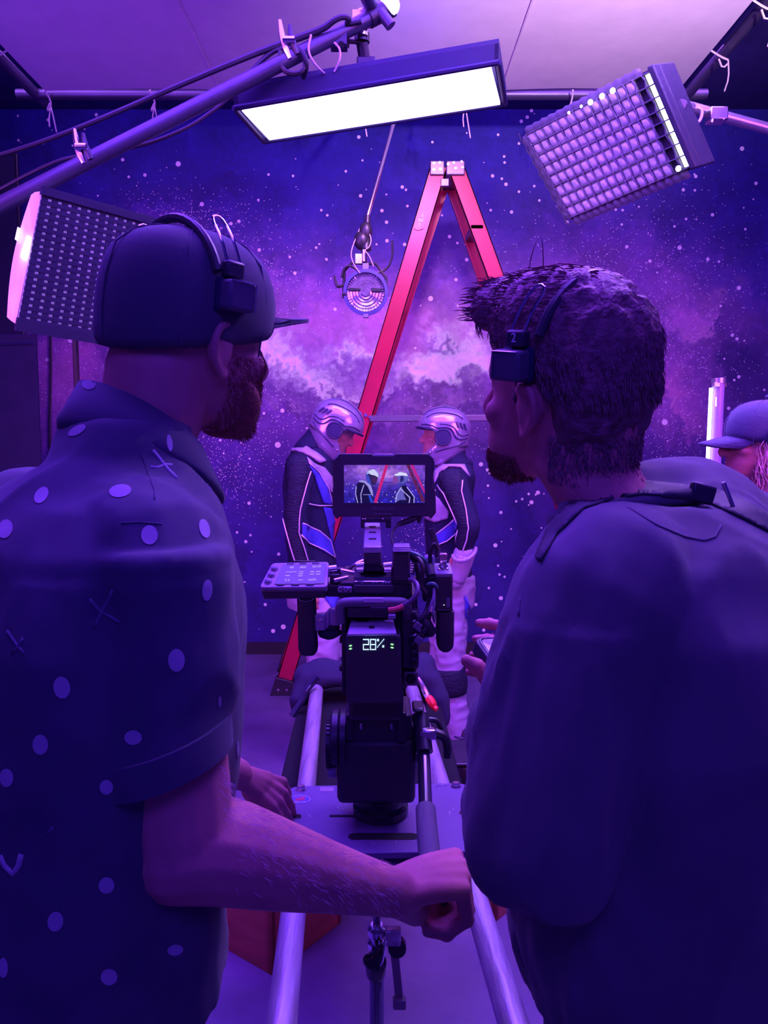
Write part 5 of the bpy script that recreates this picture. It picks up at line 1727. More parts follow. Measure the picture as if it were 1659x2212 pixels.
def headset(h, label, side, number=None, by=0.0, bz=.058, over=.0):
    """one-ear-box intercom headset: band over the head, wire yokes and a flat box at each temple"""
    t = thing('headset', label, 'headset', h(0, 0, 0), 'intercom headsets worn by the crew')
    hh = .146 + over
    arc = [h(.094 * math.cos(R(a)), -.022 - .012 * math.sin(R(a)), .055 + (hh - .055) * math.sin(R(a))) for a in range(18, 163, 9)]
    MB().tube(arc, .0055, 8).build('headband', BLACK_PLASTIC, t)
    for s_ in (-1, 1):
        x = .097
        dx, dy, dz = h.r * s_, h.f, h.u
        c = h(s_ * (x + .006), by, bz)
        MB().box(c, (.022, .037, .033), h.m).build('ear_box', mat('headset_box', (.09, .08, .12), .5), t, bevel=.004)
        MB().box(h(s_ * (x - .008), by, bz), (.012, .040, .039), h.m).build('ear_pad', BLACK_CLOTH, t, bevel=.005)
        MB().tube([h(s_ * (x + .017), by - .017, bz + .0155), h(s_ * (x + .0175), by + .017, bz + .0155), h(s_ * (x + .0175), by + .0185, bz - .015)], .0012, 6).build('box_edge', STEEL, t)
        MB().box(h(s_ * (x - .001), by - .004, bz + .029), (.014, .024, .018), h.m).build('slider', BLACK_PLASTIC, t, bevel=.003)
        ya, yb = by + .005, by - .013
        z0, z1 = bz + .036, bz + .082
        wire = [h(s_ * x, ya, z0), h(s_ * (x - .006), ya - .007, z0 + .025), h(s_ * (x - .018), ya - .014, z1), h(s_ * (x - .020), (ya + yb) / 2 - .014, z1 + .005), h(s_ * (x - .018), yb - .014, z1), h(s_ * (x - .006), yb - .007, z0 + .025), h(s_ * x, yb, z0)]
        MB().tube(wire, .0017, 7, smooth=1).build('wire_yoke', CHROME, t)
        if number and s_ == side:
            text(number, 'number_print', WHITE_PRINT, t, h(s_ * (x + .0068), by - .004, bz + .030), h.f * s_, h.u, .014)
    return t


def torso_rings(M, r_, f_, prof, z0=None):
    """prof: (z, half width, half depth, shift forward)"""
    return [(V((M[0], M[1], z)) + f_ * s_, r_ * a, f_ * b) for z, a, b, s_ in prof]


# ------------------------------------------------------------------ man in the printed shirt (left)
h1 = Frame((-.241, .955, 1.702), 42, 2, 7, .98)
f1, r1 = V((math.sin(R(47)), math.cos(R(47)), 0)), V((math.cos(R(47)), -math.sin(R(47)), 0))
M1 = (-.345, .880)
mb = MB()
add_head(mb, h1)
nb = V((-.300, .935, 1.565))
mb.loft([(h1(0, -.034, .03), h1.r * .040, h1.f * .042), (h1(0, -.034, -.0), h1.r * .056, h1.f * .056), (h1(0, -.034, -.03), h1.r * .062, h1.f * .064), (h1(0, -.038, -.075), h1.r * .061, h1.f * .063), (nb, r1 * .064, f1 * .064), (nb - V((.02, .02, .06)), r1 * .09, f1 * .08)], 20)
prof1 = [(1.545, .085, .07, .03), (1.515, .145, .09, .02), (1.47, .175, .108, .01), (1.38, .185, .125, 0), (1.25, .18, .125, -.01), (1.1, .165, .12, -.03), (.98, .165, .118, -.05)]
mb.loft(torso_rings(M1, r1, f1, [(z, a * .93, b * .9, s_) for z, a, b, s_ in prof1]), 24, 2.4)
S1, E1, W1 = W(338, 1205, .775), W(392, 1832, .748), W(852, 1928, .90)
mb.limb([S1, S1.lerp(E1, .5), E1.lerp(S1, .12), E1], [.058, .054, .055, .052])
mb.limb([E1, W(480, 1835, .765), W(600, 1868, .80), W(740, 1902, .855), W1], [.054, .054, .047, .036, .0285])
# right fist around the grip of the pan bar
Bc = W(938, 1925, .99)
g_ = (W(948, 1940, 1.0) - W(930, 1870, 1.07)).normalized()
e_ = (V((1, .12, .05)) - g_ * V((1, .12, .05)).dot(g_)).normalized()
n_ = e_.cross(g_)
if n_.z < 0:
    n_ = -n_
for i in range(4):
    o_ = g_ * ((i - 1.5) * .0225)
    k = (1.0, 1.08, 1.02, .88)[i]
    mcp = Bc + e_ * .036 * k + n_ * .024 + o_
    mb.limb([W1 + o_ * .45 + n_ * .004, W1.lerp(mcp, .5) + o_ * .2 + n_ * .006, mcp], [.017, .0165, .0135], n=10)
    add_finger(mb, [mcp, Bc + e_ * .042 * k - n_ * .024 * k + o_, Bc + e_ * .010 - n_ * .044 * k + o_, Bc - e_ * .016 - n_ * .036 * k + o_], .0112)
mb.limb([W1 + g_ * .01, Bc - e_ * .03 + g_ * .026 - n_ * .004], [.022, .021], n=10)
mb.limb([W1 - g_ * .012, Bc - e_ * .042 - g_ * .03 - n_ * .0], [.020, .017], n=10)
add_finger(mb, [Bc - e_ * .042 - g_ * .03, Bc - e_ * .022 - n_ * .026 - g_ * .044, Bc + e_ * .006 - n_ * .036 - g_ * .05], .0118)
mb.ball(Bc - e_ * .012 - n_ * .026 - g_ * .012, .023)
# left arm and hand resting on the edge of the plate
SL, EL, WL = V((M1[0], M1[1], 1.47)) - r1 * .165, V((-.46, 1.18, 1.16)), W(512, 1672, 1.40)
mb.limb([SL, SL.lerp(EL, .5), EL], [.056, .052, .046])
mb.limb([EL, EL.lerp(WL, .35), WL], [.048, .046, .029])
fing = [[(578, 1680, 1.47), (611, 1688, 1.495), (621, 1712, 1.51), (625, 1732, 1.52)],
        [(575, 1690, 1.455), (614, 1713, 1.475), (629, 1741, 1.49), (635, 1764, 1.50)],
        [(567, 1702, 1.44), (604, 1732, 1.455), (620, 1758, 1.465), (628, 1777, 1.475)],
        [(557, 1712, 1.425), (588, 1742, 1.435), (602, 1763, 1.445), (611, 1780, 1.45)]]
for i, q in enumerate(fing):
    pts = [W(*p) for p in q]
    mb.limb([WL + V((0, -.012 + .006 * (3 - i), .0)), pts[0]], [.019, .0125], n=10)
    add_finger(mb, pts, .0098)
add_finger(mb, [W(535, 1712, 1.42), W(562, 1745, 1.44), W(585, 1765, 1.46)], .0115)
p1 = mb.build('person', SKIN, None, sharp=180, remesh=.0036, smooth=4, org=(M1[0], M1[1], 0))
tag(p1, 'man in dark cap and dark printed shirt gripping the pan bar', 'person', None)
add_eyes(h1, p1)
bv_skin1 = world_bvh(p1)
# shirt
SHIRT = mat('navy_shirt_cotton', (.075, .065, .12), .85, spec=.25, bump=.08, bscale=1100, vary=.1, vscale=20, sheen=.1)
mb = MB()
shirt_prof = [(1.605, .074, .070, .055), (1.562, .088, .075, .04), (1.54, .12, .092, .03), (1.515, .163, .108, .02), (1.47, .195, .128, .01), (1.38, .208, .148, 0), (1.25, .205, .15, -.01), (1.12, .20, .152, -.03), (1.02, .205, .155, -.04), (.975, .21, .158, -.045)]
mb.loft(torso_rings(M1, r1, f1, shirt_prof), 32, 2.4)
He = W(365, 1655, .75)
mb.limb([V((M1[0], M1[1], 1.485)) + r1 * .06, S1 + V((-.012, .02, .012)), S1 + V((0, 0, -.03))], [.07, .076, .074])
hx = V((.985, .0, .30)).normalized()
hy = V((0, 1, 0))
dwn = (E1 - S1).normalized()
mb.loft([(S1 + V((0, 0, .01)), V((.074, -.01, .0)), hy * .076), (S1.lerp(E1, .3), V((.072, 0, .006)), hy * .074), (S1.lerp(E1, .52) + V((-.004, 0, 0)), V((.066, 0, .013)), hy * .070), (He - dwn * .02, hx * .0605, hy * .068), (He, hx * .059, hy * .066)], 28)
mb.limb([SL, SL.lerp(EL, .62)], [.078, .072])
s1 = mb.build('shirt', SHIRT, p1, sharp=180, remesh=.0055, smooth=5)
wrinkle(s1, .0055, (6, 9, 6), 2)
wrinkle(s1, .0035, (14, 14, 7), 5, lambda p: 1.0 if p.z < 1.45 else .4)
bv1 = world_bvh(s1)
# sleeve hem band
mb = MB()
for k0, k1, g0 in ((0, .03, .0035),):
    ring = []
    for q in range(33):
        a = 2 * math.pi * q / 32
        ring.append((He + hx * .0615 * math.cos(a) + hy * .0685 * math.sin(a), He + hx * .0640 * math.cos(a) + hy * .071 * math.sin(a) - dwn * .033))
    vs_ = []
    for lo, hi in ring:
        out = (lo - He).normalized()
        vs_ += [lo + out * .0005, lo + out * .005, hi + out * .004, hi - out * .002]
    fs_ = []
    for q in range(32):
        for j in range(4):
            fs_.append((4 * q + j, 4 * q + (j + 1) % 4, 4 * q + 4 + (j + 1) % 4, 4 * q + 4 + j))
    mb.add(vs_, fs_)
mb.build('sleeve_hem', SHIRT, s1, sharp=50)
# standing fold collar
mb = MB()
n = 40
rows = []
Nc = V((-.296, .930, 1.595))
lean = Matrix.Rotation(R(-20), 3, r1)
for q in range(n + 1):
    a = R(-172 + 344 * q / n)          # opening at the front
    d_ = lean @ (f1 * -math.cos(a) * .074 + r1 * math.sin(a) * .069)
    fr = (1 - math.cos(a)) / 2
    top = lean @ V((0, 0, .030 - .030 * fr))
    pts = [Nc + d_ * 1.0 + top * .0 - V((0, 0, .02)), Nc + d_ * .98 + top, Nc + d_ * 1.10 + top * 1.12, Nc + d_ * (1.32 + .16 * fr) + top * .2 - V((0, 0, .022 + .028 * fr ** 2)), Nc + d_ * (1.28 + .16 * fr) - V((0, 0, .028 + .030 * fr ** 2))]
    rows.append(pts)
vs_ = [p for row in rows for p in row]
fs_ = [(5 * q + j, 5 * q + j + 1, 5 * q + j + 6, 5 * q + j + 5) for q in range(n) for j in range(4)]
co = mb.add(vs_, fs_).build('collar', SHIRT, s1, sharp=180)
sd = co.modifiers.new('thick', 'SOLIDIFY')
sd.thickness = .003
# plain pale motifs of the print
PALE = mat('pale_shirt_print', (.42, .36, .46), .85, spec=.1)
both = world_bvh(s1, co)
for i, (x, y, rx, ry, ro) in enumerate(((167, 930, 21, 9, -28), (90, 1070, 20, 13, -55), (260, 1061, 24, 14, -8), (12, 1143, 16, 21, 20), (366, 957, 6, 18, -8), (323, 1156, 18, 21, 0), (441, 1142, 11, 21, -15), (447, 1275, 11, 23, 5), (381, 1426, 18, 25, 0), (134, 1485, 18, 24, -8), (88, 1608, 17, 22, 0), (288, 1593, 19, 16, 0), (15, 1680, 15, 20, 0), (230, 1700, 15, 16, 0), (230, 1912, 17, 18, 20), (120, 1990, 17, 22, 10), (235, 2110, 18, 18, 30), (378, 2052, 17, 12, -10), (8, 2090, 10, 22, 0), (513, 1617, 3, 17, 0), (193, 830, 15, 12, 0), (474, 1515, 3, 12, 0))):
    patch(both, oval(x, y, rx, ry, ro), 'pale_motif', PALE, s1, step=7, lift=.0007, flat=True)
DIMP = mat('dim_shirt_print', (.13, .11, .19), .85, spec=.1)
for path, m_, w_ in (([(330, 972), (345, 990), (362, 1012), (384, 1034)], PALE, .0022), ([(324, 1008), (340, 1010), (358, 1003), (372, 1004)], PALE, .002), ([(243, 1275), (232, 1300), (218, 1325), (205, 1355)], DIMP, .002), ([(193, 1294), (215, 1320), (240, 1334), (258, 1345)], DIMP, .002), ([(15, 1363), (35, 1392), (52, 1412)], DIMP, .002), ([(50, 1378), (38, 1398), (25, 1412)], DIMP, .002), ([(0, 1848), (10, 1870), (28, 1888), (40, 1870), (46, 1845)], PALE, .003), ([(100, 1805), (115, 1785)], DIMP, .002)):
    seam(both, path, 'crossed_line', m_, s1, w_, -.0006)
seam(bv1, [(305, 980), (320, 1020), (334, 1060), (334, 1080)], 'yoke_seam', SHIRT, s1, .0009, .0)
seam(bv1, [(262, 1130), (300, 1128), (350, 1132)], 'sleeve_seam', SHIRT, s1, .0009, .0)
c_ = cap(h1, mat('charcoal_cap', (.09, .085, .12), .9, spec=.2, bump=.15, bscale=1100, sheen=.1), p1, high=.008, brim_up=.026, brim_z=.046)
headset(h1, 'black headset clamped over the dark cap of the bearded man', 1, None, by=-.006, bz=.058, over=-.001)
TROUS = mat('dark_trousers', (.05, .045, .075), .85, spec=.2, bump=.3, bscale=300, sheen=.2)
SHOE = mat('black_shoes', (.03, .028, .04), .5)


def legs(parent, hip, r_, f_, zt, spread=.10, rad=.088, name='trousers', m=TROUS):
    mb = MB()
    mb.loft([(V((hip[0], hip[1], z)), r_ * a, f_ * b) for z, a, b in ((zt, .165, .118), (zt - .06, .17, .125), (zt - .14, .172, .13), (zt - .2, .16, .12))], 24, 2.3)
    for s_ in (-1, 1):
        top = V((hip[0], hip[1], zt - .15)) + r_ * s_ * .082
        ft = V((hip[0], hip[1], .07)) + r_ * s_ * spread
        mb.limb([top, top.lerp(ft, .5) + f_ * .015, ft], [rad, rad * .78, rad * .72])
    o = mb.build(name, m, parent, sharp=180, remesh=.011, smooth=4)
    wrinkle(o, .004, (9, 9, 16), 3)
    for s_ in (-1, 1):
        ft = V((hip[0], hip[1], 0)) + r_ * s_ * spread
        q = MB()
        q.loft([(ft + f_ * a + V((0, 0, z)), r_ * w_, V((0, 0, hgt))) for a, z, w_, hgt in ((-.075, .045, .025, .043), (-.05, .05, .038, .048), (.0, .05, .042, .048), (.07, .038, .047, .036), (.14, .03, .046, .028), (.185, .02, .028, .018))], 20, 2.6)
        q.build('shoe', SHOE, parent, sharp=60)
    return o


legs(p1, (M1[0] - f1.x * .06, M1[1] - f1.y * .06), r1, f1, 1.02)
# beard of the first man: shell and short hairs
BEARD = mat('ginger_beard', (.26, .075, .06), .8, vary=.3, vscale=120, bump=.5, bscale=260)
rr = random.Random(12)


def beard_roots(h, bv, n, zlo, zhi, ln, jaw=True, ylo=-.012):
    out = []
    for _ in range(n * 3):
        if len(out) >= n:
            break
        a = rr.uniform(-100, 100)
        z = rr.uniform(zlo, zhi)
        d_ = (h.r * math.sin(R(a)) + h.f * math.cos(R(a))) .normalized()
        hit = bv.ray_cast(h(0, .03, z) + d_ * .2, -d_)
        if hit[0] is None or hit[3] > .2:
            continue
        q = h.m.transposed() @ (hit[0] - h.c)
        if q.y < ylo or (q.z > -.035 and q.y > .07 and abs(q.x) < .03):
            continue
        nn = hit[1]
        t = (nn * .55 - h.u * .75 + h.f * .25 + V((rr.gauss(0, .25), rr.gauss(0, .25), rr.gauss(0, .25)))).normalized()
        l_ = ln * rr.uniform(.5, 1.2)
        out.append((hit[0] - nn * .001, [hit[0] + t * l_ * .5, hit[0] + t * l_ - h.u * l_ * .2]))
    return out


def beard_shell(h, parent, top=0.):
    mb = MB()
    st = [(-.1145, .090, .05, .018), (-.105, .1015, .037, .032), (-.085, .1055, .022, .0475), (-.06, .105, .022, .0595), (-.038 + top, .080, .020, .0655), (-.026 + top, .058, .018, .064)]
    mb.loft([h.ring(z, a, b, w_, .001) for z, a, b, w_ in st], 28, 2.15)
    return mb.build('beard', BEARD, parent, sharp=180, subsurf=1)


beard_shell(h1, p1)
strands('beard_hairs', beard_roots(h1, bv_skin1, 3000, -.12, -.005, .0075, ylo=.0), BEARD, p1, .0005)
# fine pale hairs along the forearm
out = []
for _ in range(900):
    q = rr.random()
    x, y0, y1 = 400 + 440 * q, 1650 + 200 * q, 1960
    px = rr.uniform(470, 860)
    ytop = np.interp(px, [470, 520, 600, 750, 860], [1640, 1730, 1765, 1838, 1860])
    py = ytop + abs(rr.gauss(0, 60)) + 3
    hit = bv_skin1.ray_cast(EYE, ray(px, py).normalized())
    if hit[0] is None or hit[0].y > 1.0:
        continue
    nn = hit[1]
    t = (nn * .35 + (W1 - E1).normalized() * .5 + V((0, 0, -.4)) + V((rr.gauss(0, .2), rr.gauss(0, .2), rr.gauss(0, .2)))).normalized()
    l_ = rr.uniform(.006, .014)
    out.append((hit[0], [hit[0] + t * l_ * .5 + nn * .001, hit[0] + t * l_]))
strands('arm_hairs', out, mat('pale_arm_hair', (.95, .6, .75), .6), p1, .00017)

# ------------------------------------------------------------------ man in the dark sweatshirt (right)
h2 = Frame((.2110, .905, 1.632), -42, -8, -9, .95)
f2, r2 = V((-math.sin(R(43)), math.cos(R(43)), 0)), V((math.cos(R(43)), math.sin(R(43)), 0))
M2 = (.318, .838)
mb = MB()
add_head(mb, h2)
nb = V((.272, .88, 1.50))
mb.loft([(h2(0, -.032, .03), h2.r * .042, h2.f * .042), (h2(0, -.032, -.02), h2.r * .062, h2.f * .062), (h2(0, -.030, -.075), h2.r * .061, h2.f * .062), (nb, r2 * .068, f2 * .066), (nb + V((.02, -.01, -.05)), r2 * .09, f2 * .08)], 20)
prof2 = [(1.50, .09, .075, .03), (1.465, .145, .1, .015), (1.41, .17, .115, .0), (1.3, .175, .13, -.01), (1.15, .17, .125, -.02), (1.0, .165, .12, -.02)]
mb.loft(torso_rings(M2, r2, f2, [(z, a * .9, b * .88, s_) for z, a, b, s_ in prof2]), 24, 2.4)
S2, E2, W2 = W(1266, 1300, .715), W(1182, 1800, .675), W(1105, 1490, .96)
mb.limb([S2, S2.lerp(E2, .5), E2], [.055, .05, .045])
mb.limb([E2, E2.lerp(W2, .4), W2], [.045, .042, .028])
Hc = W(1092, 1455, 1.0)
mb.limb([W2, Hc], [.027, .030], n=10)
add_finger(mb, [W(1078, 1500, .985), W(1050, 1462, .985), W(1030, 1440, .985), W(1008, 1427, .985)], .0118)
mb.limb([W2 + V((-.01, -.01, 0)), W(1078, 1500, .985)], [.022, .015], n=10)
for i in range(4):
    o_ = V((.006, .016, .019)) * (i - 1.5)
    b0 = W(1112, 1420, 1.02) + o_
    add_finger(mb, [b0, b0 + V((-.012, .030, .0)), b0 + V((-.034, .042, .002)), b0 + V((-.050, .040, .004))], .0095)
    mb.limb([W2 + o_ * .4, b0], [.018, .0125], n=10)
SR2, ER2, WR2 = V((M2[0], M2[1], 1.41)) + r2 * .165, V((.52, 1.12, 1.12)), V((.33, 1.22, 1.14))
mb.limb([SR2, SR2.lerp(ER2, .5), ER2], [.055, .05, .045])
mb.limb([ER2, WR2], [.044, .03])
for i in range(4):
    o_ = V((.004, .008, .018)) * (i - 1.5)
    b0 = WR2 + V((-.07, .03, 0)) + o_
    mb.limb([WR2 + o_ * .4, b0], [.018, .0125], n=10)
    add_finger(mb, [b0, b0 + V((-.035, .01, 0)), b0 + V((-.05, -.012, 0)), b0 + V((-.045, -.03, 0))], .0095)
add_finger(mb, [WR2 + V((-.03, -.01, .02)), WR2 + V((-.055, -.025, .035)), WR2 + V((-.08, -.03, .04))], .0115)
p2 = mb.build('person', SKIN_R, None, sharp=180, remesh=.0038, smooth=4, org=(M2[0], M2[1], 0))
tag(p2, 'bareheaded man with short brown hair in a dark grey sweatshirt', 'person')
add_eyes(h2, p2)
bv_skin2 = world_bvh(p2)
SWEAT = mat('charcoal_sweatshirt', (.115, .105, .135), .95, spec=.1, bump=.08, bscale=1200, vary=.14, vscale=9, sheen=.15)
mb = MB()
mb.loft(torso_rings(M2, r2, f2, [(1.515, .10, .088, .02), (1.49, .128, .102, .01), (1.458, .165, .118, .0), (1.40, .192, .138, -.01), (1.3, .205, .152, -.015), (1.15, .205, .152, -.02), (1.06, .20, .15, -.02), (1.01, .188, .142, -.02), (.985, .178, .136, -.02)]), 32, 2.4)
mb.limb([V((M2[0], M2[1], 1.465)) - r2 * .08, S2 + V((.012, .006, .008)), S2.lerp(E2, .25), S2.lerp(E2, .6), E2], [.06, .075, .075, .072, .064])
mb.limb([E2, E2.lerp(W2, .35), E2.lerp(W2, .72), E2.lerp(W2, .88)], [.062, .062, .050, .036])
mb.limb([W(1375, 1112, .90), W(1460, 1106, .93), W(1560, 1142, .975), W(1675, 1262, 1.02)], [.06, .066, .066, .072])
mb.limb([W(1390, 1180, .87), W(1480, 1175, .91), W(1580, 1225, .95), W(1680, 1335, .99)], [.075, .08, .08, .085])
mb.limb([SR2, SR2.lerp(ER2, .5), ER2], [.078, .072, .062])
mb.limb([ER2, ER2.lerp(WR2, .8)], [.060, .042])
s2 = mb.build('sweatshirt', SWEAT, p2, sharp=180, remesh=.006, smooth=6)
wrinkle(s2, .009, (6, 9, 2.8), 4)
wrinkle(s2, .0045, (34, 34, 3.0), 11, lambda p: max(0., min(1., (.235 - p.x) * 14)) * (1. if p.z < 1.42 else .3))
wrinkle(s2, .004, (13, 13, 6), 7)
bv2 = world_bvh(s2)
# ribbed neck band and hem
mb = MB()
ring = []
nc = V((.274, .872, 1.508))
ln = Matrix.Rotation(R(-14), 3, r2)
pts = [nc + ln @ (f2 * math.cos(R(a)) * .080 + r2 * math.sin(R(a)) * .082) for a in range(0, 360, 12)]
mb.tube(pts + [pts[0]], .0095, 8, caps=False)
nbd = mb.build('neck_band', SWEAT, s2, sharp=180)
seam(bv2, [(1355, 1095), (1420, 1135), (1480, 1160), (1520, 1168), (1545, 1160), (1558, 1135)], 'hood_seam', SWEAT, s2, .0014, .0)
seam(bv2, [(1125, 1290), (1122, 1310), (1121, 1330)], 'shoulder_seam', SWEAT, s2, .0014, .0)
# short hair: shell plus combed strands
HAIR = mat('auburn_hair', (.20, .08, .10), .6, vary=.35, vscale=90, bump=.5, bscale=150)
mb = MB()
HS = [(-.062, -.030, -.080, .045), (-.045, -.010, -.088, .060), (-.01, -.006, -.099, .070), (.02, -.002, -.105, .0755), (.05, .055, -.109, .080), (.08, .096, -.108, .081), (.108, .103, -.098, .077), (.13, .092, -.078, .064), (.146, .062, -.05, .046), (.154, .03, -.02, .024)]
mb.loft([h2.ring(z, a, b, w_) for z, a, b, w_ in HS], 30, 2.2)
mb.limb([h2(-.035, .085, .108), h2(-.02, .094, .122), h2(.0, .098, .126), h2(.03, .092, .120)], [.026, .022, .018, .022])
mb.limb([h2(-.070, .012, .05), h2(-.069, .014, .02), h2(-.067, .014, -.004)], [.010, .008, .006])
hr_ = mb.build('hair', HAIR, p2, sharp=180, remesh=.005, smooth=5)
wrinkle(hr_, .004, (60, 60, 22), 3)
bvh = world_bvh(hr_)
out = []
for _ in range(5200):
    z = rr.uniform(-.05, 1)
    a = rr.uniform(0, 2 * math.pi)
    s_ = math.sqrt(max(0, 1 - z * z))
    d_ = (h2.r * s_ * math.cos(a) + h2.f * s_ * math.sin(a) + h2.u * (z - .25)).normalized()
    hit = bvh.ray_cast(h2(0, -.01, .04) + d_ * .3, -d_)
    if hit[0] is None or hit[3] > .28:
        continue
    q = h2.m.transposed() @ (hit[0] - h2.c)
    nn = hit[1]
    if q.z > .09:
        t = h2.f * .9 + nn * .10 - h2.u * .05 + h2.r * .25 * math.sin(q.y * 60)
        l_ = rr.uniform(.012, .028)
    else:
        t = -h2.u * .9 + nn * .08 - h2.f * .2
        l_ = rr.uniform(.008, .018)
    t = (t + V((rr.gauss(0, .12), rr.gauss(0, .12), rr.gauss(0, .12)))).normalized()
    t2 = (t - nn * .35).normalized()
    out.append((hit[0] - nn * .001, [hit[0] + t * l_ * .35, hit[0] + t * l_ * .6 + t2 * l_ * .15, hit[0] + t * l_ * .6 + t2 * l_ * .5]))
for k in range(2):
    b0 = h2(rr.uniform(-.03, .0), .04 + rr.uniform(-.02, .02), .155)
    sw = h2.r * rr.gauss(0, .004)
    out.append((b0, [b0 + h2.u * .014 + sw * .4, b0 + h2.u * .026 + sw, b0 + h2.u * .036 + sw * 1.9]))
for _ in range(1400):
    a, z = rr.uniform(95, 265), rr.uniform(-.085, -.03)
    d_ = h2.f * math.cos(R(a)) + h2.r * math.sin(R(a))
    hit = bv_skin2.ray_cast(h2(0, -.02, z) + d_ * .25, -d_)
    if hit[0] is None:
        continue
    t = (-h2.u + hit[1] * .25 + V((rr.gauss(0, .2), rr.gauss(0, .2), rr.gauss(0, .2)))).normalized()
    l_ = rr.uniform(.005, .011) * (1 if z > -.06 else .6)
    out.append((hit[0], [hit[0] + t * l_ * .5, hit[0] + t * l_ * .8, hit[0] + t * l_]))
strands('hair_strands', out, HAIR, hr_, .0007)
strands('beard_hairs', beard_roots(h2, bv_skin2, 2600, -.12, -.066, .0065, ylo=.03), BEARD, p2, .0005)
headset(h2, 'black headset numbered 2 pressed into short brown hair', -1, '2', by=.002, bz=.052, over=.002)
legs(p2, (M2[0] + .02, M2[1] - .01), r2, f2, 1.03)
# black camera strap with buckle over both shoulders
BELT = mat('black_webbing', (.035, .032, .05), .7, bump=.1, bscale=900)
b2 = world_bvh(s2, nbd)
t = thing('shoulder_strap', 'black webbing strap with buckle across the sweatshirt shoulders', 'strap', W(1450, 1050, .9))
for poly in ([(1235, 1082), (1300, 1056), (1390, 1040), (1500, 1052), (1500, 1080), (1390, 1068), (1330, 1076), (1262, 1100), (1205, 1155), (1170, 1215), (1158, 1205), (1185, 1140)], [(1525, 1052), (1590, 1075), (1680, 1122), (1680, 1160), (1600, 1120), (1530, 1088)]):
    o = patch(b2, poly, 'strap_band', BELT, t, step=8, lift=.0025)
bp = on_surface(b2, 1508, 1066, .004)
if bp:
    MB().box(bp, (.026, .012, .020), Matrix.Rotation(R(15), 3, 'Y')).build('buckle', BLACK_PLASTIC, t, bevel=.003)
    MB().cyl(bp + V((.017, -.012, .012)), bp + V((.030, -.010, -.016)), .0022).build('buckle_bar', STEEL, t)
# phone in the right man's hand
t = thing('handheld_device', 'black rubber-cased handheld device held above the thumb', 'device', W(1060, 1395, 1.02))
q4 = [W(1024, 1378, 1.03), W(1120, 1372, 1.08), W(1150, 1420, 1.02), W(1062, 1432, .985)]
nrm = (q4[1] - q4[0]).cross(q4[3] - q4[0]).normalized()
if nrm.z < 0:
    nrm = -nrm
rc = rounded(q4, .012)
n = len(rc)
MB().add(rc + [q - nrm * .018 for q in rc], [tuple(range(n)), tuple(reversed(range(n, 2 * n)))] + [(i, i + n, (i + 1) % n + n, (i + 1) % n) for i in range(n)]).build('rubber_case', BLACK_PLASTIC, t, sharp=30, bevel=.002)
cc = sum(q4, V()) / 4
MB().add([cc + (q - cc) * .80 + nrm * .0008 for q in rc], [tuple(range(n))]).build('device_screen', mat('device_glass', (.35, .32, .4), .25), t, sharp=0)
m_ = MB()
ri = [cc + (q - cc) * .88 + nrm * .0006 for q in rc]
m_.tube(ri + [ri[0]], .0012, 6, caps=False).build('bezel_line', mat('plug_grey', (.16, .15, .2)), t)

# ------------------------------------------------------------------ crew member in cap at the right edge
h3 = Frame(W(1650, 962, 2.3), -82, 0, k=1.0)
f3, r3 = V((-math.sin(R(82)), math.cos(R(82)), 0)), V((math.cos(R(82)), math.sin(R(82)), 0))
mb = MB()
add_head(mb, h3)
c3 = h3.c
nb = V((c3.x + .03, c3.y, c3.z - .17))
mb.loft([(h3(0, -.02, -.03), h3.r * .052, h3.f * .054), (nb, r3 * .056, f3 * .056), (nb - V((0, 0, .05)), r3 * .08, f3 * .07)], 20)
M3 = (c3.x + .05, c3.y)
zs = c3.z - .22
mb.loft(torso_rings(M3, r3, f3, [(zs + .03, .08, .07, 0), (zs, .15, .09, 0), (zs - .1, .16, .11, 0), (zs - .4, .14, .1, 0), (zs - .55, .15, .1, 0)]), 20, 2.3)
for s_ in (-1, 1):
    a, b, c = V((M3[0], M3[1], zs - .04)) + r3 * s_ * .17, V((M3[0] - .02, M3[1], zs - .33)) + r3 * s_ * .2, V((M3[0] - .12, M3[1], zs - .52)) + r3 * s_ * .14
    mb.limb([a, b], [.05, .042])
    mb.limb([b, c], [.042, .028])
    mb.limb([c, c + V((-.05, 0, -.04))], [.026, .03])
    for i in range(4):
        q = c + V((-.08, 0, -.05)) + r3 * (i - 1.5) * .019
        add_finger(mb, [q, q + V((-.03, 0, -.015)), q + V((-.045, 0, -.035)), q + V((-.045, 0, -.052))], .009)
    add_finger(mb, [c + V((-.04, 0, -.03)) - r3 * s_ * .03, c + V((-.07, 0, -.045)) - r3 * s_ * .04, c + V((-.09, 0, -.06)) - r3 * s_ * .035], .0105)
p3 = mb.build('person', SKIN_R, None, sharp=180, remesh=.0048, smooth=4, org=(M3[0], M3[1], 0))
tag(p3, 'crew member with loose blond hair and dark cap at the right edge', 'person')
add_eyes(h3, p3)
mb = MB()
mb.loft(torso_rings(M3, r3, f3, [(zs + .045, .085, .08, 0), (zs + .015, .16, .105, 0), (zs - .1, .185, .13, 0), (zs - .4, .165, .125, 0), (zs - .62, .175, .13, 0)]), 24, 2.3)
for s_ in (-1, 1):
    a, b, c = V((M3[0], M3[1], zs - .03)) + r3 * s_ * .17, V((M3[0] - .02, M3[1], zs - .33)) + r3 * s_ * .2, V((M3[0] - .12, M3[1], zs - .52)) + r3 * s_ * .14
    mb.limb([a, b], [.07, .058])
    mb.limb([b, b.lerp(c, .9)], [.056, .04])
jk = mb.build('jacket', mat('blue_jacket', (.13, .12, .30), .8, sheen=.2, bump=.2, bscale=200), p3, sharp=180, remesh=.009, smooth=5)
wrinkle(jk, .005, (9, 9, 6), 9)
legs(p3, M3, r3, f3, zs - .5)
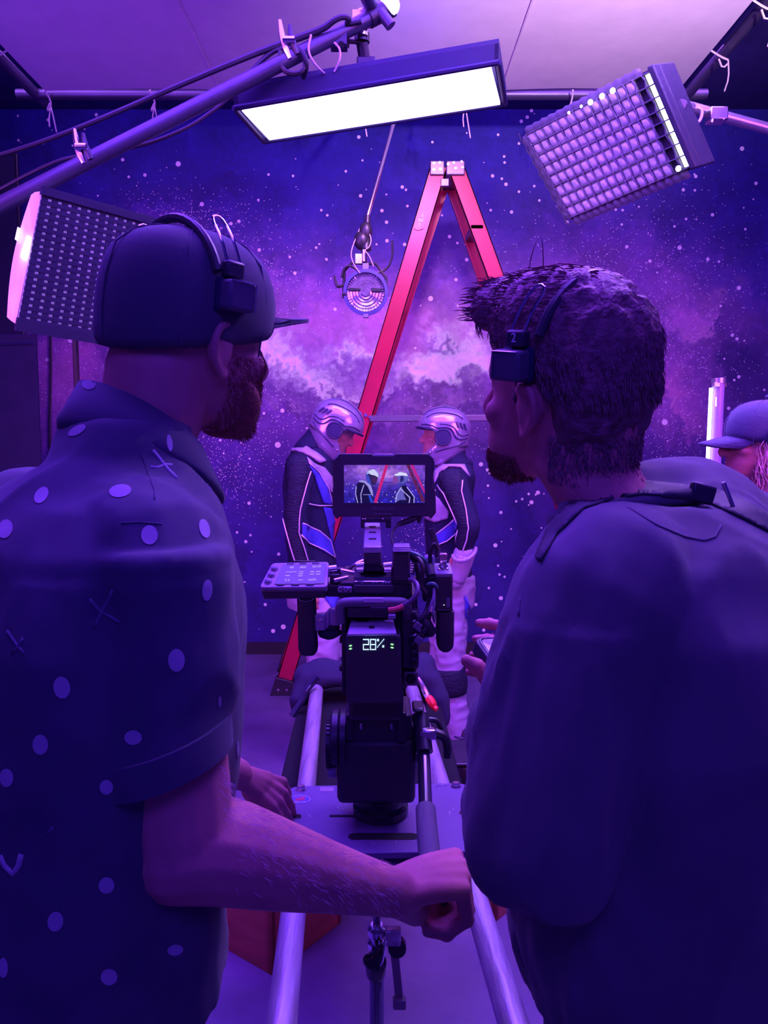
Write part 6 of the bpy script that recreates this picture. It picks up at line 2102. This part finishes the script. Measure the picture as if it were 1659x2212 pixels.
HB3 = mat('blond_hair', (.72, .36, .34), .55, vary=.3, vscale=60, bump=.4, bscale=120)
mb = MB()
mb.loft([h3.ring(z, a, b, w_) for z, a, b, w_ in ((-.15, -.02, -.10, .06), (-.11, .02, -.12, .078), (-.06, .045, -.125, .088), (-.01, .05, -.122, .09), (.03, .055, -.115, .086), (.06, .05, -.11, .08))], 28)
hh = mb.build('hair', HB3, p3, sharp=180, remesh=.007, smooth=5)
wrinkle(hh, .006, (50, 50, 14), 6)
bvh = world_bvh(hh)
out = []
for _ in range(1500):
    a, z = rr.uniform(0, 360), rr.uniform(-.13, .04)
    d_ = h3.r * math.cos(R(a)) + h3.f * math.sin(R(a))
    hit = bvh.ray_cast(h3(0, -.03, z) + d_ * .3, -d_)
    if hit[0] is None:
        continue
    nn = hit[1]
    t = (-h3.u + nn * .25 - h3.f * .35 + V((rr.gauss(0, .22), rr.gauss(0, .22), rr.gauss(0, .22)))).normalized()
    l_ = rr.uniform(.03, .07)
    out.append((hit[0], [hit[0] + t * l_ * .4 + nn * .006, hit[0] + t * l_ * .75 + nn * .006, hit[0] + t * l_]))
strands('hair_strands', out, HB3, hh, .0016)
cap(h3, mat('dark_blue_cap', (.06, .055, .14), .85, sheen=.3, bump=.2, bscale=300), p3, high=.004, brim_up=-.012)
headset(h3, 'small black headset numbered 3 on the dark cap at right edge', -1, '3', by=.0, bz=.020, over=.008)
# ================================================================== the two astronauts
SUIT = mat('navy_suit_fabric', (.018, .016, .060), .8, spec=.2, bump=.15, bscale=400)
MESH_ = mat('ribbed_suit_mesh', (.016, .013, .045), .75, spec=.35, bump=1.0, bscale=75, stretch=(.5, .5, 2.2))
LILAC = mat('satin_lilac_panel', (.44, .36, .52), .4, spec=.5, bump=.08, bscale=40)
BLUEP = mat('blue_suit_panel', (.07, .07, .52), .55)
PIPE_ = mat('reflective_piping', (.92, .86, .95), .35, .2, emit=None)
SHELL = mat('pearl_helmet_shell', (.44, .37, .55), .2, .45, vary=.05)
VISOR = mat('clear_visor', (.3, .28, .4), .03, 0, .5, vary=0., alpha=.07)
DARKT = mat('dark_trim', (.035, .028, .10), .4)


def helmet(h, parent):
    """open-faced racing style helmet with clear visor"""
    n, st = 56, []
    prof = [(-.158, .098, -.020, .058), (-.140, .122, -.062, .086), (-.110, .136, -.100, .104), (-.075, .140, -.122, .114), (-.035, .141, -.134, .119), (.005, .141, -.141, .122), (.045, .141, -.145, .122), (.078, .137, -.141, .118), (.108, .122, -.126, .107), (.132, .096, -.102, .088), (.150, .06, -.07, .062), (.160, .02, -.03, .03), (.162, -.003, -.007, .004)]
    fine = []
    for i in range(len(prof) - 1):
        for q in range(3):
            t = q / 3
            fine.append(tuple(a * (1 - t) + b * t for a, b in zip(prof[i], prof[i + 1])))
    fine.append(prof[-1])

    def P(i, k, g=0.):
        z, yf, yb, w_ = fine[i]
        a = 2 * math.pi * k / n
        e = 2.15
        sx, cy = math.sin(a), math.cos(a)
        x = (w_ + g) * math.copysign(abs(sx) ** (2 / e), sx)
        y = (yf + yb) / 2 + ((yf - yb) / 2 + g) * math.copysign(abs(cy) ** (2 / e), cy)
        return h(x, y, z + .022 * max(0, -cy) * (1 if z < -.05 else 0))

    def az(k):
        a = 360 * (k + .5) / n
        return abs(a if a <= 180 else a - 360)

    def hole(i, k):
        z = (fine[i][0] + fine[i + 1][0]) / 2
        lim = 68 - 26 * max(0, (-.045 - z) / .06)
        return az(k) < lim and -.112 < z < .048 - .014 * (az(k) / 68) ** 2

    m = len(fine)
    vs_ = [P(i, k) for i in range(m) for k in range(n)]
    fs_ = [(i * n + k, i * n + (k + 1) % n, (i + 1) * n + (k + 1) % n, (i + 1) * n + k) for i in range(m - 1) for k in range(n) if not hole(i, k)]
    o = MB().add(vs_, fs_).build('helmet', SHELL, parent, sharp=180)
    sd = o.modifiers.new('thick', 'SOLIDIFY')
    sd.thickness = .012
    sd.offset = -1
    vs_ = [P(i, k, .008) for i in range(m) for k in range(n)]
    fs_ = [(i * n + k, i * n + (k + 1) % n, (i + 1) * n + (k + 1) % n, (i + 1) * n + k) for i in range(m - 1) for k in range(n) if az(k) < 74 and -.112 < (fine[i][0] + fine[i + 1][0]) / 2 < .05]
    used = sorted({q for f in fs_ for q in f})
    ix = {q: j for j, q in enumerate(used)}
    v_ = MB().add([vs_[q] for q in used], [tuple(ix[q] for q in f) for f in fs_]).build('visor', VISOR, o, sharp=180)
    for s_ in (-1, 1):
        MB().lathe(h(s_ * .119, .012, .0), h.r * s_, [(.036, -.006), (.040, .0), (.040, .010), (.036, .014), (.030, .012), (.030, .015), (.0, .016)], 28).build('ear_disc', DARKT, o)

        def S(y, z, g=.003):
            """point of the shell at this side"""
            best = min(range(m), key=lambda i: abs(fine[i][0] - z))
            zz, yf, yb, w_ = fine[best]
            c, b = (yf + yb) / 2, (yf - yb) / 2
            t = max(-1, min(1, (y - c) / b))
            x = w_ * max(0, 1 - abs(t) ** 2.15) ** (1 / 2.15)
            return h(s_ * (x + g), y, z)
        line = lambda pts, r: MB().tube([S(*p) for p in pts], r, 6, smooth=2).build('shell_line', DARKT, o)
        line([(.122, .062), (.095, .064), (.065, .056), (.045, .044), (.02, .050), (-.012, .050), (-.036, .036), (-.046, .012), (-.058, -.004), (-.085, -.012), (-.12, .0)], .0035)
        line([(.11, .050), (.08, .046), (.058, .030), (.048, .012)], .003)
        line([(-.125, .018), (-.09, .008), (-.065, .020), (-.05, .048), (-.02, .066), (.03, .068)], .0028)
        line([(.10, .100), (.06, .124), (.0, .128), (-.06, .118), (-.09, .098)], .003)
        line([(-.11, -.02), (-.06, -.045), (.0, -.062), (.05, -.078)], .003)
        for q in range(3):
            y = -.062 - .020 * q
            a = [S(y + .010, .082 - .004 * q), S(y, .082 - .004 * q), S(y - .014, .050 - .004 * q), S(y - .004, .050 - .004 * q)]
            MB().quadbox(a, h.r * s_ * .003).build('vent_slot', DARKT, o, sharp=20)
        MB().ball(S(.075, -.082, .004), .006).build('chin_screw', STEEL, o)
    top = []
    for y in (.115, .09, .05, 0, -.05, -.095):
        z = np.interp(y, [-.12, -.07, -.03, 0, .02, .06, .096, .122, .14], [.115, .150, .160, .163, .160, .150, .132, .108, .07])
        top.append(h(0, y, z + .001))
    MB().loft([(p, h.r * w_, h.u * .006) for p, w_ in zip(top, (.010, .022, .028, .028, .024, .012))], 14).build('crown_ridge', SHELL, o)
    MB().tube([p + h.r * .03 for p in top], .0025, 5).tube([p - h.r * .03 for p in top], .0025, 5).build('ridge_line', DARKT, o)
    b_ = []
    for q in range(13):
        a = R(-66 + 11 * q)
        z = .050 - .012 * (abs(q - 6) / 6) ** 2
        i = min(range(m), key=lambda j: abs(fine[j][0] - z))
        zz, yf, yb, w_ = fine[i]
        sx, cy = math.sin(a), math.cos(a)
        b_.append(h((w_ + .006) * math.copysign(abs(sx) ** .93, sx), (yf + yb) / 2 + ((yf - yb) / 2 + .006) * abs(cy) ** .93, z))
    MB().tube(b_, .006, 7).build('brow_edge', DARKT, o)
    return o


def boot(ft, f_, r_, parent):
    q = MB()
    q.loft([(ft + f_ * a + V((0, 0, z)), r_ * w_, V((0, 0, hgt))) for a, z, w_, hgt in ((-.09, .055, .032, .053), (-.06, .065, .044, .063), (.0, .065, .048, .063), (.07, .045, .052, .043), (.15, .035, .052, .033), (.2, .024, .034, .022))], 20, 2.6)
    q.limb([ft + V((0, 0, .08)), ft + V((0, 0, .2))], [.055, .062])
    o = q.build('boot', mat('black_boot', (.04, .035, .06), .45), parent, sharp=180, remesh=.008, smooth=2)
    MB().tube([ft + V((0, 0, .19)) + f_ * .064 * math.cos(R(a)) + r_ * .064 * math.sin(R(a)) for a in range(0, 361, 20)], .007, 6, caps=False).build('boot_cuff', DARKT, o)
    MB().box(ft + f_ * .05 - r_ * 0 + V((0, -.055, .12)), (.03, .012, .03)).build('boot_buckle', BLACK_PLASTIC, o, bevel=.003)
    return o


def astronaut(label, fx, Y, hc, nod, neck, chest, waist, hip, arm_near, arm_far, leg_near, leg_far, k=1.0):
    """fx: +1 faces right, -1 faces left; the points are pixels on the plane of the body"""
    f_ = V((fx, 0.0, 0))
    r_ = V((0, -fx, 0))
    near = -1                                        # world y sign of the side towards us
    X = lambda p, dy=0.: W(p[0], p[1], Y + dy)
    h = Frame(X(hc), 90 * fx, nod)
    hk = Frame(X(hc), 90 * fx, nod, 0, .9)
    base = V((X(hip).x, Y, 0))
    mb = MB()
    add_head(mb, hk)
    N, C, Wa, H = X(neck), X(chest), X(waist), X(hip)
    yv = V((0, 1, 0))
    mb.loft([(h(0, -.02, -.03), yv * .055, h.f * .055), (N, yv * .06, f_ * .06), (N - V((0, 0, .04)), yv * .08, f_ * .07)], 18)
    mb.loft([(N + V((0, 0, -.01)), yv * .09 * k, f_ * .07 * k), (N.lerp(C, .35), yv * .165 * k, f_ * .095 * k), (C, yv * .165 * k, f_ * .105 * k), (Wa, yv * .135 * k, f_ * .095 * k), (H, yv * .15 * k, f_ * .105 * k)], 22, 2.3)
    for arm, s_ in ((arm_near, -1), (arm_far, 1)):
        pts = [X(p, s_ * d_) for p, d_ in arm]
        mb.limb(pts[:3], [.05, .045, .042])
        mb.limb(pts[2:4], [.042, .028])
        wv, hv = pts[3], pts[4]
        d_ = (hv - wv).normalized()
        for i in range(4):
            o_ = f_ * (i - 1.5) * .017
            a = wv + d_ * .075 + o_ * 1.05
            mb.limb([wv + o_ * .5, a], [.017, .012], n=8)
            add_finger(mb, [a, a + d_ * .032 - yv * s_ * .006, a + d_ * .05 - yv * s_ * .018, a + d_ * .058 - yv * s_ * .032], .0095)
        a = wv + d_ * .02 + f_ * .03
        add_finger(mb, [a, a + d_ * .03 + f_ * .012, a + d_ * .055 + f_ * .01], .011)
    p = mb.build('person', SKIN_R, None, sharp=180, remesh=.0055, smooth=3, org=base)
    tag(p, label, 'person')
    add_eyes(hk, p)
    # suit
    mb = MB()
    mb.loft([(N + V((0, 0, -.0)), yv * .095 * k, f_ * .085 * k), (N.lerp(C, .3), yv * .175 * k, f_ * .112 * k), (C, yv * .18 * k, f_ * .125 * k), (C.lerp(Wa, .55), yv * .162 * k, f_ * .118 * k), (Wa, yv * .15 * k, f_ * .108 * k), (H, yv * .168 * k, f_ * .122 * k), (H - V((0, 0, .08)), yv * .165 * k, f_ * .12 * k)], 28, 2.3)
    for arm, s_ in ((arm_near, -1), (arm_far, 1)):
        pts = [X(q, s_ * d_) for q, d_ in arm]
        mb.limb([pts[0] - yv * s_ * .03, pts[0], pts[1], pts[2]], [.06, .066, .058, .050])
        mb.limb([pts[2], pts[2].lerp(pts[3], .85)], [.050, .040])
    s = mb.build('suit', SUIT, p, sharp=180, remesh=.0065, smooth=4)
    wrinkle(s, .0035, (14, 14, 10), 4)
    mb = MB()
    mb.loft([(H + V((0, 0, .05)), yv * .172 * k, f_ * .126 * k), (H - V((0, 0, .03)), yv * .176 * k, f_ * .13 * k), (H - V((0, 0, .11)), yv * .165 * k, f_ * .12 * k)], 26, 2.3)
    for leg, s_ in ((leg_near, -1), (leg_far, 1)):
        pts = [X(q, s_ * d_) for q, d_ in leg]
        mb.limb([pts[0], pts[0].lerp(pts[1], .5), pts[1]], [.092 * k, .086 * k, .07 * k])
        mb.limb([pts[1], pts[1].lerp(pts[2], .4), pts[2]], [.070 * k, .066 * k, .050 * k])
    tr = mb.build('suit_trousers', LILAC, p, sharp=180, remesh=.008, smooth=4)
    wrinkle(tr, .006, (9, 9, 20), 6)
    for leg, s_ in ((leg_near, -1), (leg_far, 1)):
        pts = [X(q, s_ * d_) for q, d_ in leg]
        ft = V((pts[2].x, pts[2].y, 0))
        boot(ft, f_, r_, p)
        kn = pts[1]
        d_ = (pts[2] - pts[0]).normalized()
        q = MB()
        xx, yy, zz = frame_of(d_)
        q.loft([(kn + d_ * a, xx * g, yy * g) for a, g in ((-.055, .074), (-.04, .083), (.0, .084), (.045, .082), (.075, .074))], 22)
        q.build('knee_pad', MESH_, tr, sharp=180)
    helmet(hk, p)
    # balaclava-like hood and collar
    q = MB()
    q.loft([(h(0, -.03, -.02), yv * .075, h.f * .08), (h(0, -.035, -.10), yv * .078, h.f * .076), (N + V((0, 0, .02)), yv * .086, f_ * .082), (N - V((0, 0, .02)), yv * .1, f_ * .095)], 24)
    q.build('hood', SUIT, p, sharp=180, subsurf=1)
    return p, s, tr, h, f_


A1, As, At, Ah, Af = astronaut('taller astronaut in navy suit and silver helmet bowing to the right', 1, 3.72, (722, 928), 31,
                               (672, 968), (668, 1050), (672, 1165), (676, 1262),
                               [((650, 1010), .19), ((640, 1085), .215), ((640, 1165), .22), ((655, 1268), .20), ((668, 1300), .19)],
                               [((660, 1010), .19), ((655, 1085), .215), ((650, 1165), .22), ((670, 1268), .20), ((680, 1300), .19)],
                               [((690, 1290), .09), ((700, 1470), .11), ((690, 1640), .11)], [((690, 1290), .09), ((712, 1470), .10), ((720, 1640), .10)], 1.0)
B1, Bs, Bt, Bh, Bf = astronaut('shorter astronaut in navy suit and silver helmet facing left', -1, 3.72, (958, 945), -2,
                               (985, 1003), (968, 1080), (965, 1180), (972, 1262),
                               [((978, 1040), .165), ((995, 1085), .20), ((1014, 1135), .23), ((1003, 1190), .20), ((985, 1235), .18)],
                               [((978, 1040), .165), ((985, 1085), .20), ((1000, 1140), .22), ((985, 1200), .20), ((965, 1235), .18)],
                               [((972, 1290), .08), ((972, 1465), .09), ((1003, 1630), .10)], [((965, 1290), .08), ((958, 1465), .09), ((985, 1620), .09)], .92)
ba, bb = world_bvh(As), world_bvh(Bs)
bat, bbt = world_bvh(As, At), world_bvh(Bs, Bt)
# left astronaut: sleeve mesh, collar, chest panels, piping
patch(ba, [(622, 978), (655, 975), (668, 1020), (655, 1060), (646, 1120), (648, 1165), (662, 1215), (676, 1262), (650, 1262), (632, 1200), (618, 1140), (610, 1080), (606, 1030), (612, 1000)], 'sleeve_mesh', MESH_, As, step=8)
patch(ba, [(617, 977), (632, 962), (655, 964), (680, 978), (702, 996), (690, 1000), (665, 985), (640, 976)], 'collar_flap', LILAC, As, step=6, lift=.012)
patch(ba, [(662, 988), (675, 1000), (700, 1010), (716, 1030), (720, 1070), (706, 1050), (690, 1020), (668, 1003)], 'chest_panel', LILAC, As, step=6, lift=.006)
patch(ba, [(668, 1005), (690, 1024), (706, 1054), (716, 1090), (698, 1086), (686, 1050)], 'chest_stripe', BLUEP, As, step=6, lift=.005)
patch(ba, [(698, 1095), (716, 1098), (730, 1160), (748, 1215), (738, 1222), (716, 1170)], 'side_stripe', BLUEP, As, step=6, lift=.005)
patch(ba, [(652, 1130), (690, 1146), (712, 1165), (722, 1205), (690, 1186), (660, 1166), (652, 1155)], 'hip_swoosh', BLUEP, As, step=6, lift=.005)
for path in ([(604, 1022), (606, 1060), (609, 1100), (618, 1140), (628, 1180), (642, 1225), (648, 1262)], [(670, 1018), (660, 1050), (648, 1100), (645, 1150), (655, 1180), (666, 1220), (672, 1262)], [(666, 1088), (690, 1092), (716, 1092)], [(653, 1130), (690, 1147), (712, 1167), (722, 1204)], [(650, 1155), (668, 1173), (700, 1188), (721, 1204)], [(666, 1000), (690, 1022), (708, 1055), (717, 1092)]):
    seam(ba, path, 'piping', PIPE_, As, .0032, .006)
patch(bat, [(688, 1255), (722, 1262), (735, 1310), (725, 1325), (700, 1290)], 'hip_panel', BLUEP, At, step=7, lift=.006)
# right astronaut
patch(bb, [(948, 1022), (975, 1010), (998, 1022), (999, 1040), (1000, 1080), (1008, 1120), (1012, 1150), (1008, 1190), (990, 1192), (992, 1150), (980, 1110), (965, 1070), (952, 1048)], 'sleeve_mesh', MESH_, Bs, step=7)
patch(bb, [(940, 1010), (965, 1000), (998, 985), (1000, 1000), (1012, 1030), (995, 1012), (970, 1010), (950, 1024), (942, 1045)], 'collar_flap', LILAC, Bs, step=6, lift=.012)
patch(bb, [(930, 1060), (950, 1078), (970, 1105), (968, 1120), (940, 1128), (918, 1120)], 'chest_panel', LILAC, Bs, step=6, lift=.006)
patch(bb, [(940, 1156), (960, 1140), (980, 1124), (988, 1135), (984, 1152), (965, 1168), (944, 1178)], 'hip_swoosh', BLUEP, Bs, step=6, lift=.005)
for path in ([(946, 1048), (960, 1065), (975, 1098), (988, 1128), (990, 1150), (984, 1175)], [(998, 1038), (996, 1060), (1006, 1100), (1012, 1140), (1008, 1165), (998, 1195)], [(940, 1156), (962, 1138), (982, 1122)], [(944, 1178), (966, 1168), (986, 1150)]):
    seam(bb, path, 'piping', PIPE_, Bs, .0032, .006)
cu = W(1003, 1192, 3.5)
pts = [cu + V((.052 * math.cos(R(a)), .05 * math.sin(R(a)), .018 * math.cos(R(a)) - .03 * abs(math.sin(R(a))))) for a in range(0, 361, 18)]
MB().tube(pts, .009, 8, caps=False).build('gauntlet_cuff', LILAC, Bs)
gl = MB()
gl.limb([W(1003, 1196, 3.52), W(996, 1225, 3.53), W(985, 1255, 3.54)], [.05, .046, .04])
gl.build('gauntlet', LILAC, Bs, sharp=180)
patch(bbt, [(1004, 1285), (1014, 1310), (1016, 1360), (1010, 1375), (1004, 1330)], 'leg_stripe', BLUEP, Bt, step=6, lift=.006)
seam(bbt, [(1004, 1290), (1013, 1315), (1014, 1360)], 'leg_stripe_piping', BLUEP, Bt, .008, .004)
seam(bbt, [(1010, 1480), (1020, 1530), (1028, 1580)], 'shin_stripe', BLUEP, Bt, .008, .003)
bpy.data.scenes.remove(WORK)
